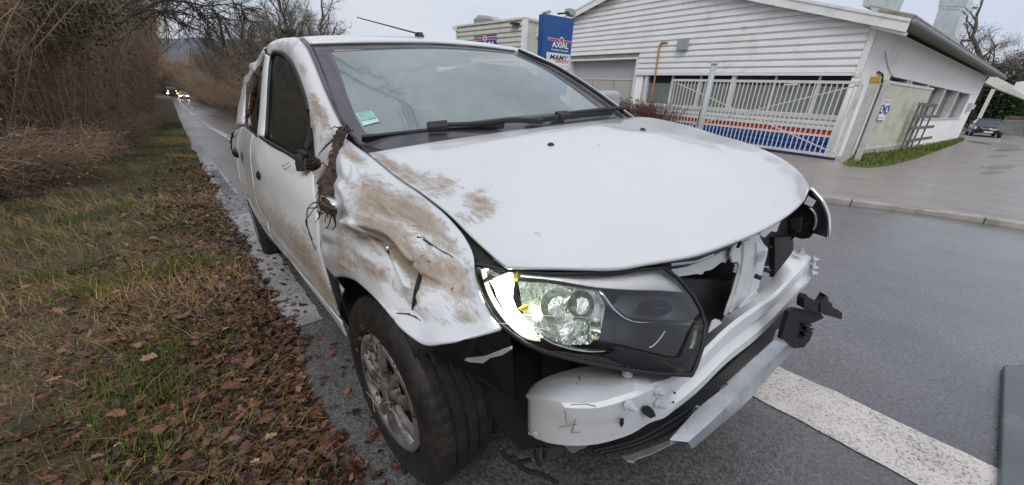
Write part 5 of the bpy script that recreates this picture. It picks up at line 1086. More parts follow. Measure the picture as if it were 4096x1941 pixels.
duct('roof_duct', (z4(480, 60), [('shaft', [z4(*p) for p in ((395, -40), (600, -40), (560, 62), (380, 38))], 1.1), ('base', [z4(*p) for p in ((420, 30), (590, 66), (615, 96), (440, 70))], .8)]), 23, 'galvanised duct rising off the roof just behind the gable edge')

# text
def text(name, s, P, xd, zd, w_, h_, mat, parent, off=.0, bold=0.0, shear=0.0, inv=None, spacing=1.0):
    cu = bpy.data.curves.new(name, 'FONT'); cu.body = s; cu.extrude = .004; cu.offset = bold; cu.shear = shear; cu.space_character = spacing; to = bpy.data.objects.new(name, cu); COL.objects.link(to)
    dg = bpy.context.evaluated_depsgraph_get(); me = bpy.data.meshes.new_from_object(to.evaluated_get(dg)); bpy.data.objects.remove(to)
    V = np.array([v.co for v in me.vertices]); lo, hi = V.min(0), V.max(0); nd = np.cross(xd, zd); W = []
    for v in V: W.append(P + xd * ((v[0] - lo[0]) / (hi[0] - lo[0]) * w_) + zd * ((v[1] - lo[1]) / (hi[1] - lo[1]) * h_) + nd * (v[2] + off))
    for mv, q_ in zip(me.vertices, W): mv.co = q_
    me.materials.clear(); me.materials.append(mat); o = bpy.data.objects.new(name, me); COL.objects.link(o); o.parent = parent
    if inv is not None: o.matrix_parent_inverse = inv
    return o
M_WHT = plain('white_lettering', (.74, .75, .76), .5, .03, 5); M_SBLU = plain('blue_sign_face', (.012, .075, .27), .38, .15, 2, dirt=(.05, .12, .30), dirtamt=.05); M_SRED = plain('red_sign_bar', (.50, .035, .06), .45, .1, 5); M_SGRY = plain('grey_lettering', (.35, .37, .40), .5)
def quad_sign(parent, P0, nrm, pts, mat, dep, name, inv, off=0.0):
    q_ = [on_plane(x, y, P0 + nrm * off, nrm) for x, y in pts]; mb = MB(); mb.prism(q_, -nrm * dep); o = mb.build(name, mat, parent); o.matrix_parent_inverse = inv; return q_
z2 = lambda X, Y: (1800 + .427 * X, .427 * Y)
# totem sign, face turned along the road
TP = at_dist(*z2(1000, 400), 15.5); tn = -BA; tot = empty('totem_sign', TP, label='tall blue totem sign with white AXIAL lettering and a white name panel', category='sign'); ti = Matrix.Translation(-Vector(TP))
quad_sign(tot, TP, tn, [z2(882, 128), z2(1164, 180), z2(1108, 722), z2(1090, 900), z2(845, 900), z2(862, 560)], M_SBLU, .28, 'sign_body', ti)
def onT(X, Y, off): return on_plane(*z2(X, Y), TP + tn * off, tn)
def tquad(pts, mat, nm, off=.004, d=.003):
    q_ = [onT(x, y, off) for x, y in pts]; mb = MB(); mb.prism(q_, tn * d); o = mb.build(nm, mat, tot); o.matrix_parent_inverse = ti
tquad([(916, 348), (1136, 390), (1134, 408), (915, 374)], M_WHT, 'bar_edge'); tquad([(918, 352), (1030, 373), (1028, 388), (917, 370)], M_SRED, 'red_bar', .009); tquad([(1062, 379), (1136, 393), (1134, 405), (1060, 393)], M_SRED, 'red_bar', .009)
def disc(nm, X, Y, r_, mat, off):
    P_ = onT(X, Y, off); mb = MB(); mb.prism([P_ + BB * r_ * math.cos(t_) + UPZ * r_ * math.sin(t_) for t_ in np.linspace(0, 2 * math.pi, 17)[:-1]], tn * .003); o = mb.build(nm, mat, tot); o.matrix_parent_inverse = ti
disc('emblem_ring', 1046, 378, .105, M_WHT, .013); disc('emblem_dot', 1046, 378, .075, M_SRED, .018)
def ttext(s, X0, Y0, X1, Y1, h_, mat, nm, bold=0, shear=0, sp=1.0):
    a_, b_ = onT(X0, Y0, .008), onT(X1, Y1, .008); xd = b_ - a_; L_ = np.linalg.norm(xd); xd /= L_; text(nm, s, a_, BB, UPZ, abs((b_ - a_) @ BB), h_, mat, tot, 0, bold, shear, ti, sp)
hh = lambda X, Ya, Yb: abs(onT(X, Ya, .0)[2] - onT(X, Yb, .0)[2])
ttext('AXIAL', 955, 441, 1106, 462, hh(1000, 392, 446), M_WHT, 'lettering', .025); ttext('PROFESSION CARROSSIER', 950, 470, 1108, 490, hh(1000, 458, 472) * .9, M_WHT, 'small_lettering', .01)
tquad([(905, 486), (1124, 514), (1112, 660), (900, 612)], plain('white_name_panel', (.66, .67, .68), .5, .05, 3), 'name_panel')
ttext('MAMY', 932, 552, 1106, 572, hh(1000, 512, 555), plain('black_lettering', (.02, .02, .022), .5), 'lettering', .02, .25); ttext('Relançons', 982, 592, 1108, 600, hh(1040, 552, 598), plain('red_lettering', (.55, .03, .05), .5), 'script_lettering', .005, .35)
ttext('carrosserie', 920, 617, 1106, 634, hh(1000, 604, 624) * .8, M_SGRY, 'small_lettering', .0, 0, 1.5); ttext('44 10', 1042, 697, 1100, 706, hh(1050, 676, 704), M_WHT, 'phone_number', .01)
mb = MB(); mb.tube([onT(1010, 130, -.1), onT(1100, 122, -.1)], .03, 6); o = mb.build('lamp_arm', M_BLK, tot); o.matrix_parent_inverse = ti
mb = MB(); q_ = [onT(*p, -.05) for p in ((1120, 72), (1165, 85), (1186, 125), (1172, 158), (1130, 140), (1112, 105))]; mb.prism(q_, BA * .25); o = mb.build('floodlight', plain('weathered_floodlight', (.33, .34, .31), .6), tot); o.matrix_parent_inverse = ti; mod_bevel(o, .03, 2)
mb = MB(); q_ = [onT(*p, -.05) for p in ((898, 112), (925, 97), (948, 102), (944, 124), (900, 126))]; mb.prism(q_, BA * .2); o = mb.build('floodlight', plain('weathered_floodlight', (.33, .34, .31), .6), tot); o.matrix_parent_inverse = ti
mb = MB(); mb.prism([TP + BB * x + BA * y + UPZ * (z - TP[2]) for x, y, z in ((-.4, .02, -1.2), (.4, .02, -1.2), (.4, .02, 1.9), (-.4, .02, 1.9))], BA * .2); o = mb.build('sign_foot', M_SBLU, tot); o.matrix_parent_inverse = ti

# annexe at the left with its own sign
da = ray(439, 275); da[2] = 0; da /= np.linalg.norm(da); dnr = np.array([da[1], -da[0], 0]); AP = at_dist(*z2(690, 400), 27); dnr = dnr if dnr @ (EYE - AP) > 0 else -dnr
ann = empty('annexe', AP, label='weathered cream clad annexe with flat top and small blue AXIAL sign', category='building'); ai = Matrix.Translation(-Vector(AP))
def onA(X, Y, off=0.0): return on_plane(*z2(X, Y), AP + dnr * off, dnr)
def apart(mb, nm, mat): o = mb.build(nm, mat, ann); o.matrix_parent_inverse = ai; return o
M_ANX = plain('weathered_cream_cladding', (.56, .55, .49), .5, .06, 1.5, dirt=(.30, .30, .22), dirtamt=.09)
a0, a1 = float((onA(62, 300) - AP) @ da), 0.0; zt = onA(380, 222)[2]
mb = MB(); mb.prism([AP + da * u + UPZ * (z - AP[2]) - dnr * .02 for u, z in ((0, -2), (a0, -2), (a0, zt), (0, zt))], -dnr * 6); apart(mb, 'annexe_wall', M_ANX)
ph = (zt - onA(380, 222 + 46)[2]); 
for k in range(16):
    z0, z1 = zt - .02 - ph * (k + 1), zt - .02 - ph * k; pr_ = [(.0, z0), (.09, z0 + .002), (.09, z0 + ph * .56), (.012, z0 + ph * .72), (.010, z1 - .004), (0, z1 - .003)]
    V = [AP + dnr * o_ + UPZ * (z - AP[2]) + da * .1 for o_, z in pr_] + [AP + dnr * o_ + UPZ * (z - AP[2]) + da * a0 for o_, z in pr_]; mb = MB(); mb.add(V, [(i, 6 + i, 6 + (i + 1) % 6, (i + 1) % 6) for i in range(6)] + [tuple(range(6)), tuple(range(11, 5, -1))]); apart(mb, 'cladding_board', M_ANX)
mb = MB(); mb.prism([AP + da * u + UPZ * (z - AP[2]) + dnr * .12 for u, z in ((-.12, zt), (a0 + .15, zt), (a0 + .15, zt + .12), (-.12, zt + .12))], -dnr * 6.2); apart(mb, 'capping', M_ANX)
mb = MB(); mb.prism([AP + da * u + UPZ * (z - AP[2]) + dnr * .10 for u, z in ((-.12, -1), (.14, -1), (.14, zt - .002), (-.12, zt - .002))], -dnr * .3); apart(mb, 'corner_post', M_FAS)
def aq(pts, mat, nm, off, d=.02): mb = MB(); mb.prism([onA(*p, off) for p in pts], dnr * d); return apart(mb, nm, mat)
aq([(228, 344), (437, 322), (437, 470), (228, 490)], M_SBLU, 'sign_face', .08); aq([(229, 358), (436, 338), (436, 368), (229, 384)], M_WHT, 'bar_edge', .105, .004); aq([(229, 362), (310, 354), (310, 374), (229, 380)], M_SRED, 'red_bar', .112, .004); aq([(344, 351), (436, 342), (436, 364), (344, 371)], M_SRED, 'red_bar', .112, .004)
pa_ = onA(327, 360, .118); mb = MB(); rdd = .16; mb.prism([pa_ + da * rdd * math.cos(t_) + UPZ * rdd * math.sin(t_) for t_ in np.linspace(0, 2 * math.pi, 17)[:-1]], dnr * .004); apart(mb, 'emblem_ring', M_WHT)
mb = MB(); mb.prism([pa_ + dnr * .005 + da * .10 * math.cos(t_) + UPZ * .10 * math.sin(t_) for t_ in np.linspace(0, 2 * math.pi, 17)[:-1]], dnr * .004); apart(mb, 'emblem_dot', M_SRED)
ta_, tb_ = onA(238, 448, .11), onA(424, 432, .11); text('lettering', 'AXIAL', ta_, -da, UPZ, abs((tb_ - ta_) @ da), onA(300, 392, .11)[2] - onA(300, 442, .11)[2], M_WHT, ann, 0, .025, 0, ai)
aq([(583, 232), (610, 216), (655, 216), (655, 236), (620, 240)], M_BLK, 'wall_lamp', .1, .3); aq([(32, 262), (62, 246), (70, 290), (40, 284)], M_FRM, 'camera_dome', .1, .15)
vb = at_dist(*z2(312, 200), 31); vo = empty('roof_vent', vb, label='grey boxed roof vent with tapered hood on the annexe', category='vent'); vi = Matrix.Translation(-Vector(vb))
onV = lambda X, Y: on_plane(*z2(X, Y), vb, dnr)
for nm, pts, m_ in (('vent_box', ((221, 185), (352, 172), (405, 186), (405, 235), (222, 235)), plain('grey_vent', (.20, .20, .21), .6)), ('vent_hood', ((221, 183), (262, 142), (362, 148), (404, 186), (352, 172)), plain('pale_vent_hood', (.36, .36, .36), .55))):
    mb = MB(); mb.prism([onV(*p) for p in pts], -dnr * .9); o = mb.build(nm, m_, vo); o.matrix_parent_inverse = vi

# ================================================================ gate, posts, fence panel, trellis
M_GATE = plain('rusty_white_gate', (.58, .575, .54), .5, .08, 4, .1, 60, dirt=(.27, .16, .075), dirtamt=.05)
M_POST = plain('old_white_post', (.47, .46, .44), .6, .1, 3, .15, 50, dirt=(.22, .16, .11), dirtamt=.08)
GP = on_plane(3372, 650, C0 - BB * 1.1, BB); z3 = lambda X, Y: (2500 + .434 * X, 150 + .434 * Y)
gate = empty('sliding_gate', GP, label='long white barred sliding gate with rust along its bottom rail', category='gate'); gi = Matrix.Translation(-Vector(GP))
def onG(X, Y, off=0.0): return on_plane(*z3(X, Y), GP - BB * off, BB)
def gu(P_): return float((P_ - GP) @ BA)
def gpart(mb, nm, mat=M_GATE): o = mb.build(nm, mat, gate); o.matrix_parent_inverse = gi; return o
uR, uL = gu(onG(2190, 410)), gu(onG(440, 398)); zT = onG(1300, 405)[2]; zB = onG(1930, 1095)[2]; GPZ = float(lot_z(GP[0], GP[1]))
GPt = lambda u, z, off=0: GP + BA * u + UPZ * (z - GP[2]) - BB * off
uR2 = gu(onG(1975, 1090))
for nm, (u0, z0, u1, z1) in (('top_rail', (uR, zT, uL, zT)), ('bottom_rail', (uR, zB, uL, zB))):
    mb = MB(); mb.prism([GPt(u0, z0 - .045, .03), GPt(u1, z1 - .045, .03), GPt(u1, z1 + .045, .03), GPt(u0, z0 + .045, .03)], BB * .07); gpart(mb, nm)
for u in (uR - .0, uL): mb = MB(); mb.prism([GPt(u - .05, zB + .045, .03), GPt(u + .05, zB + .045, .03), GPt(u + .05, zT - .045, .03), GPt(u - .05, zT - .045, .03)], BB * .07); gpart(mb, 'end_stile')
nbar = 43
bm_ = None
for i in range(1, nbar):
    u = uR + (uL - uR) * i / nbar; mb = MB(); mb.tube([GPt(u, zB + .04), GPt(u, zT - .04)], .021, 6, cap=False); gpart(mb, 'gate_bar')
for p0, p1 in (((uL - .05, zT - .07), (uR + .05, zB + .08)), ((uR + .05, zT - .07), (uL - .05, zB + .08))): mb = MB(); mb.tube([GPt(*p0, -.04), GPt(*p1, -.04)], .022, 6); gpart(mb, 'diagonal_brace')
mb = MB(); mb.prism([GPt(uL, zB - .14, .10), GPt(uR, zB - .14, .10), GPt(uR, zB - .06, .10), GPt(uL, zB - .06, .10)], BB * .2); gpart(mb, 'guide_channel', plain('navy_channel', (.012, .022, .06), .5))
def post(name, pxb, pyb, pxt, pyt, hw, mat, label, cat='post', cap=None, rnd=False, pf=0.0, capz=.09):
    P_ = on_plane(pxb, pyb, GP - BB * pf, BB); T_ = on_plane(pxt, pyt, P_, BB); h_ = T_[2] - P_[2]; o = empty(name, P_, label=label, category=cat); mb = MB()
    if rnd: mb.tube([(0, 0, -.5), (0, 0, h_)], hw, 16)
    else: mb.frame((0, 0, h_ / 2 - .15), BA, BB, UPZ, hw, hw, h_ / 2 + .15)
    b_ = mb.build('shaft', mat, o, rnd)
    if not rnd: mod_bevel(b_, .01, 2)
    if cap: mb = MB(); mb.frame((0, 0, h_ + .02), BA, BB, UPZ, hw * 1.15, hw * 1.15, capz); mb.build('cap', cap, o)
    return o, P_, h_
M_YCAP = plain('yellow_hinge', (.42, .27, .03), .5, .2, 6)
post('gate_post', 3378, 645, 3474, 322, .10, M_POST, 'square white gate post with yellow cap at the right end of the gate', cap=M_YCAP)
post('gate_post', 3428, 640, 3518, 326, .07, M_POST, 'narrow white post between gate and corrugated panel')
o, P_, h_ = post('grey_post', 2770, 640, 2850, 256, .105, plain('grey_coated_post', (.38, .40, .42), .45, .05, 3), 'smooth grey round post with white cap standing in front of the gate', cap=M_FRM, rnd=True, pf=1.0, capz=.025)
mb = MB(); mb.tube([(-.05, 0, h_ * .42), tuple(BA * .55 + UPZ * .0)], .03, 6); mb.build('brace', plain('grey_brace', (.36, .38, .40), .45), o)
mb = MB(); mb.tube([tuple(BA * .14 + UPZ * h_ * .55), tuple(BA * .15 + UPZ * h_ * .2)], .015, 5); mb.build('lock_bar', M_BLK, o)
# corrugated panel
CP1, CP2 = (EYE + .96 * (on_lot(*q_) - EYE) for q_ in ((3432, 612), (3628, 590))); cdv = CP2 - CP1; cdv[2] = 0; CL = np.linalg.norm(cdv); cdv /= CL; cnr = np.array([cdv[1], -cdv[0], 0]); cnr = cnr if cnr @ (EYE - CP1) > 0 else -cnr
ctop = lambda px, py: on_plane(px, py, CP1, cnr)
zc = (ctop(3527, 326)[2] + ctop(3692, 356)[2]) / 2; cf = empty('corrugated_panel', CP1, label='dirty cream corrugated sheet panel fixed beside the gate post', category='panel'); ci = Matrix.Translation(-Vector(CP1))
M_COR = plain('dirty_cream_sheet', (.50, .49, .42), .55, .1, 1.5, dirt=(.28, .27, .16), dirtamt=.13)
nst = int(CL / .045); V = []
for i in range(nst + 1):
    q_ = CP1 + cdv * (CL * i / nst) + cnr * (.022 if (i // 2) % 2 == 0 else -.015)
    for z in (float(CP1[2]) - .35, .5 * (CP1[2] + zc), zc): V.append((q_[0], q_[1], z))
o = mesh('corrugated_sheet', V, gridF(nst + 1, 3), M_COR, cf); o.matrix_parent_inverse = ci; mod_solid(o, .006)
for z in (zc - .02, CP1[2] + .08): mb = MB(); mb.prism([CP1 + UPZ * (z - CP1[2]) + cnr * .045 - cdv * .05, CP1 + UPZ * (z - CP1[2]) + cnr * .045 + cdv * (CL + .05), CP1 + UPZ * (z + .10 - CP1[2]) + cnr * .045 + cdv * (CL + .05), CP1 + UPZ * (z + .10 - CP1[2]) + cnr * .045 - cdv * .05], -cnr * .09); o = mb.build('edge_rail', M_GATE, cf); o.matrix_parent_inverse = ci
onC = lambda X, Y, off: on_plane(*z4(X, Y), CP1 + cnr * off, cnr)
sg_ = empty('safety_sign', onC(515, 670, .07), label='small white sign with two round blue pictograms on the corrugated panel', category='sign'); si = Matrix.Translation(-Vector(sg_.location)); mb = MB(); mb.prism([onC(*p, .06) for p in ((508, 606), (556, 610), (512, 736), (470, 734))], cnr * .01); o = mb.build('sign_plate', M_WHT, sg_); o.matrix_parent_inverse = si
for X, Y in ((500, 668), (530, 672)):
    c_ = onC(X, Y, .075); r_ = .42 * float((onC(525, 670, .075) - onC(488, 670, .075)) @ cdv); rz_ = abs(onC(X, Y - 30, .075)[2] - c_[2]); mb = MB(); mb.prism([c_ + cdv * r_ * math.cos(t_) + UPZ * rz_ * math.sin(t_) for t_ in np.linspace(0, 2 * math.pi, 19)[:-1]], cnr * .004); o = mb.build('blue_disc', plain('sign_blue', (.015, .05, .25), .5), sg_); o.matrix_parent_inverse = si
    mb = MB(); c_ = c_ + cnr * .006; mb.prism([c_ + cdv * r_ * a_ + UPZ * rz_ * b_ for a_, b_ in ((-.35, .5), (.05, .6), (.1, -.1), (.5, -.25), (.5, -.5), (-.3, -.5))], cnr * .003); o = mb.build('boot_symbol', M_WHT, sg_); o.matrix_parent_inverse = si
for X0, X1, Y in ((514, 548, 620), (512, 546, 628), (482, 492, 722), (500, 510, 724)):
    a_, b_ = onC(X0, Y, .072), onC(X1, Y, .072); mb = MB(); mb.prism([a_, a_ + cdv * abs((b_ - a_) @ cdv), a_ + cdv * abs((b_ - a_) @ cdv) + UPZ * .04, a_ + UPZ * .04], cnr * .003); o = mb.build('text_bar', M_SGRY, sg_); o.matrix_parent_inverse = si
# wooden trellis
TR = EYE + .965 * (on_lot(3632, 594) - EYE); tre = empty('wooden_trellis', TR, label='weathered grey wooden trellis of crossed slats leaning by the side wall', category='trellis'); tri = Matrix.Translation(-Vector(TR)); M_OLDW = plain('weathered_grey_wood', (.13, .12, .11), .8, .35, 9, .4, 40)
onR = lambda X, Y, off=0: on_plane(*z4(X, Y), TR - BA * off, BA)
for (x0, y0, x1, y1) in ((730, 634, 656, 905), (757, 636, 690, 892), (785, 640, 735, 886), (824, 645, 786, 876)):
    mb = MB(); a_, b_ = onR(x0, y0), onR(x1, y1); b_ = np.array([a_[0], a_[1], b_[2]]); mb.prism([a_ - BB * .07, a_ + BB * .07, b_ + BB * .07, b_ - BB * .07], -BA * .05); o = mb.build('upright', M_OLDW, tre); o.matrix_parent_inverse = tri
for (x0, y0, x1, y1) in ((722, 636, 832, 646), (692, 712, 826, 713), (672, 782, 812, 776), (650, 860, 800, 842)):
    mb = MB(); a_, b_ = onR(x0, y0, .055), onR(x1, y1, .055); zm = .5 * (a_[2] + b_[2]); a_[2] = zm; b_[2] = zm; mb.prism([a_ - UPZ * .07, b_ - UPZ * .07, b_ + UPZ * .07, a_ + UPZ * .07], -BA * .04); o = mb.build('cross_slat', M_OLDW, tre); o.matrix_parent_inverse = tri
# ================================================================ vegetation
def leafmat(name, stops, rough=.6, spec=.3, transl=True):
    m, t, b, out = newmat(name); c = rampn(t, attrn(t, 'tint'), stops); t.links.new(c, b.inputs['Base Color']); setb(b, rough=rough, spec=spec); return m
M_BARK = plain('grey_brown_bark', (.085, .070, .058), .9, .45, 6, .8, 25, dirt=(.07, .085, .04), dirtamt=.12)
M_STEM = plain('brown_stems', (.30, .23, .17), .85, .4, 4)
M_TWIG = plain('bare_twigs', (.17, .14, .11), .85, .4, 2)
M_DEADH = leafmat('hedge_dead_leaves', [(0, (.10, .06, .036)), (.5, (.22, .14, .085)), (1, (.36, .26, .17))], .6, .3)
M_BRAM = leafmat('brown_hedge_twigs', [(0, (.23, .15, .10)), (.5, (.41, .27, .18)), (.85, (.53, .38, .27)), (1, (.54, .45, .30))], .85)
M_DEAD = leafmat('dead_leaves', [(0, (.018, .009, .006)), (.30, (.070, .028, .015)), (.6, (.17, .068, .032)), (.85, (.27, .13, .065)), (1, (.40, .25, .15))], .40, .5)
M_IVY = leafmat('ivy_leaves', [(0, (.014, .030, .012)), (.5, (.035, .065, .022)), (.85, (.065, .105, .036)), (1, (.13, .15, .06))], .5, .4)
M_GRASS = leafmat('grass_blades', [(0, (.045, .080, .010)), (.3, (.105, .165, .020)), (.52, (.165, .165, .040)), (.68, (.19, .105, .038)), (.85, (.34, .215, .085)), (1, (.50, .37, .18))], .7)
def tubes_np(P0, P1, P2, r0, r2):
    """many thin three-sided twigs at once: three centres each"""
    q = len(P0); C = np.stack([P0, P1, P2], 1); d = P2 - P0; d /= np.linalg.norm(d, axis=1, keepdims=True) + 1e-9
    ref = np.tile(np.array([[.31, .52, .80]]), (q, 1)); u = np.cross(d, ref); u /= np.linalg.norm(u, axis=1, keepdims=True) + 1e-9; v = np.cross(d, u)
    rr = np.stack([r0, .5 * (r0 + r2), r2], 1); V = np.zeros((q, 3, 3, 3))
    for j in range(3):
        a = 2 * math.pi * j / 3; V[:, :, j] = C + rr[..., None] * (math.cos(a) * u + math.sin(a) * v)[:, None]
    f = []
    for k in range(2):
        for j in range(3): f.append((k * 3 + j, k * 3 + (j + 1) % 3, (k + 1) * 3 + (j + 1) % 3, (k + 1) * 3 + j))
    F = np.array(f)[None] + (np.arange(q) * 9)[:, None, None]; return V.reshape(-1, 3), F.reshape(-1, 4)
def unit(v): return v / (np.linalg.norm(v, axis=-1, keepdims=True) + 1e-12)
def bare_tree(seed, H, spread=.9, lean=(0, 0), gen=5, trunk_r=.16, twigs=1.0, bare_to=.3):
    """tapered trunk and limbs plus a crown of fine twigs, all real tubes"""
    r = np.random.default_rng(seed); trunk = MB(); tw = [[], [], [], [], []]; tips = []
    def grow(p, d, L, rad, g):
        n = 6 if g < 2 else 4; pts = [p]; dd = d.copy()
        for i in range(n):
            dd = unit(dd + r.normal(0, .16 + .04 * g, 3) + np.array([0, 0, .05 if g > 0 else .02])); pts.append(pts[-1] + dd * L / n)
        pts = np.array(pts); rs = np.linspace(rad, rad * (.55 if g else .6), n + 1)
        if g <= 2: trunk.tube(pts, rs, 7 if g == 0 else 5)
        else:
            for i in range(n - 1):
                tw[0].append(pts[i]); tw[1].append((pts[i] + pts[i + 1]) / 2); tw[2].append(pts[i + 1]); tw[3].append(rs[i]); tw[4].append(rs[i + 1])
        tips.append(pts[-1])
        if g >= gen: return
        kids = {0: 8, 1: 5, 2: 5, 3: 4, 4: 3}.get(g, 3); kids = max(2, int(round(kids * (twigs if g >= 2 else 1))))
        for k in range(kids):
            f = r.uniform(bare_to if g == 0 else .25, 1.0); x = f * n; i = min(int(x), n - 1); q = pts[i] + (pts[i + 1] - pts[i]) * (x - i)
            base = unit(pts[i + 1] - pts[i]); side = unit(np.cross(base, r.normal(0, 1, 3))); ang = r.uniform(.45, 1.0) * (spread if g < 2 else 1.0)
            nd = unit(base * math.cos(ang) + side * math.sin(ang)); grow(q, nd, L * r.uniform(.42, .68) * (1.0 if g else (1.15 - .5 * f)), rs[i] * r.uniform(.38, .6), g + 1)
        grow(pts[-1], dd, L * .5, rs[-1], g + 1)
    grow(np.zeros(3), unit(np.array([lean[0], lean[1], 1.0])), H * .52, trunk_r, 0)
    V, F = tubes_np(*(np.array(x) for x in tw[:3]), np.maximum(np.array(tw[3]), .004), np.maximum(np.array(tw[4]), .0025))
    return trunk, V, F, np.array(tips)
def leafq(rng, C, size, tilt=1.2):
    """folded diamond leaves at centres C"""
    V = np.array([(0, -.5, 0), (.32, 0, .08), (0, .6, 0), (-.32, 0, .08)]); F = np.array([(0, 1, 2), (0, 2, 3)]); q = len(C)
    M = rot_rand(rng, q, tilt, rng.uniform(.6, 1.3, q) * size); W, G = inst(V, F, M, C); return W, G, np.repeat(rng.uniform(0, 1, q), 4)
TREE = {}
def tree_src(key, **kw):
    if key not in TREE:
        tr, V, F, tips = bare_tree(**kw); me1 = bpy.data.meshes.new('trunk'); me1.from_pydata(tr.V, [], tr.F); me1.polygons.foreach_set('use_smooth', [True] * len(me1.polygons)); me1.materials.append(M_BARK)
        o = mesh('crown', V, F, M_TWIG); me2 = o.data; bpy.data.objects.remove(o); TREE[key] = (me1, me2, tips)
    return TREE[key]
def put_tree(name, key, P, rz, sc, label, group=None, ivy=0, seed=1, ivyh=(.0, .6), ivyr=.35):
    me1, me2, tips = TREE[key]; o = empty(name, P, (0, 0, rz), label=label, category='tree'); o.scale = (sc,) * 3
    if group: o['group'] = group
    link('trunk', me1, None, o); link('crown', me2, None, o)
    if ivy:
        r = np.random.default_rng(seed); H = max(tips[:, 2]); z = r.uniform(ivyh[0] * H, ivyh[1] * H, ivy); a = r.uniform(0, 2 * math.pi, ivy); rad = np.abs(r.normal(0, 1, ivy)) * ivyr * (.5 + .7 * vnoise(z * 2, a * 1.5, seed) ** 2 + .5 * (z / H))
        W, G, tn_ = leafq(r, np.stack([rad * np.cos(a), rad * np.sin(a), z], 1), .13); mesh('ivy', W, G, M_IVY, o, attr={'tint': tn_}, kind='stuff')
    return o
tree_src('oak', seed=11, H=9.0, spread=1.0, gen=5, trunk_r=.20); tree_src('ash', seed=23, H=8.0, spread=.75, gen=5, trunk_r=.14); tree_src('thorn', seed=37, H=6.0, spread=1.1, gen=5, trunk_r=.12, bare_to=.12)
# trees beyond the road on the right of the bend, down the hill
spots = [(26, 5.6, 'ash', 1.2, 3500), (38, 5.4, 'thorn', 1.5, 3500), (57, 5.8, 'oak', 1.3, 3000), (30, 6.6, 'oak', 1.0, 3000), (27, 7.6, 'thorn', 1.1, 2500), (36, 6.4, 'ash', 1.15, 2500), (43, 6.6, 'oak', 1.1, 2500), (52, 6.2, 'thorn', 1.4, 2500), (62, 6.5, 'oak', 1.2, 2500), (75, 6.3, 'ash', 1.3, 2000), (92, 6.8, 'oak', 1.3, 2000), (112, 7.0, 'thorn', 1.7, 2000), (34, 9.5, 'ash', 1.2, 2000), (48, 10, 'oak', 1.25, 1500), (24, 9.2, 'thorn', .85, 1500)]
wh = ['slim, closest to the rear of the car', 'bushy, second from the car on the road side', 'broad, midway along the road side',  'nearest to the car', 'leaning over the verge by the car', 'second along the far verge', 'third along the far verge', 'bushy, halfway down the far verge', 'well down the far verge', 'slender, far down the road', 'near the bend', 'at the bend by the oncoming cars', 'slender, set back behind the far verge', 'spreading, set back behind the far verge', 'small, half hidden by the crashed car']
for i, ((s, n, k, sc, iv), wd) in enumerate(zip(spots, wh)):
    P = SN(s, n, .1); put_tree('bare_tree', k, P, i * 1.7, sc, f'ivy clad bare tree {wd}', 'bare trees beyond the far verge', iv, 40 + i, (.02, .55), .42)
# trees closing the bend and behind the hedge on the left
for i, (s, n, k, sc, lb) in enumerate([(126, 9.5, 'oak', 1.5, 'bare tree closing the bend on the right of the oncoming cars'), (150, -1, 'oak', 1.8, 'large bare tree standing straight behind the oncoming truck'), (150, 6, 'ash', 1.7, 'slim bare tree behind the oncoming white car'), (140, -8, 'thorn', 2.0, 'dense bare tree left of the oncoming truck')]):
    put_tree('bare_tree', k, SN(s, n, .1), i * 2.1, sc, lb, None, 2500, 80 + i, (.0, .6), .6)

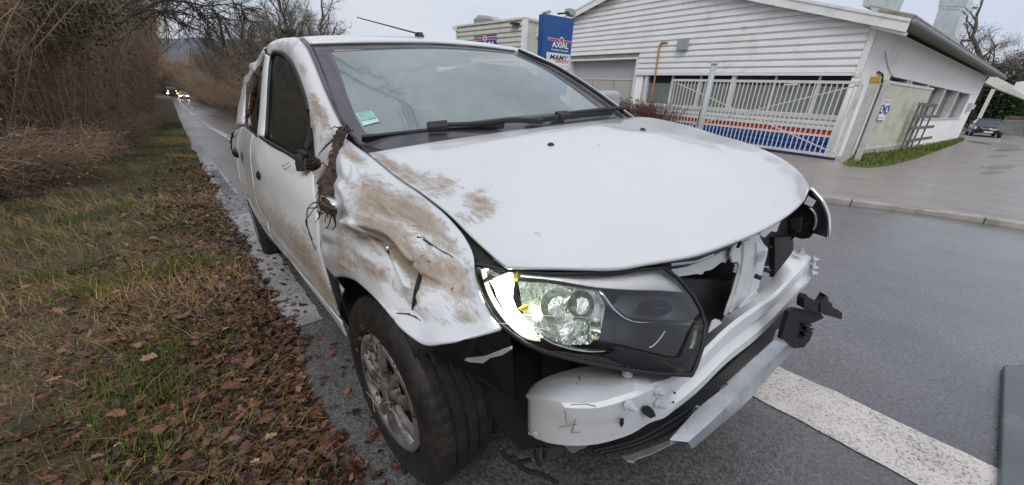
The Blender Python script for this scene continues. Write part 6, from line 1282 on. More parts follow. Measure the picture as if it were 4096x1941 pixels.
# ---- brown hedge on the left: shrubs, one thing each
def shrub_src(seed, H=3.0, W=1.5, nst=60, ntw=3600, nlf=1500):
    r = np.random.default_rng(seed); a = r.uniform(0, 2 * math.pi, nst); rr = np.sqrt(r.uniform(0, 1, nst)) * W * .6; B = np.stack([rr * np.cos(a), rr * np.sin(a), np.zeros(nst)], 1)
    D = unit(np.stack([np.cos(a) * .35 + r.normal(0, .3, nst), np.sin(a) * .35 + r.normal(0, .3, nst), np.ones(nst)], 1)); L = H * r.uniform(.55, 1.05, nst); Tp = B + D * L[:, None] + np.stack([np.cos(a), np.sin(a), -.4 * np.ones(nst)], 1) * (L * .18)[:, None]; Md = B + D * (L * .55)[:, None]
    V1, F1 = tubes_np(B, Md, Tp, np.full(nst, .016), np.full(nst, .006))
    i = r.integers(0, nst, ntw); f = r.uniform(.12, 1, ntw)[:, None]; S = np.where(f < .55, B[i] + (Md[i] - B[i]) * f / .55, Md[i] + (Tp[i] - Md[i]) * (f - .55) / .45)
    d = unit(r.normal(0, 1, (ntw, 3)) + np.array([0, 0, .35]) + .5 * unit(S * np.array([1, 1, 0]) + 1e-6)); l = r.uniform(.10, .48, ntw)[:, None]
    E_ = S + d * l + np.array([0, 0, -.10]) * l; Mi = S + d * l * .5 + r.normal(0, .04, (ntw, 3)); V2, F2 = tubes_np(S, Mi, E_, r.uniform(.0022, .0050, ntw), np.full(ntw, .0014))
    # secondary twiglets
    k = ntw; j = r.integers(0, ntw, k); S3 = Mi[j]; d3 = unit(r.normal(0, 1, (k, 3))); l3 = r.uniform(.08, .30, k)[:, None]; V3, F3 = tubes_np(S3, S3 + d3 * l3 * .5, S3 + d3 * l3, np.full(k, .0022), np.full(k, .0011))
    V = np.concatenate([V2, V3]); F = np.concatenate([F2, F3 + len(V2)]); tint = np.concatenate([np.repeat(r.uniform(0, 1, ntw) * .75 + .25 * (S[:, 2] / H), 9), np.repeat(r.uniform(0, 1, k), 9)])
    Cl = E_[r.integers(0, ntw, nlf)] + r.normal(0, .05, (nlf, 3)); Cl = Cl[Cl[:, 2] > 0.02]; W_, G_, tl = leafq(r, Cl, .040)
    Cg = S[r.integers(0, ntw, nlf // 3)] + r.normal(0, .12, (nlf // 3, 3)); Cg = Cg[Cg[:, 2] > .03]; W2, G2, t2 = leafq(r, Cg, .045); ms = []
    for nm, v, f_, mt, tt_ in (('stems', V1, F1, M_STEM, None), ('twigs', V, F, M_BRAM, tint), ('dead_leaves', W_, G_, M_DEADH, tl), ('bramble_leaves', W2, G2, M_IVY, t2 * .5 + .5)):
        o = mesh(nm, v, f_, mt, attr={'tint': tt_} if tt_ is not None else None); ms.append((nm, o.data)); bpy.data.objects.remove(o)
    return ms
SHR = [shrub_src(101), shrub_src(102, 3.4, 1.4), shrub_src(103, 2.6, 1.7)]
low = shrub_src(104, .9, 1.1, 60, 1600, 1500)
def put_shrub(ms, P, rz, sc, label, group, leaves=True):
    o = empty('hedge_shrub', P, (0, 0, rz), label=label, category='shrub', group=group); o.scale = sc
    for nm, me in ms:
        if nm == 'dead_leaves' and not leaves: continue
        link(nm, me, None, o, **({} if nm == 'stems' else {'kind': 'stuff'}))
    return o
hg = 'shrubs of the brown roadside hedge'; rh = np.random.default_rng(5); i = 0
for s in np.r_[np.arange(2.2, 14, 1.05), np.arange(14, 40, 1.7), np.arange(40, 120, 4.0)]:
    n0 = np.interp(s, [2, 6, 10, 16, 26, 40, 73, 120], [-3.9, -3.6, -3.1, -2.4, -2.0, -2.3, -3.4, -4.8]); k = float(np.interp(s, [2, 10, 20, 120], [.95, 1.0, 1.25, 2.4])); tall2 = float(np.interp(s, [2, 6, 9, 14, 30, 60, 120], [1.0, 1.15, 1.6, 2.6, 3.4, 3.6, 2.6])); tall = float(np.interp(s, [2, 7, 11, 16, 30, 120], [.85, .95, 1.5, 2.1, 1.9, 1.1]))
    for row, (dn_, hs) in enumerate(((0, .72 * tall2), (-1.1, 1.0 * tall), (-2.4, 1.25 * tall))):
        if (s > 40 and row == 2) or (row and (i + row) % 2 and s < 40): i += 1; continue
        n = n0 + dn_ * max(1, k * .8) + rh.normal(0, .15); P = SN(s + rh.normal(0, .3), n); P[2] += float(verge_h(np.array([s]), np.array([n]))[0]) - .05
        put_shrub(SHR[i % 3], P, rh.uniform(0, 6.28), (k * (.72 if row == 0 else 1) * rh.uniform(.9, 1.1), k * (.72 if row == 0 else 1) * rh.uniform(.9, 1.1), k * hs * rh.uniform(.9, 1.15)), 'one brown leafless shrub in the tangled hedge along the left verge', hg); i += 1
for s in np.r_[np.arange(2.5, 12, .9), np.arange(12, 30, 2)]:
    n = float(np.interp(s, [2, 6, 10, 16, 26, 40], [-2.9, -2.5, -2.1, -1.9, -1.8, -1.8])) + rh.normal(0, .15); P = SN(s, n); P[2] += float(verge_h(np.array([s]), np.array([n]))[0]) - .03
    put_shrub(low, P, rh.uniform(0, 6.28), (1, 1, rh.uniform(.6, 1.0)), 'one low bramble at the foot of the brown hedge', 'low brambles at the foot of the hedge')
for j, (s_b, n_b) in enumerate(((150, -9), (156, -5), (152, -1.5), (158, 2), (154, 5.5), (150, 9), (146, 12.5), (160, 0), (162, 7))):
    put_shrub(SHR[j % 3], SN(s_b, n_b), j * 1.3, (3.2, 3.2, 4.2), 'one dark shrub closing the view behind the oncoming vehicles', 'shrubs behind the oncoming vehicles')
# scrub along the far side of the road, lower down
for s in np.r_[np.arange(20, 44, 1.9), np.arange(44, 124, 4.5)]:
    for row, dn_ in enumerate((1.6, 3.6)):
        k = float(np.interp(s, [20, 40, 120], [1.0, 1.25, 2.4])); n = float(n_kerb(s)) + dn_ * max(1, k * .8) + rh.normal(0, .3); P = SN(s + rh.normal(0, .5), n, .05)
        put_shrub(SHR[i % 3], P, rh.uniform(0, 6.28), (k * rh.uniform(.8, 1.1), k * rh.uniform(.8, 1.1), k * (.9 + .5 * row) * rh.uniform(.7, 1.3)), 'one leafless shrub in the scrub beyond the far verge', 'scrub beyond the far verge'); i += 1
# ivy covered trees standing in the hedge
for (s, n, k, sc, rz, iv, ih, ir, lb) in ((8.5, -6.2, 'oak', 1.0, .6, 3000, (.18, .6), .7, 'big bare oak behind the ivy at the upper left'), (4.2, -6.5, 'ash', 1.1, 2.0, 2500, (.05, .5), .5, 'dark trunk at the extreme upper left edge'), (13.5, -4.2, 'oak', 1.05, 3.6, 4500, (.15, .6), .7, 'bare oak in the hedge whose branches reach over the road'), (22, -4.0, 'oak', 1.1, 1.2, 3500, (.1, .6), .7, 'bare oak in the hedge further down the road'), (34, -4.5, 'ash', 1.4, .4, 3000, (.1, .6), .7, 'tall slender tree far along the left hedge')):
    P = SN(s, n); P[2] += float(verge_h(np.array([s]), np.array([n]))[0]) - .1; put_tree('hedge_tree', k, P, rz, sc, lb, None, iv, int(s * 7), ih, ir)
# ivy crown rising over the near hedge
rI = np.random.default_rng(29); iP = SN(7.5, -9.0); iP[2] += .6; io = empty('ivy_tree', iP, label='evergreen mass of ivy on an old trunk above the hedge at the upper left', category='tree'); cen = [at_dist(x, y, 12.5) - iP for x, y in ((80, 30), (170, 70), (260, 20), (340, 70), (230, 130), (120, 130), (300, -60), (180, -60), (400, 10))]
Ci = np.concatenate([c + unit(rI.normal(0, 1, (700, 3))) * (rI.uniform(.1, 1, (700, 1)) ** .7) * np.array([1.2, 1.2, .8]) * rI.uniform(.6, 1.2) for c in cen]); W, G, tn_ = leafq(rI, Ci, .06); mesh('crown', W, G, M_IVY, io, attr={'tint': tn_}, kind='stuff')
mb = MB(); mb.tube(crv(np.array([(0, 0, -.8), (.05, .1, 1.5), tuple(cen[4] * .9), tuple(cen[2])]), 14), np.linspace(.2, .08, 14), 8); mb.build('trunk', M_BARK, io, True)
# overhanging limb, traced in the sky
def limb(pts, r0, mbx, n=6):
    C = crv(np.array([at_dist(x, y, D) for x, y, D in pts]), 18); mbx.tube(C, np.linspace(r0, r0 * .3, 18), n); return C
ob = empty('overhanging_branch', at_dist(520, 60, 11), label='bare oak limb with fine twigs reaching across the sky over the road', category='branch'); oi = Matrix.Translation(-Vector(ob.location)); lm = MB(); rl = np.random.default_rng(8); TW = [[], [], [], [], []]
for pts, r0 in (([(480, 90, 10.5), (560, 45, 11), (640, 5, 11.3), (740, 8, 11.6), (830, 25, 11.8), (900, 18, 12), (975, 50, 12.2)], .055), ([(640, 5, 11.3), (700, -20, 11.4), (800, -30, 11.6)], .05), ([(470, 160, 10.6), (540, 110, 11), (600, 60, 11.2), (680, 45, 11.5), (760, 60, 11.7), (820, 90, 11.9)], .045),
                ([(740, 8, 11.6), (790, 50, 11.6), (820, 70, 11.7), (840, 110, 11.7)], .03), ([(830, 25, 11.8), (870, 55, 11.8), (885, 80, 11.9)], .022), ([(560, 45, 11), (620, 40, 11), (700, 80, 11.3), (745, 105, 11.4)], .028), ([(900, 18, 12), (950, 15, 12), (990, 85, 12.2)], .018), ([(450, 60, 10.5), (520, 10, 10.8), (600, -40, 11)], .06)):
    C = limb(pts, r0 * .62, lm)
    for k in range(34):
        j = rl.integers(3, 18); d = unit(rl.normal(0, 1, 3) + unit(C[-1] - C[0]) * .8 - np.array([0, 0, .3])); l = rl.uniform(.25, .9); a_ = C[j]; m_ = a_ + d * l * .5 + rl.normal(0, .05, 3); e_ = a_ + d * l + np.array([0, 0, -.05]); TW[0].append(a_); TW[1].append(m_); TW[2].append(e_); TW[3].append(.010); TW[4].append(.004)
        for q in range(3): d2 = unit(d + rl.normal(0, .7, 3)); l2 = rl.uniform(.1, .45); TW[0].append(m_ if q else e_); TW[1].append((m_ if q else e_) + d2 * l2 * .5); TW[2].append((m_ if q else e_) + d2 * l2); TW[3].append(.006); TW[4].append(.003)
o = lm.build('limb', M_BARK, ob, True); o.matrix_parent_inverse = oi
V, F = tubes_np(*(np.array(x) for x in TW[:3]), np.array(TW[3]), np.array(TW[4])); o = mesh('twigs', V, F, M_BARK, ob, kind='stuff'); o.matrix_parent_inverse = oi
# a second limb higher over the road: it is mirrored in the windscreen
o2 = empty('overhanging_branch', (-2.5, 4.6, 6.5), label='bare oak limb above the frame that is mirrored in the windscreen', category='branch'); oi2 = Matrix.Translation(-Vector(o2.location)); lm = MB(); TW = [[], [], [], [], []]; wb_ = np.array([-.25, 1.75, 1.15])
def azel(a, e, D): a, e = math.radians(a), math.radians(e); return wb_ + D * np.array([math.cos(a) * math.cos(e), math.sin(a) * math.cos(e), math.sin(e)])
for pts, r0 in (([(158, 42, 8.5), (148, 51, 7.6), (139, 58, 7), (133, 63, 6.6), (129, 66, 6.4), (125, 69, 6.3)], .09), ([(139, 58, 7), (134, 58, 7), (130, 60, 7), (127, 62, 7)], .035), ([(133, 63, 6.6), (131, 68, 6.5), (124, 72, 6.5)], .03), ([(148, 51, 7.6), (140, 52, 7.6), (133, 54, 7.7), (128, 56, 7.8)], .04), ([(158, 42, 8.5), (170, 30, 9.5), (180, 20, 11)], .12)):
    C = crv(np.array([azel(*p) for p in pts]), 16); lm.tube(C, np.linspace(r0, r0 * .35, 16), 6)
    for k in range(40):
        j = rl.integers(2, 16); d = unit(rl.normal(0, 1, 3) + unit(C[-1] - C[0]) * .9); l = rl.uniform(.2, .7); a_ = C[j]; m_ = a_ + d * l * .5 + rl.normal(0, .04, 3); e_ = a_ + d * l; TW[0].append(a_); TW[1].append(m_); TW[2].append(e_); TW[3].append(.011); TW[4].append(.005)
        for q in range(3): d2 = unit(d + rl.normal(0, .7, 3)); l2 = rl.uniform(.1, .35); b0_ = m_ if q else e_; TW[0].append(b0_); TW[1].append(b0_ + d2 * l2 * .5); TW[2].append(b0_ + d2 * l2); TW[3].append(.007); TW[4].append(.003)
o = lm.build('limb', M_BARK, o2, True); o.matrix_parent_inverse = oi2; V, F = tubes_np(*(np.array(x) for x in TW[:3]), np.array(TW[3]), np.array(TW[4])); o = mesh('twigs', V, F, M_BARK, o2, kind='stuff'); o.matrix_parent_inverse = oi2
# bare trees behind the photographer, seen mirrored in the glass and the lamp
for (s, n, k, sc, rz, lb) in ((-4.5, -2.6, 'oak', 1.0, 1.0, 'bare tree behind the photographer mirrored in the windscreen'), (-8, -3.5, 'ash', 1.2, 2.0, 'slim bare tree behind the photographer mirrored in the headlight')):
    put_tree('bare_tree', k, SN(s, n), rz, sc, lb)
# right side: tree and bushes behind the carport, red stemmed shrub before the gate
tP = at_dist(3975, 330, 80); tP[2] = -1.0; put_tree('bare_tree', 'oak', tP, .8, 2.0, 'spreading bare tree behind the carport at the far right', None, 3000, 91, (.0, .45), .9)
tP = at_dist(4085, 330, 86); tP[2] = -1.0; put_tree('bare_tree', 'ash', tP, 2.2, 2.0, 'half visible bare tree at the right edge of the view', None, 2500, 92, (.0, .5), .8)
def evergreen(px, py, D, rx, h, label, seed, q=5000):
    r = np.random.default_rng(seed); P = at_dist(px, py, D); P[2] = -1.0; o = empty('evergreen_bush', P, label=label, category='bush'); d = unit(r.normal(0, 1, (q, 3))); rad = r.uniform(.55, 1.0, q)[:, None] * (1 + .25 * vnoise(d[:, 0] * 3 + d[:, 2] * 2, d[:, 1] * 3, seed))[:, None]
    C = d * rad * np.array([rx, rx, h * .5]) + np.array([0, 0, h * .5]); C = C[C[:, 2] > .02]; W, G, tn_ = leafq(r, C, .30); mesh('crown', W, G, M_IVY, o, attr={'tint': tn_}, kind='stuff'); mb = MB(); mb.tube([(0, 0, -.3), (.1, 0, h * .4), (0, .1, h * .8)], [.14, .1, .03], 6); mb.build('trunk', M_BARK, o); return o
def ivy_bush(s, n, rx, h, label, seed, q=4200):
    r = np.random.default_rng(seed); o = empty('ivy_bush', SN(s, n), label=label, category='bush', group='ivy bushes beyond the far verge'); d = unit(r.normal(0, 1, (q, 3))); C = d * (r.uniform(.3, 1.0, q)[:, None] ** .6) * (1 + .4 * vnoise(d[:, 0] * 3 + d[:, 2] * 2, d[:, 1] * 3, seed))[:, None] * np.array([rx, rx, h * .5]) + np.array([0, 0, h * .5]); C = C[C[:, 2] > .02]
    W, G, tn_ = leafq(r, C, .13); mesh('crown', W, G, M_IVY, o, attr={'tint': tn_ * .7 + .15}, kind='stuff'); mb = MB(); mb.tube([(0, 0, -.3), (.1, 0, h * .4), (0, .1, h * .8)], [.14, .1, .03], 6); mb.build('trunk', M_BARK, o)
for j, (s_b, n_b, rx, h, lb) in enumerate(((23, 7.2, 1.2, 4.2, 'dark ivy bush closest behind the tail of the crashed car'), (29, 6.4, 1.2, 5.0, 'dark ivy bush second behind the tail of the crashed car'), (37, 6.6, 1.5, 5.6, 'dark ivy bush third along the far verge'), (47, 6.6, 1.7, 6.4, 'tall ivy bush midway along the far verge'), (60, 7.0, 2.0, 7.5, 'tall ivy bush well down the far verge'), (78, 7.4, 2.4, 8.5, 'tall ivy bush before the bend'))): ivy_bush(s_b, n_b, rx, h, lb, 300 + j)
evergreen(4000, 470, 82, 3.6, 6.2, 'dark evergreen bush filling the back of the carport', 61); evergreen(4090, 470, 80, 4.0, 6.8, 'dark evergreen bush at the right edge behind the sheet metal', 62); evergreen(3930, 470, 86, 3.2, 5.6, 'dark evergreen bush behind the parked black car', 63); evergreen(3960, 420, 92, 4.2, 10.0, 'tall dark evergreen under the spreading bare tree', 64)
# red stemmed shrub
M_REDST = plain('reddish_stems', (.115, .055, .045), .8, .4, 3)
rP = on_plane(2560, 470, GP - BB * .9, BB); rP[2] = float(lot_z(rP[0], rP[1])) if abs(rP[2]) > 3 else rP[2]; rs_ = np.random.default_rng(66); zgd = float(lot_z(rP[0], rP[1])); rs_o = empty('dogwood_shrub', (rP[0], rP[1], zgd), label='leafless red brown shrub in front of the shutter and gate end', category='shrub'); q = 900
B = np.stack([rs_.normal(0, .35, q), rs_.normal(0, .35, q), np.zeros(q)], 1) + np.outer(rs_.uniform(-1.3, 1.6, q), BA); top = on_plane(2560, 400, GP - BB * .9, BB)[2] - zgd
E_ = B + unit(np.stack([rs_.normal(0, .35, q), rs_.normal(0, .35, q), np.ones(q)], 1)) * (top * rs_.uniform(.6, 1.08, q))[:, None]; V, F = tubes_np(B, (B + E_) / 2 + rs_.normal(0, .06, (q, 3)), E_, np.full(q, .016), np.full(q, .006)); mesh('stems', V, F, M_REDST, rs_o, kind='stuff')
W, G, tn_ = leafq(rs_, E_[rs_.integers(0, q, 260)] + rs_.normal(0, .1, (260, 3)) - np.array([0, 0, .1]), .10); mesh('dead_leaves', W, G, M_DEAD, rs_o, attr={'tint': tn_ * .4}, kind='stuff')

# ---- grass and leaf litter
def ground_at(s, n): return zroad(s) + verge_h(s, n)
BL = np.array([(-.5, 0, 0), (.5, 0, 0), (-.38, .12, .45), (.38, .12, .45), (0, .42, .92)]); BF = np.array([(0, 1, 3), (0, 3, 2), (2, 3, 4)])
def blades(rng, s, n, L, wd, flop, tint, name, dz=0.0, yaw=None, lay=None):
    q = len(s); P = s[:, None] * RD[None] + n[:, None] * ND[None]; P[:, 2] = ground_at(s, n) + dz; yaw = rng.uniform(0, 2 * math.pi, q) if yaw is None else yaw
    V = np.broadcast_to(BL[None], (q, 5, 3)).copy(); V[..., 0] *= wd[:, None]; V[..., 1] = V[..., 1] * (L * flop)[:, None] * 2.0; V[..., 2] *= (L * np.sqrt(np.clip(1 - .75 * flop, .06, 1)))[:, None]
    c, s_ = np.cos(yaw), np.sin(yaw); X = V[..., 0] * c[:, None] - V[..., 1] * s_[:, None]; Y = V[..., 0] * s_[:, None] + V[..., 1] * c[:, None]
    W = np.stack([X + P[:, :1], Y + P[:, 1:2], V[..., 2] + P[:, 2:]], 2).reshape(-1, 3); F = (BF[None] + (np.arange(q) * 5)[:, None, None]).reshape(-1, 3); return W, F, np.repeat(tint, 5)
rg = np.random.default_rng(17)
def scatter(q, s0, s1, n0, n1, near=1.6):
    s = s0 + (s1 - s0) * rg.uniform(0, 1, q) ** near; n = n0 + (n1 - n0) * rg.uniform(0, 1, q); return s, n
def patch(s, n, f, seed): return vnoise(s * f, n * f, seed, 3)
parts = []
# short green turf
s, n = scatter(90000, -1.6, 30, -4.2, .16, 1.8); k = patch(s, n, 1.1, 51) + .35 * np.exp(-((n + .9) / .8) ** 2) * (s > 3) + .18 * patch(s, n, 4, 52); keep = k > .02; s, n, k = s[keep], n[keep], k[keep]; sc = 1 + .05 * s
parts.append(blades(rg, s, n, rg.uniform(.035, .085, len(s)) * sc, rg.uniform(.0022, .0042, len(s)) * sc, rg.uniform(.1, .8, len(s)), np.clip(.40 - .40 * k + rg.normal(0, .10, len(s)), .12, .62), ''))
# straw, lying in swathes
s, n = scatter(80000, -1.6, 22, -4.2, .20, 2.0); k = patch(s, n, .9, 53) + .3 * patch(s, n, 5, 54); keep = (k > .02) | ((s < 2.5) & (k > -.2)); s, n = s[keep], n[keep]; sc = 1 + .06 * s; sw = patch(s, n, .7, 55) * 2.2 + 2.6
parts.append(blades(rg, s, n, rg.uniform(.06, .17, len(s)) * sc, rg.uniform(.0014, .0030, len(s)) * sc, rg.uniform(.75, 1.22, len(s)), np.clip(rg.normal(.80, .11, len(s)), .5, 1), '', .012, sw + rg.normal(0, .9, len(s))))
# fine matted straw close to the camera
q = 62000; s, n = scatter(q, -1.3, 5.0, -2.9, .12, 1.7); sw = patch(s, n, .8, 56) * 2.4 + 2.4
parts.append(blades(rg, s, n, rg.uniform(.03, .11, q), rg.uniform(.0009, .0019, q), rg.uniform(.8, 1.25, q), np.clip(rg.normal(.74, .14, q) + .15 * patch(s, n, 2.2, 57), .35, 1), '', .006, sw + rg.normal(0, 1.2, q)))
# bright tufts
tuf = [(1140, 640), (300, 905), (500, 850), (330, 1215), (100, 1150), (265, 1130), (690, 1110), (740, 1080), (700, 1590), (560, 1540), (590, 1870), (420, 1190), (480, 1060), (820, 1080), (640, 880), (140, 990), (660, 1430), (540, 1690)]
for px, py in tuf[1:]:
    P = on_road(px, py); s0, n0 = sn_of(P); q = 150; s = s0 + rg.normal(0, .07, q) * (1 + .08 * s0); n = n0 + rg.normal(0, .07, q) * (1 + .08 * s0); W, F, tt_ = blades(rg, s, n, rg.uniform(.05, .13, q), rg.uniform(.0025, .0045, q), rg.uniform(.1, .7, q), np.clip(rg.normal(.24, .08, q), 0, .5), '', 0)
    parts.append((W, F, tt_))
V = np.concatenate([p[0] for p in parts]); off = np.cumsum([0] + [len(p[0]) for p in parts[:-1]]); F = np.concatenate([p[1] + o_ for p, o_ in zip(parts, off)]); mesh('grass', V, F, M_GRASS, attr={'tint': np.concatenate([p[2] for p in parts])}, kind='stuff', label='matted green and straw coloured grass covering the verge', category='grass')
# oak leaf shape
def oak_leaf(curl, seed):
    r = np.random.default_rng(seed); L = []; k = 9
    for i in range(k):
        t_ = i / (k - 1); env = math.sin(math.pi * min(1, .06 + t_ * .94)) ** .6; L.append((t_, (.40 if i % 2 else .27) * env * r.uniform(.75, 1.2)))
    V = [(0, t_ - .5, curl * .25 * (t_ - .5) ** 2) for t_, w_ in L]; a = [(w_, t_ - .5 + .05 * math.cos(t_ * 30), curl * (w_ ** 2) * 1.6 + r.normal(0, .02)) for t_, w_ in L]; b = [(-w_, t_ - .5 + .05 * math.sin(t_ * 29), curl * (w_ ** 2) * 1.3 + r.normal(0, .02)) for t_, w_ in L]
    V = V + a + b; F = []
    for i in range(k - 1): F += [(i, i + 1, k + i + 1), (i, k + i + 1, k + i), (i, 2 * k + i, 2 * k + i + 1), (i, 2 * k + i + 1, i + 1)]
    return np.array(V), np.array(F)
LV = [oak_leaf(c, 5 + i) for i, c in enumerate((.5, .9, -.6, .2))]
def litter(s, n, size, dz, seed, tilt=.38):
    r = np.random.default_rng(seed); Vs, Fs, Ts = [], [], []; b = 0
    for i, (V0, F0) in enumerate(LV):
        idx = np.arange(i, len(s), 4); P = s[idx, None] * RD[None] + n[idx, None] * ND[None]; P[:, 2] = np.maximum(ground_at(s[idx], n[idx]), zroad(s[idx])) + dz[idx]
        M = rot_rand(r, len(idx), tilt, size[idx]); M[:, :, 0] *= r.uniform(.45, 1.05, len(idx))[:, None]; W, G = inst(V0, F0, M, P); Vs.append(W); Fs.append(G + b); b += len(W); Ts.append(np.repeat(np.clip(r.normal(.30, .25, len(idx)), 0, 1), len(V0)))
    return np.concatenate(Vs), np.concatenate(Fs), np.concatenate(Ts)
q = 17000; s = -1.2 + 15 * rg.uniform(0, 1, q) ** 1.7; edge_ = .20 + .10 * vnoise(s * 1.5, s * 0, 61) + .06 * vnoise(s * 6, s * 0, 62); n = edge_ - np.abs(rg.normal(0, 1, q)) * np.interp(s, [-1, 1, 3, 8, 14], [.58, .54, .42, .26, .18])
kp = (n > -2.2); s, n = s[kp], n[kp]; V, F, Tt_ = litter(s, n, rg.uniform(.018, .052, len(s)) * (1 + .03 * s), rg.uniform(.002, .026, len(s)), 71, .5); mesh('leaf_litter', V, F, M_DEAD, attr={'tint': Tt_}, kind='stuff', label='dark brown wet oak leaves drifted along the road edge', category='leaf litter')
q = 4500; s = rg.uniform(-1.1, 2.6, q); n = .20 + .07 * vnoise(s * 3, s * 0, 63) - np.abs(rg.normal(0, .30, q)); V, F, Tt_ = litter(s, n, rg.uniform(.018, .050, q), rg.uniform(.006, .026, q), 73, .5); mesh('leaf_litter', V, F, M_DEAD, attr={'tint': Tt_}, kind='stuff', label='thick carpet of wet red brown leaves beside the front wheel', category='leaf litter')
q = 420; s = -1.0 + 11 * rg.uniform(0, 1, q) ** 1.4; n = .20 + np.abs(rg.normal(0, .13, q)); V, F, Tt_ = litter(s, n, rg.uniform(.018, .050, q), rg.uniform(.004, .014, q), 74, .25); mesh('leaf_litter', V, F, M_DEAD, attr={'tint': Tt_}, kind='stuff', label='loose brown leaves blown onto the asphalt edge beside the car', category='leaf litter')
# scattered leaves on the grass
q = 1500; s, n = scatter(q, -1.4, 9, -2.8, -.1, 1.6); V, F, Tt_ = litter(s, n, rg.uniform(.015, .055, q), rg.uniform(.008, .03, q), 72, .6); mesh('leaf_litter', V, F, M_DEAD, attr={'tint': Tt_ + .12}, kind='stuff', label='scattered single brown leaves lying over the matted grass', category='leaf litter')
# crumbs of leaf and bark worked into the turf
q = 16000; s, n = scatter(q, -1.4, 8, -3.0, .15, 1.6); P = s[:, None] * RD[None] + n[:, None] * ND[None]; P[:, 2] = ground_at(s, n) + rg.uniform(.002, .02, q); W, G, tl = leafq(rg, P, .022, .5); mesh('leaf_crumbs', W, G, M_DEAD, attr={'tint': tl * .8}, kind='stuff', label='dark crumbs of rotted leaf and bark in the turf', category='leaf litter')
# single large leaves close to the camera
big = [(620, 1500, .95), (580, 1450, .85), (480, 1215, .98), (560, 1250, .6), (130, 1190, .9), (860, 1260, .7), (720, 1745, .45), (660, 1780, .7), (920, 1790, .5), (830, 1640, .6), (1000, 1850, .4), (740, 1330, .75), (270, 1300, .8), (940, 1600, .5), (1080, 1720, .45), (1180, 1820, .5), (500, 1720, .75), (420, 1900, .8), (900, 1480, .55), (1010, 1500, .5), (780, 1880, .5), (1090, 1900, .45)]
for j, (px, py, tn_) in enumerate(big):
    P = on_road(px, py); s0, n0 = sn_of(P); V0, F0 = LV[j % 4]; M = rot_rand(rg, 1, .3, np.array([rg.uniform(.040, .062)]))[0]; W = V0 @ M.T; P[2] = float(ground_at(np.array([s0]), np.array([n0]))[0]) + .045
    o = mesh('fallen_oak_leaf', W, F0, M_DEAD, attr={'tint': np.full(len(W), tn_)}, label='single large fallen oak leaf lying on top of the near verge', category='leaf', group='large fallen oak leaves'); o.location = P
# fallen sticks
M_STICK = plain('wet_dark_stick', (.035, .028, .024), .7, .4, 12, .5, 50)
for pts, r0, lb in (([(290, 1112, .02), (350, 1108, .03), (420, 1098, .035), (475, 1092, .03)], .013, 'short dark wet stick lying flat on the middle of the verge'), ([(0, 820, .03), (90, 838, .05), (150, 825, .05), (215, 812, .04)], .022, 'long dark branch lying at the left edge of the verge'), ([(240, 640, .1), (330, 652, .12), (420, 612, .2)], .02, 'crooked branch lying at the foot of the hedge')):
    C = []
    for px, py, h_ in pts: P = on_road(px, py); s0, n0 = sn_of(P); P[2] = float(ground_at(np.array([s0]), np.array([n0]))[0]) + h_; C.append(P)
    mb = MB(); C = crv(np.array(C), 12) + rg.normal(0, .004, (12, 3)); mb.tube(C, np.linspace(r0, r0 * .45, 12), 7); mb.build('fallen_stick', M_STICK, None, True, label=lb, category='stick')
# grass strip by the yard wall
poly = [(3372, 650), (3400, 664), (3480, 668), (3570, 655), (3660, 632), (3740, 604), (3820, 576), (3858, 560), (3842, 552), (3740, 575), (3630, 594), (3540, 606), (3430, 616)]
Pc = np.array([EYE + .97 * (on_lot(*p) - EYE) for p in poly]); bb0, bb1 = Pc[:, :2].min(0), Pc[:, :2].max(0); c_ = rg.uniform(bb0, bb1, (60000, 2)); ins = np.zeros(len(c_), bool)
for (x0, y0), (x1, y1) in zip(Pc[:, :2], np.roll(Pc[:, :2], -1, 0)): ins ^= ((y0 > c_[:, 1]) != (y1 > c_[:, 1])) & (c_[:, 0] < (x1 - x0) * (c_[:, 1] - y0) / (y1 - y0 + 1e-12) + x0)
c_ = c_[ins][:9000]; zgr = np.array([Pc[np.argsort(((Pc[:, :2] - p) ** 2).sum(1))[:3], 2].mean() for p in c_]); q = len(c_)
L = rg.uniform(.06, .16, q); W = np.zeros((q, 3, 3)); an = rg.uniform(0, 6.28, q); W[:, 0, 0] = c_[:, 0] - .02 * np.cos(an); W[:, 0, 1] = c_[:, 1] - .02 * np.sin(an); W[:, 1, 0] = c_[:, 0] + .02 * np.cos(an); W[:, 1, 1] = c_[:, 1] + .02 * np.sin(an); W[:, :2, 2] = zgr[:, None] - .03; W[:, 2, :2] = c_ + rg.normal(0, .06, (q, 2)); W[:, 2, 2] = zgr + L
mesh('yard_grass', W.reshape(-1, 3), np.arange(q * 3).reshape(-1, 3), M_GRASS, attr={'tint': np.repeat(np.clip(rg.normal(.30, .16, q), 0, .9), 3)}, kind='stuff', label='strip of green grass along the foot of the yard wall and gate post', category='grass')
o = mesh('grass_bank', [tuple(p - np.array([0, 0, .02])) for p in Pc] + [tuple(p - np.array([0, 0, .5])) for p in Pc], [tuple(range(len(Pc)))] + [(i, (i + 1) % len(Pc), len(Pc) + (i + 1) % len(Pc), len(Pc) + i) for i in range(len(Pc))], plain('grassy_soil', (.07, .075, .03), .9, .4, 4), None, kind='structure')
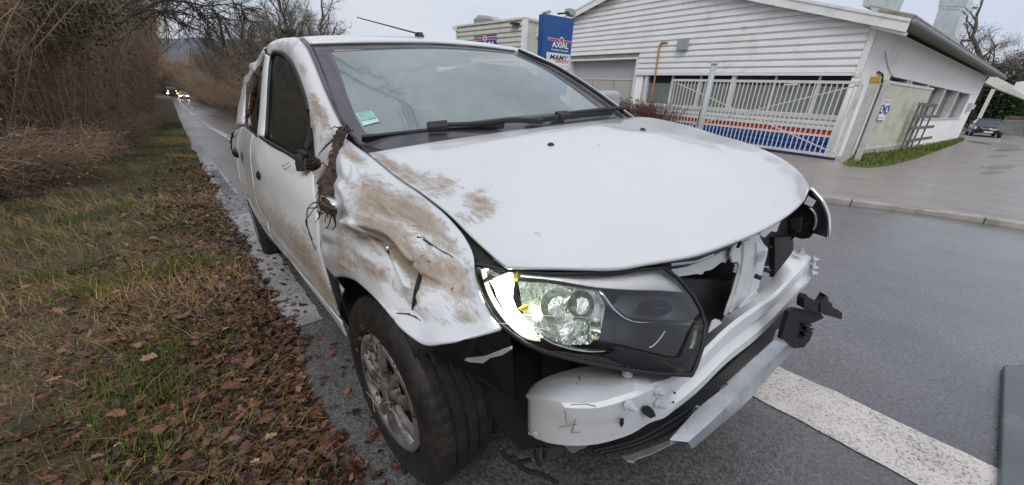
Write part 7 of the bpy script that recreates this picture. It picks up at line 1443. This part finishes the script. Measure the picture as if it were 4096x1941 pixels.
# ================================================================ vehicles in the distance, yard clutter
def small_car(name, P, head, col, label, lit=0.0, logo=True, sc=1.0):
    """family hatchback: body, glasshouse, lamps, grille, plate, wheels; x forward"""
    o = empty(name, P, (0, 0, head), label=label, category='car'); o.scale = (sc,) * 3; pm, t, b, out = newmat(name + '_paint'); setb(b, color=col, rough=.4, coat=.35, coatr=.08)
    c_ = rampn(t, noisen(t, coordn(t), 2, 3), [(.3, tuple(x * .9 for x in col)), (.7, col)]); t.links.new(c_, b.inputs['Base Color'])
    st = [(2.12, .62, .34, .66), (2.05, .78, .28, .80), (1.8, .86, .24, .90), (1.2, .90, .22, .98), (.6, .91, .22, 1.03), (-.6, .91, .22, 1.04), (-1.5, .90, .22, 1.04), (-2.0, .84, .26, 1.0), (-2.12, .74, .36, .92)]
    V = []
    for x, hw, z0, z1 in st:
        for y, z in ((-hw * .9, z0), (-hw, z0 + .15), (-hw * 1.0, (z0 + z1) / 2), (-hw * .97, z1 - .10), (-hw * .86, z1), (0, z1 + .025), (hw * .86, z1), (hw * .97, z1 - .10), (hw, (z0 + z1) / 2), (hw, z0 + .15), (hw * .9, z0)): V.append((x, y, z))
    F = gridF(len(st), 11) + [tuple(range(11)), tuple(range(len(V) - 1, len(V) - 12, -1))]; bd = mesh('body', V, F, pm, o, True)
    cs = [(.95, .74, 1.0), (.25, .62, 1.42), (-1.2, .62, 1.46), (-1.95, .70, 1.02)]; V = []
    for x, hw, z in cs: V += [(x, -hw, z), (x, hw, z)]
    lo = [(.95, -.80, .98), (.95, .80, .98), (-1.95, -.78, .98), (-1.95, .78, .98)]; gm = plain('far_car_glass', (.03, .035, .04), .08, .2, 3, spec=.8)
    mesh('windscreen', [(.98, -.74, 1.0), (.98, .74, 1.0), (.28, .60, 1.41), (.28, -.60, 1.41)], [(0, 1, 2, 3)], gm, o); mesh('rear_glass', [(-1.98, -.7, 1.02), (-1.98, .7, 1.02), (-1.25, .6, 1.44), (-1.25, -.6, 1.44)], [(3, 2, 1, 0)], gm, o)
    for s_ in (-1, 1):
        mesh('side_glass', [(.92, s_ * .83, 1.0), (.26, s_ * .64, 1.40), (-1.2, s_ * .64, 1.43), (-1.9, s_ * .80, 1.0)], [(0, 1, 2, 3)], gm, o)
        mb = MB(); mb.tube([(.96, s_ * .80, .99), (.27, s_ * .63, 1.42), (-1.22, s_ * .63, 1.46), (-1.96, s_ * .76, 1.0)], .04, 6); mb.build('pillar', pm, o, True)
        mb = MB(); mb.frame((.75, s_ * .98, 1.06), (1, 0, 0), (0, 1, 0), (0, 0, 1), .08, .10, .07); mod_bevel(mb.build('mirror', pm, o), .03)
        mb = MB(); mb.prism([(2.06, s_ * .42, .62), (2.06, s_ * .42, .78), (1.90, s_ * .86, .82), (1.98, s_ * .84, .64)], (.05, 0, 0)); mb.build('headlight', lamp(name + '_beam', (1.0, .82, .52), lit) if lit else M_CHROME, o)
        for x in (1.35, -1.35):
            w0 = empty('wheel', (x, s_ * .80, .32), (0, 0, 0), o); V1, F1 = lathe([(.18, s_ * .10), (.30, s_ * .11), (.325, s_ * .07), (.325, -s_ * .08), (.2, -s_ * .1)], 24); mesh('tyre', V1, F1, M_RUBC, w0, True); V1, F1 = lathe([(.0001, s_ * .09), (.19, s_ * .10), (.20, s_ * .07)], 24); mesh('rim', V1, F1, M_HUBC, w0, True)
    mb = MB(); mb.prism([(.3, -.62, 1.41), (-1.22, -.62, 1.46), (-1.22, .62, 1.46), (.3, .62, 1.41)], (0, 0, .035)); mod_bevel(mb.build('roof', pm, o), .02)
    mb = MB(); mb.box(2.08, 2.13, -.55, .55, .36, .50); gr = mb.build('grille', M_BLK, o)
    mb = MB(); mb.box(2.11, 2.16, -.26, .26, .40, .50); mb.build('number_plate', M_WHT, o)
    if logo:
        for z in (.70, .62): mb = MB(); mb.tube([(1.98, -.72, z + .03), (2.11, -.40, z), (2.16, -.10, z), (2.17, 0, z + .06), (2.16, .10, z), (2.11, .40, z), (1.98, .72, z + .03)], .016, 6); mb.build('chevron_trim', M_CHROME, o, True)
    return o
pc = on_lot(3926, 545); hd = math.atan2(-pc[1], -pc[0]); small_car('parked_car', pc, hd + .12, (.006, .008, .014), 'dark blue black car parked facing the road beside the carport', sc=1.08)
fs = on_road(733, 394); small_car('oncoming_car', SN(122, 2.35), math.atan2(-RD[1], -RD[0]), (.66, .67, .68), 'distant white car with lit headlights driving up the wet road', lit=26, logo=False)
# lorry behind it
tk = SN(136, .55); to = empty('oncoming_truck', tk, (0, 0, math.atan2(-RD[1], -RD[0])), label='dark distant truck with lit headlights behind the hedge edge', category='truck'); M_TRK = plain('dark_truck_paint', (.03, .035, .045), .4, .2, 2)
mb = MB(); mb.box(-1.6, .9, -1.15, 1.15, .55, 3.0); mod_bevel(mb.build('cab', M_TRK, to), .12, 3); mb = MB(); mb.box(-7.5, -1.65, -1.2, 1.2, .9, 3.2); mb.build('load_box', M_TRK, to)
mb = MB(); mb.prism([(.90, -1.0, 1.7), (.90, 1.0, 1.7), (.86, .95, 2.6), (.86, -.95, 2.6)], (.03, 0, 0)); mb.build('windscreen', plain('truck_glass', (.12, .14, .16), .1, .2, 3), to); mb = MB(); mb.box(.85, 1.05, -1.15, 1.15, .4, .85); mb.build('bumper', M_BLK2, to)
for s_ in (-1, 1):
    mb = MB(); mb.box(1.05, 1.10, s_ * .95 - .16, s_ * .95 + .16, .62, .84); mb.build('headlight', lamp('truck_beam', (1.0, .70, .34), 30 if s_ < 0 else 8), to)
    mb = MB(); mb.box(.90, .95, s_ * .8 - .10, s_ * .8 + .10, 1.25, 1.38); mb.build('marker_light', lamp('truck_marker', (1.0, .55, .15), 8), to)
    for x in (.1, -3.5, -6): V1, F1 = lathe([(.1, s_ * .14), (.46, s_ * .15), (.5, s_ * .1), (.5, -s_ * .1), (.3, -s_ * .1)], 20); w0 = mesh('wheel', V1, F1, M_RUBC, to, True); w0.location = (x, s_ * 1.0, .5)
mb = MB(); mb.box(.7, .9, -1.0, 1.0, 3.0, 3.22); mb.build('roof_visor', M_TRK, to)
# carport
cpD = 68; K = lambda X, Y, D=cpD: at_dist(*z4(X, Y), D)
co = empty('carport', K(1120, 700), label='open carport with white post and sloping pale roof edge at the far right', category='carport'); ki = Matrix.Translation(-Vector(co.location)); M_CPT = plain('pale_carport_timber', (.58, .57, .53), .6, .1, 2, dirt=(.33, .33, .27), dirtamt=.05)
def kpart(mb, nm, mat=M_CPT): o = mb.build(nm, mat, co); o.matrix_parent_inverse = ki
fwd_ = np.array([.78, .62, 0]); sdv = np.array([.62, -.78, 0])
pb, pt = K(1112, 702), K(1182, 545); pb = np.array([pt[0], pt[1], -1.1]); mb = MB(); mb.frame((pb + pt) / 2, sdv, fwd_, UPZ, .15, .15, (pt[2] - pb[2]) / 2); kpart(mb, 'post')
mb = MB(); mb.prism([K(1128, 504), K(1160, 470), K(1205, 472), K(1375, 560), K(1375, 610), K(1205, 545)], fwd_ * 7); kpart(mb, 'roof_edge')
mb = MB(); mb.prism([K(1300, 540, 67), K(1322, 502, 67), K(1380, 495, 67), K(1380, 590, 67)], fwd_ * .1); kpart(mb, 'roof_sheet', M_FAS)
# heap of corrugated sheets
hs = empty('sheet_metal_heap', K(1290, 820, 44), label='pale corrugated sheets stacked on edge right of the parked car', category='metal sheets'); hi_ = Matrix.Translation(-Vector(hs.location)); a_, b_ = K(1208, 800, 44), K(1390, 845, 44); at_, bt_ = K(1246, 732, 44), K(1390, 738, 44); nn_ = 36; V = []
for i in range(nn_ + 1):
    f = i / nn_
    for q_ in (a_ * (1 - f) + b_ * f, at_ * (1 - f) + bt_ * f): V.append(q_ + fwd_ * (.05 if i % 2 else -.05))
o = mesh('corrugated_sheet', V, gridF(nn_ + 1, 2), plain('pale_zinc_sheet', (.44, .46, .44), .5, .12, 3), hs); o.matrix_parent_inverse = hi_; mod_solid(o, .02)
V = [q_ + fwd_ * .6 + UPZ * .25 for q_ in map(np.array, V)]; o = mesh('corrugated_sheet', V, gridF(nn_ + 1, 2), plain('rusty_tan_sheet', (.34, .25, .15), .6, .2, 3), hs); o.matrix_parent_inverse = hi_; mod_solid(o, .02)
# puddles and a drain on the yard
M_PUD = plain('sky_pale_puddle', (.30, .285, .27), .18, .1, 2, spec=.7)  # pale colour stands in for the sky reflected in the puddles
for px, py, rx, ry in ((4000, 668, 70, 9), (3960, 690, 45, 6), (4040, 600, 60, 5), (3990, 625, 40, 4)):
    V = [on_lot(px + rx * math.cos(t_) * (1 + .25 * math.sin(3 * t_ + px)), py + ry * math.sin(t_) * (1 + .3 * math.sin(2 * t_ + py))) + np.array([0, 0, .006]) for t_ in np.linspace(0, 2 * math.pi, 25)[:-1]]; mesh('puddle', V, [tuple(range(24))], M_PUD, None, kind='structure')
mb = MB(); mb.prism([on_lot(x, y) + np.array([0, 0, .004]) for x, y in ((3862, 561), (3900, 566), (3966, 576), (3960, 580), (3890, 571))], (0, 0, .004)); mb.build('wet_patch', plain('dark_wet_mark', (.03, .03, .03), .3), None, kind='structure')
# steel ramp plate at the lower right corner
R1, R2 = on_road(4006, 1478), on_road(3985, 1941); e1 = unit(R2 - R1); e2 = np.array([-e1[1], e1[0], 0]); e2 = e2 if e2[0] > 0 else -e2; e2 = unit(on_road(4096, 1474) - R1)
R3 = R2 + e1 * .35; mb = MB(); mb.prism([R1, R1 + e2 * 1.0, R3 + e2 * 1.0, R3], (0, 0, .028)); rp = mb.build('ramp_plate', plain('worn_grey_plate', (.105, .118, .12), .42, .12, 3, .15, 30, dirt=(.33, .31, .25), dirtamt=.05), None, label='flat grey plate lying on the road at the lower right corner', category='plate'); mod_bevel(rp, .006)
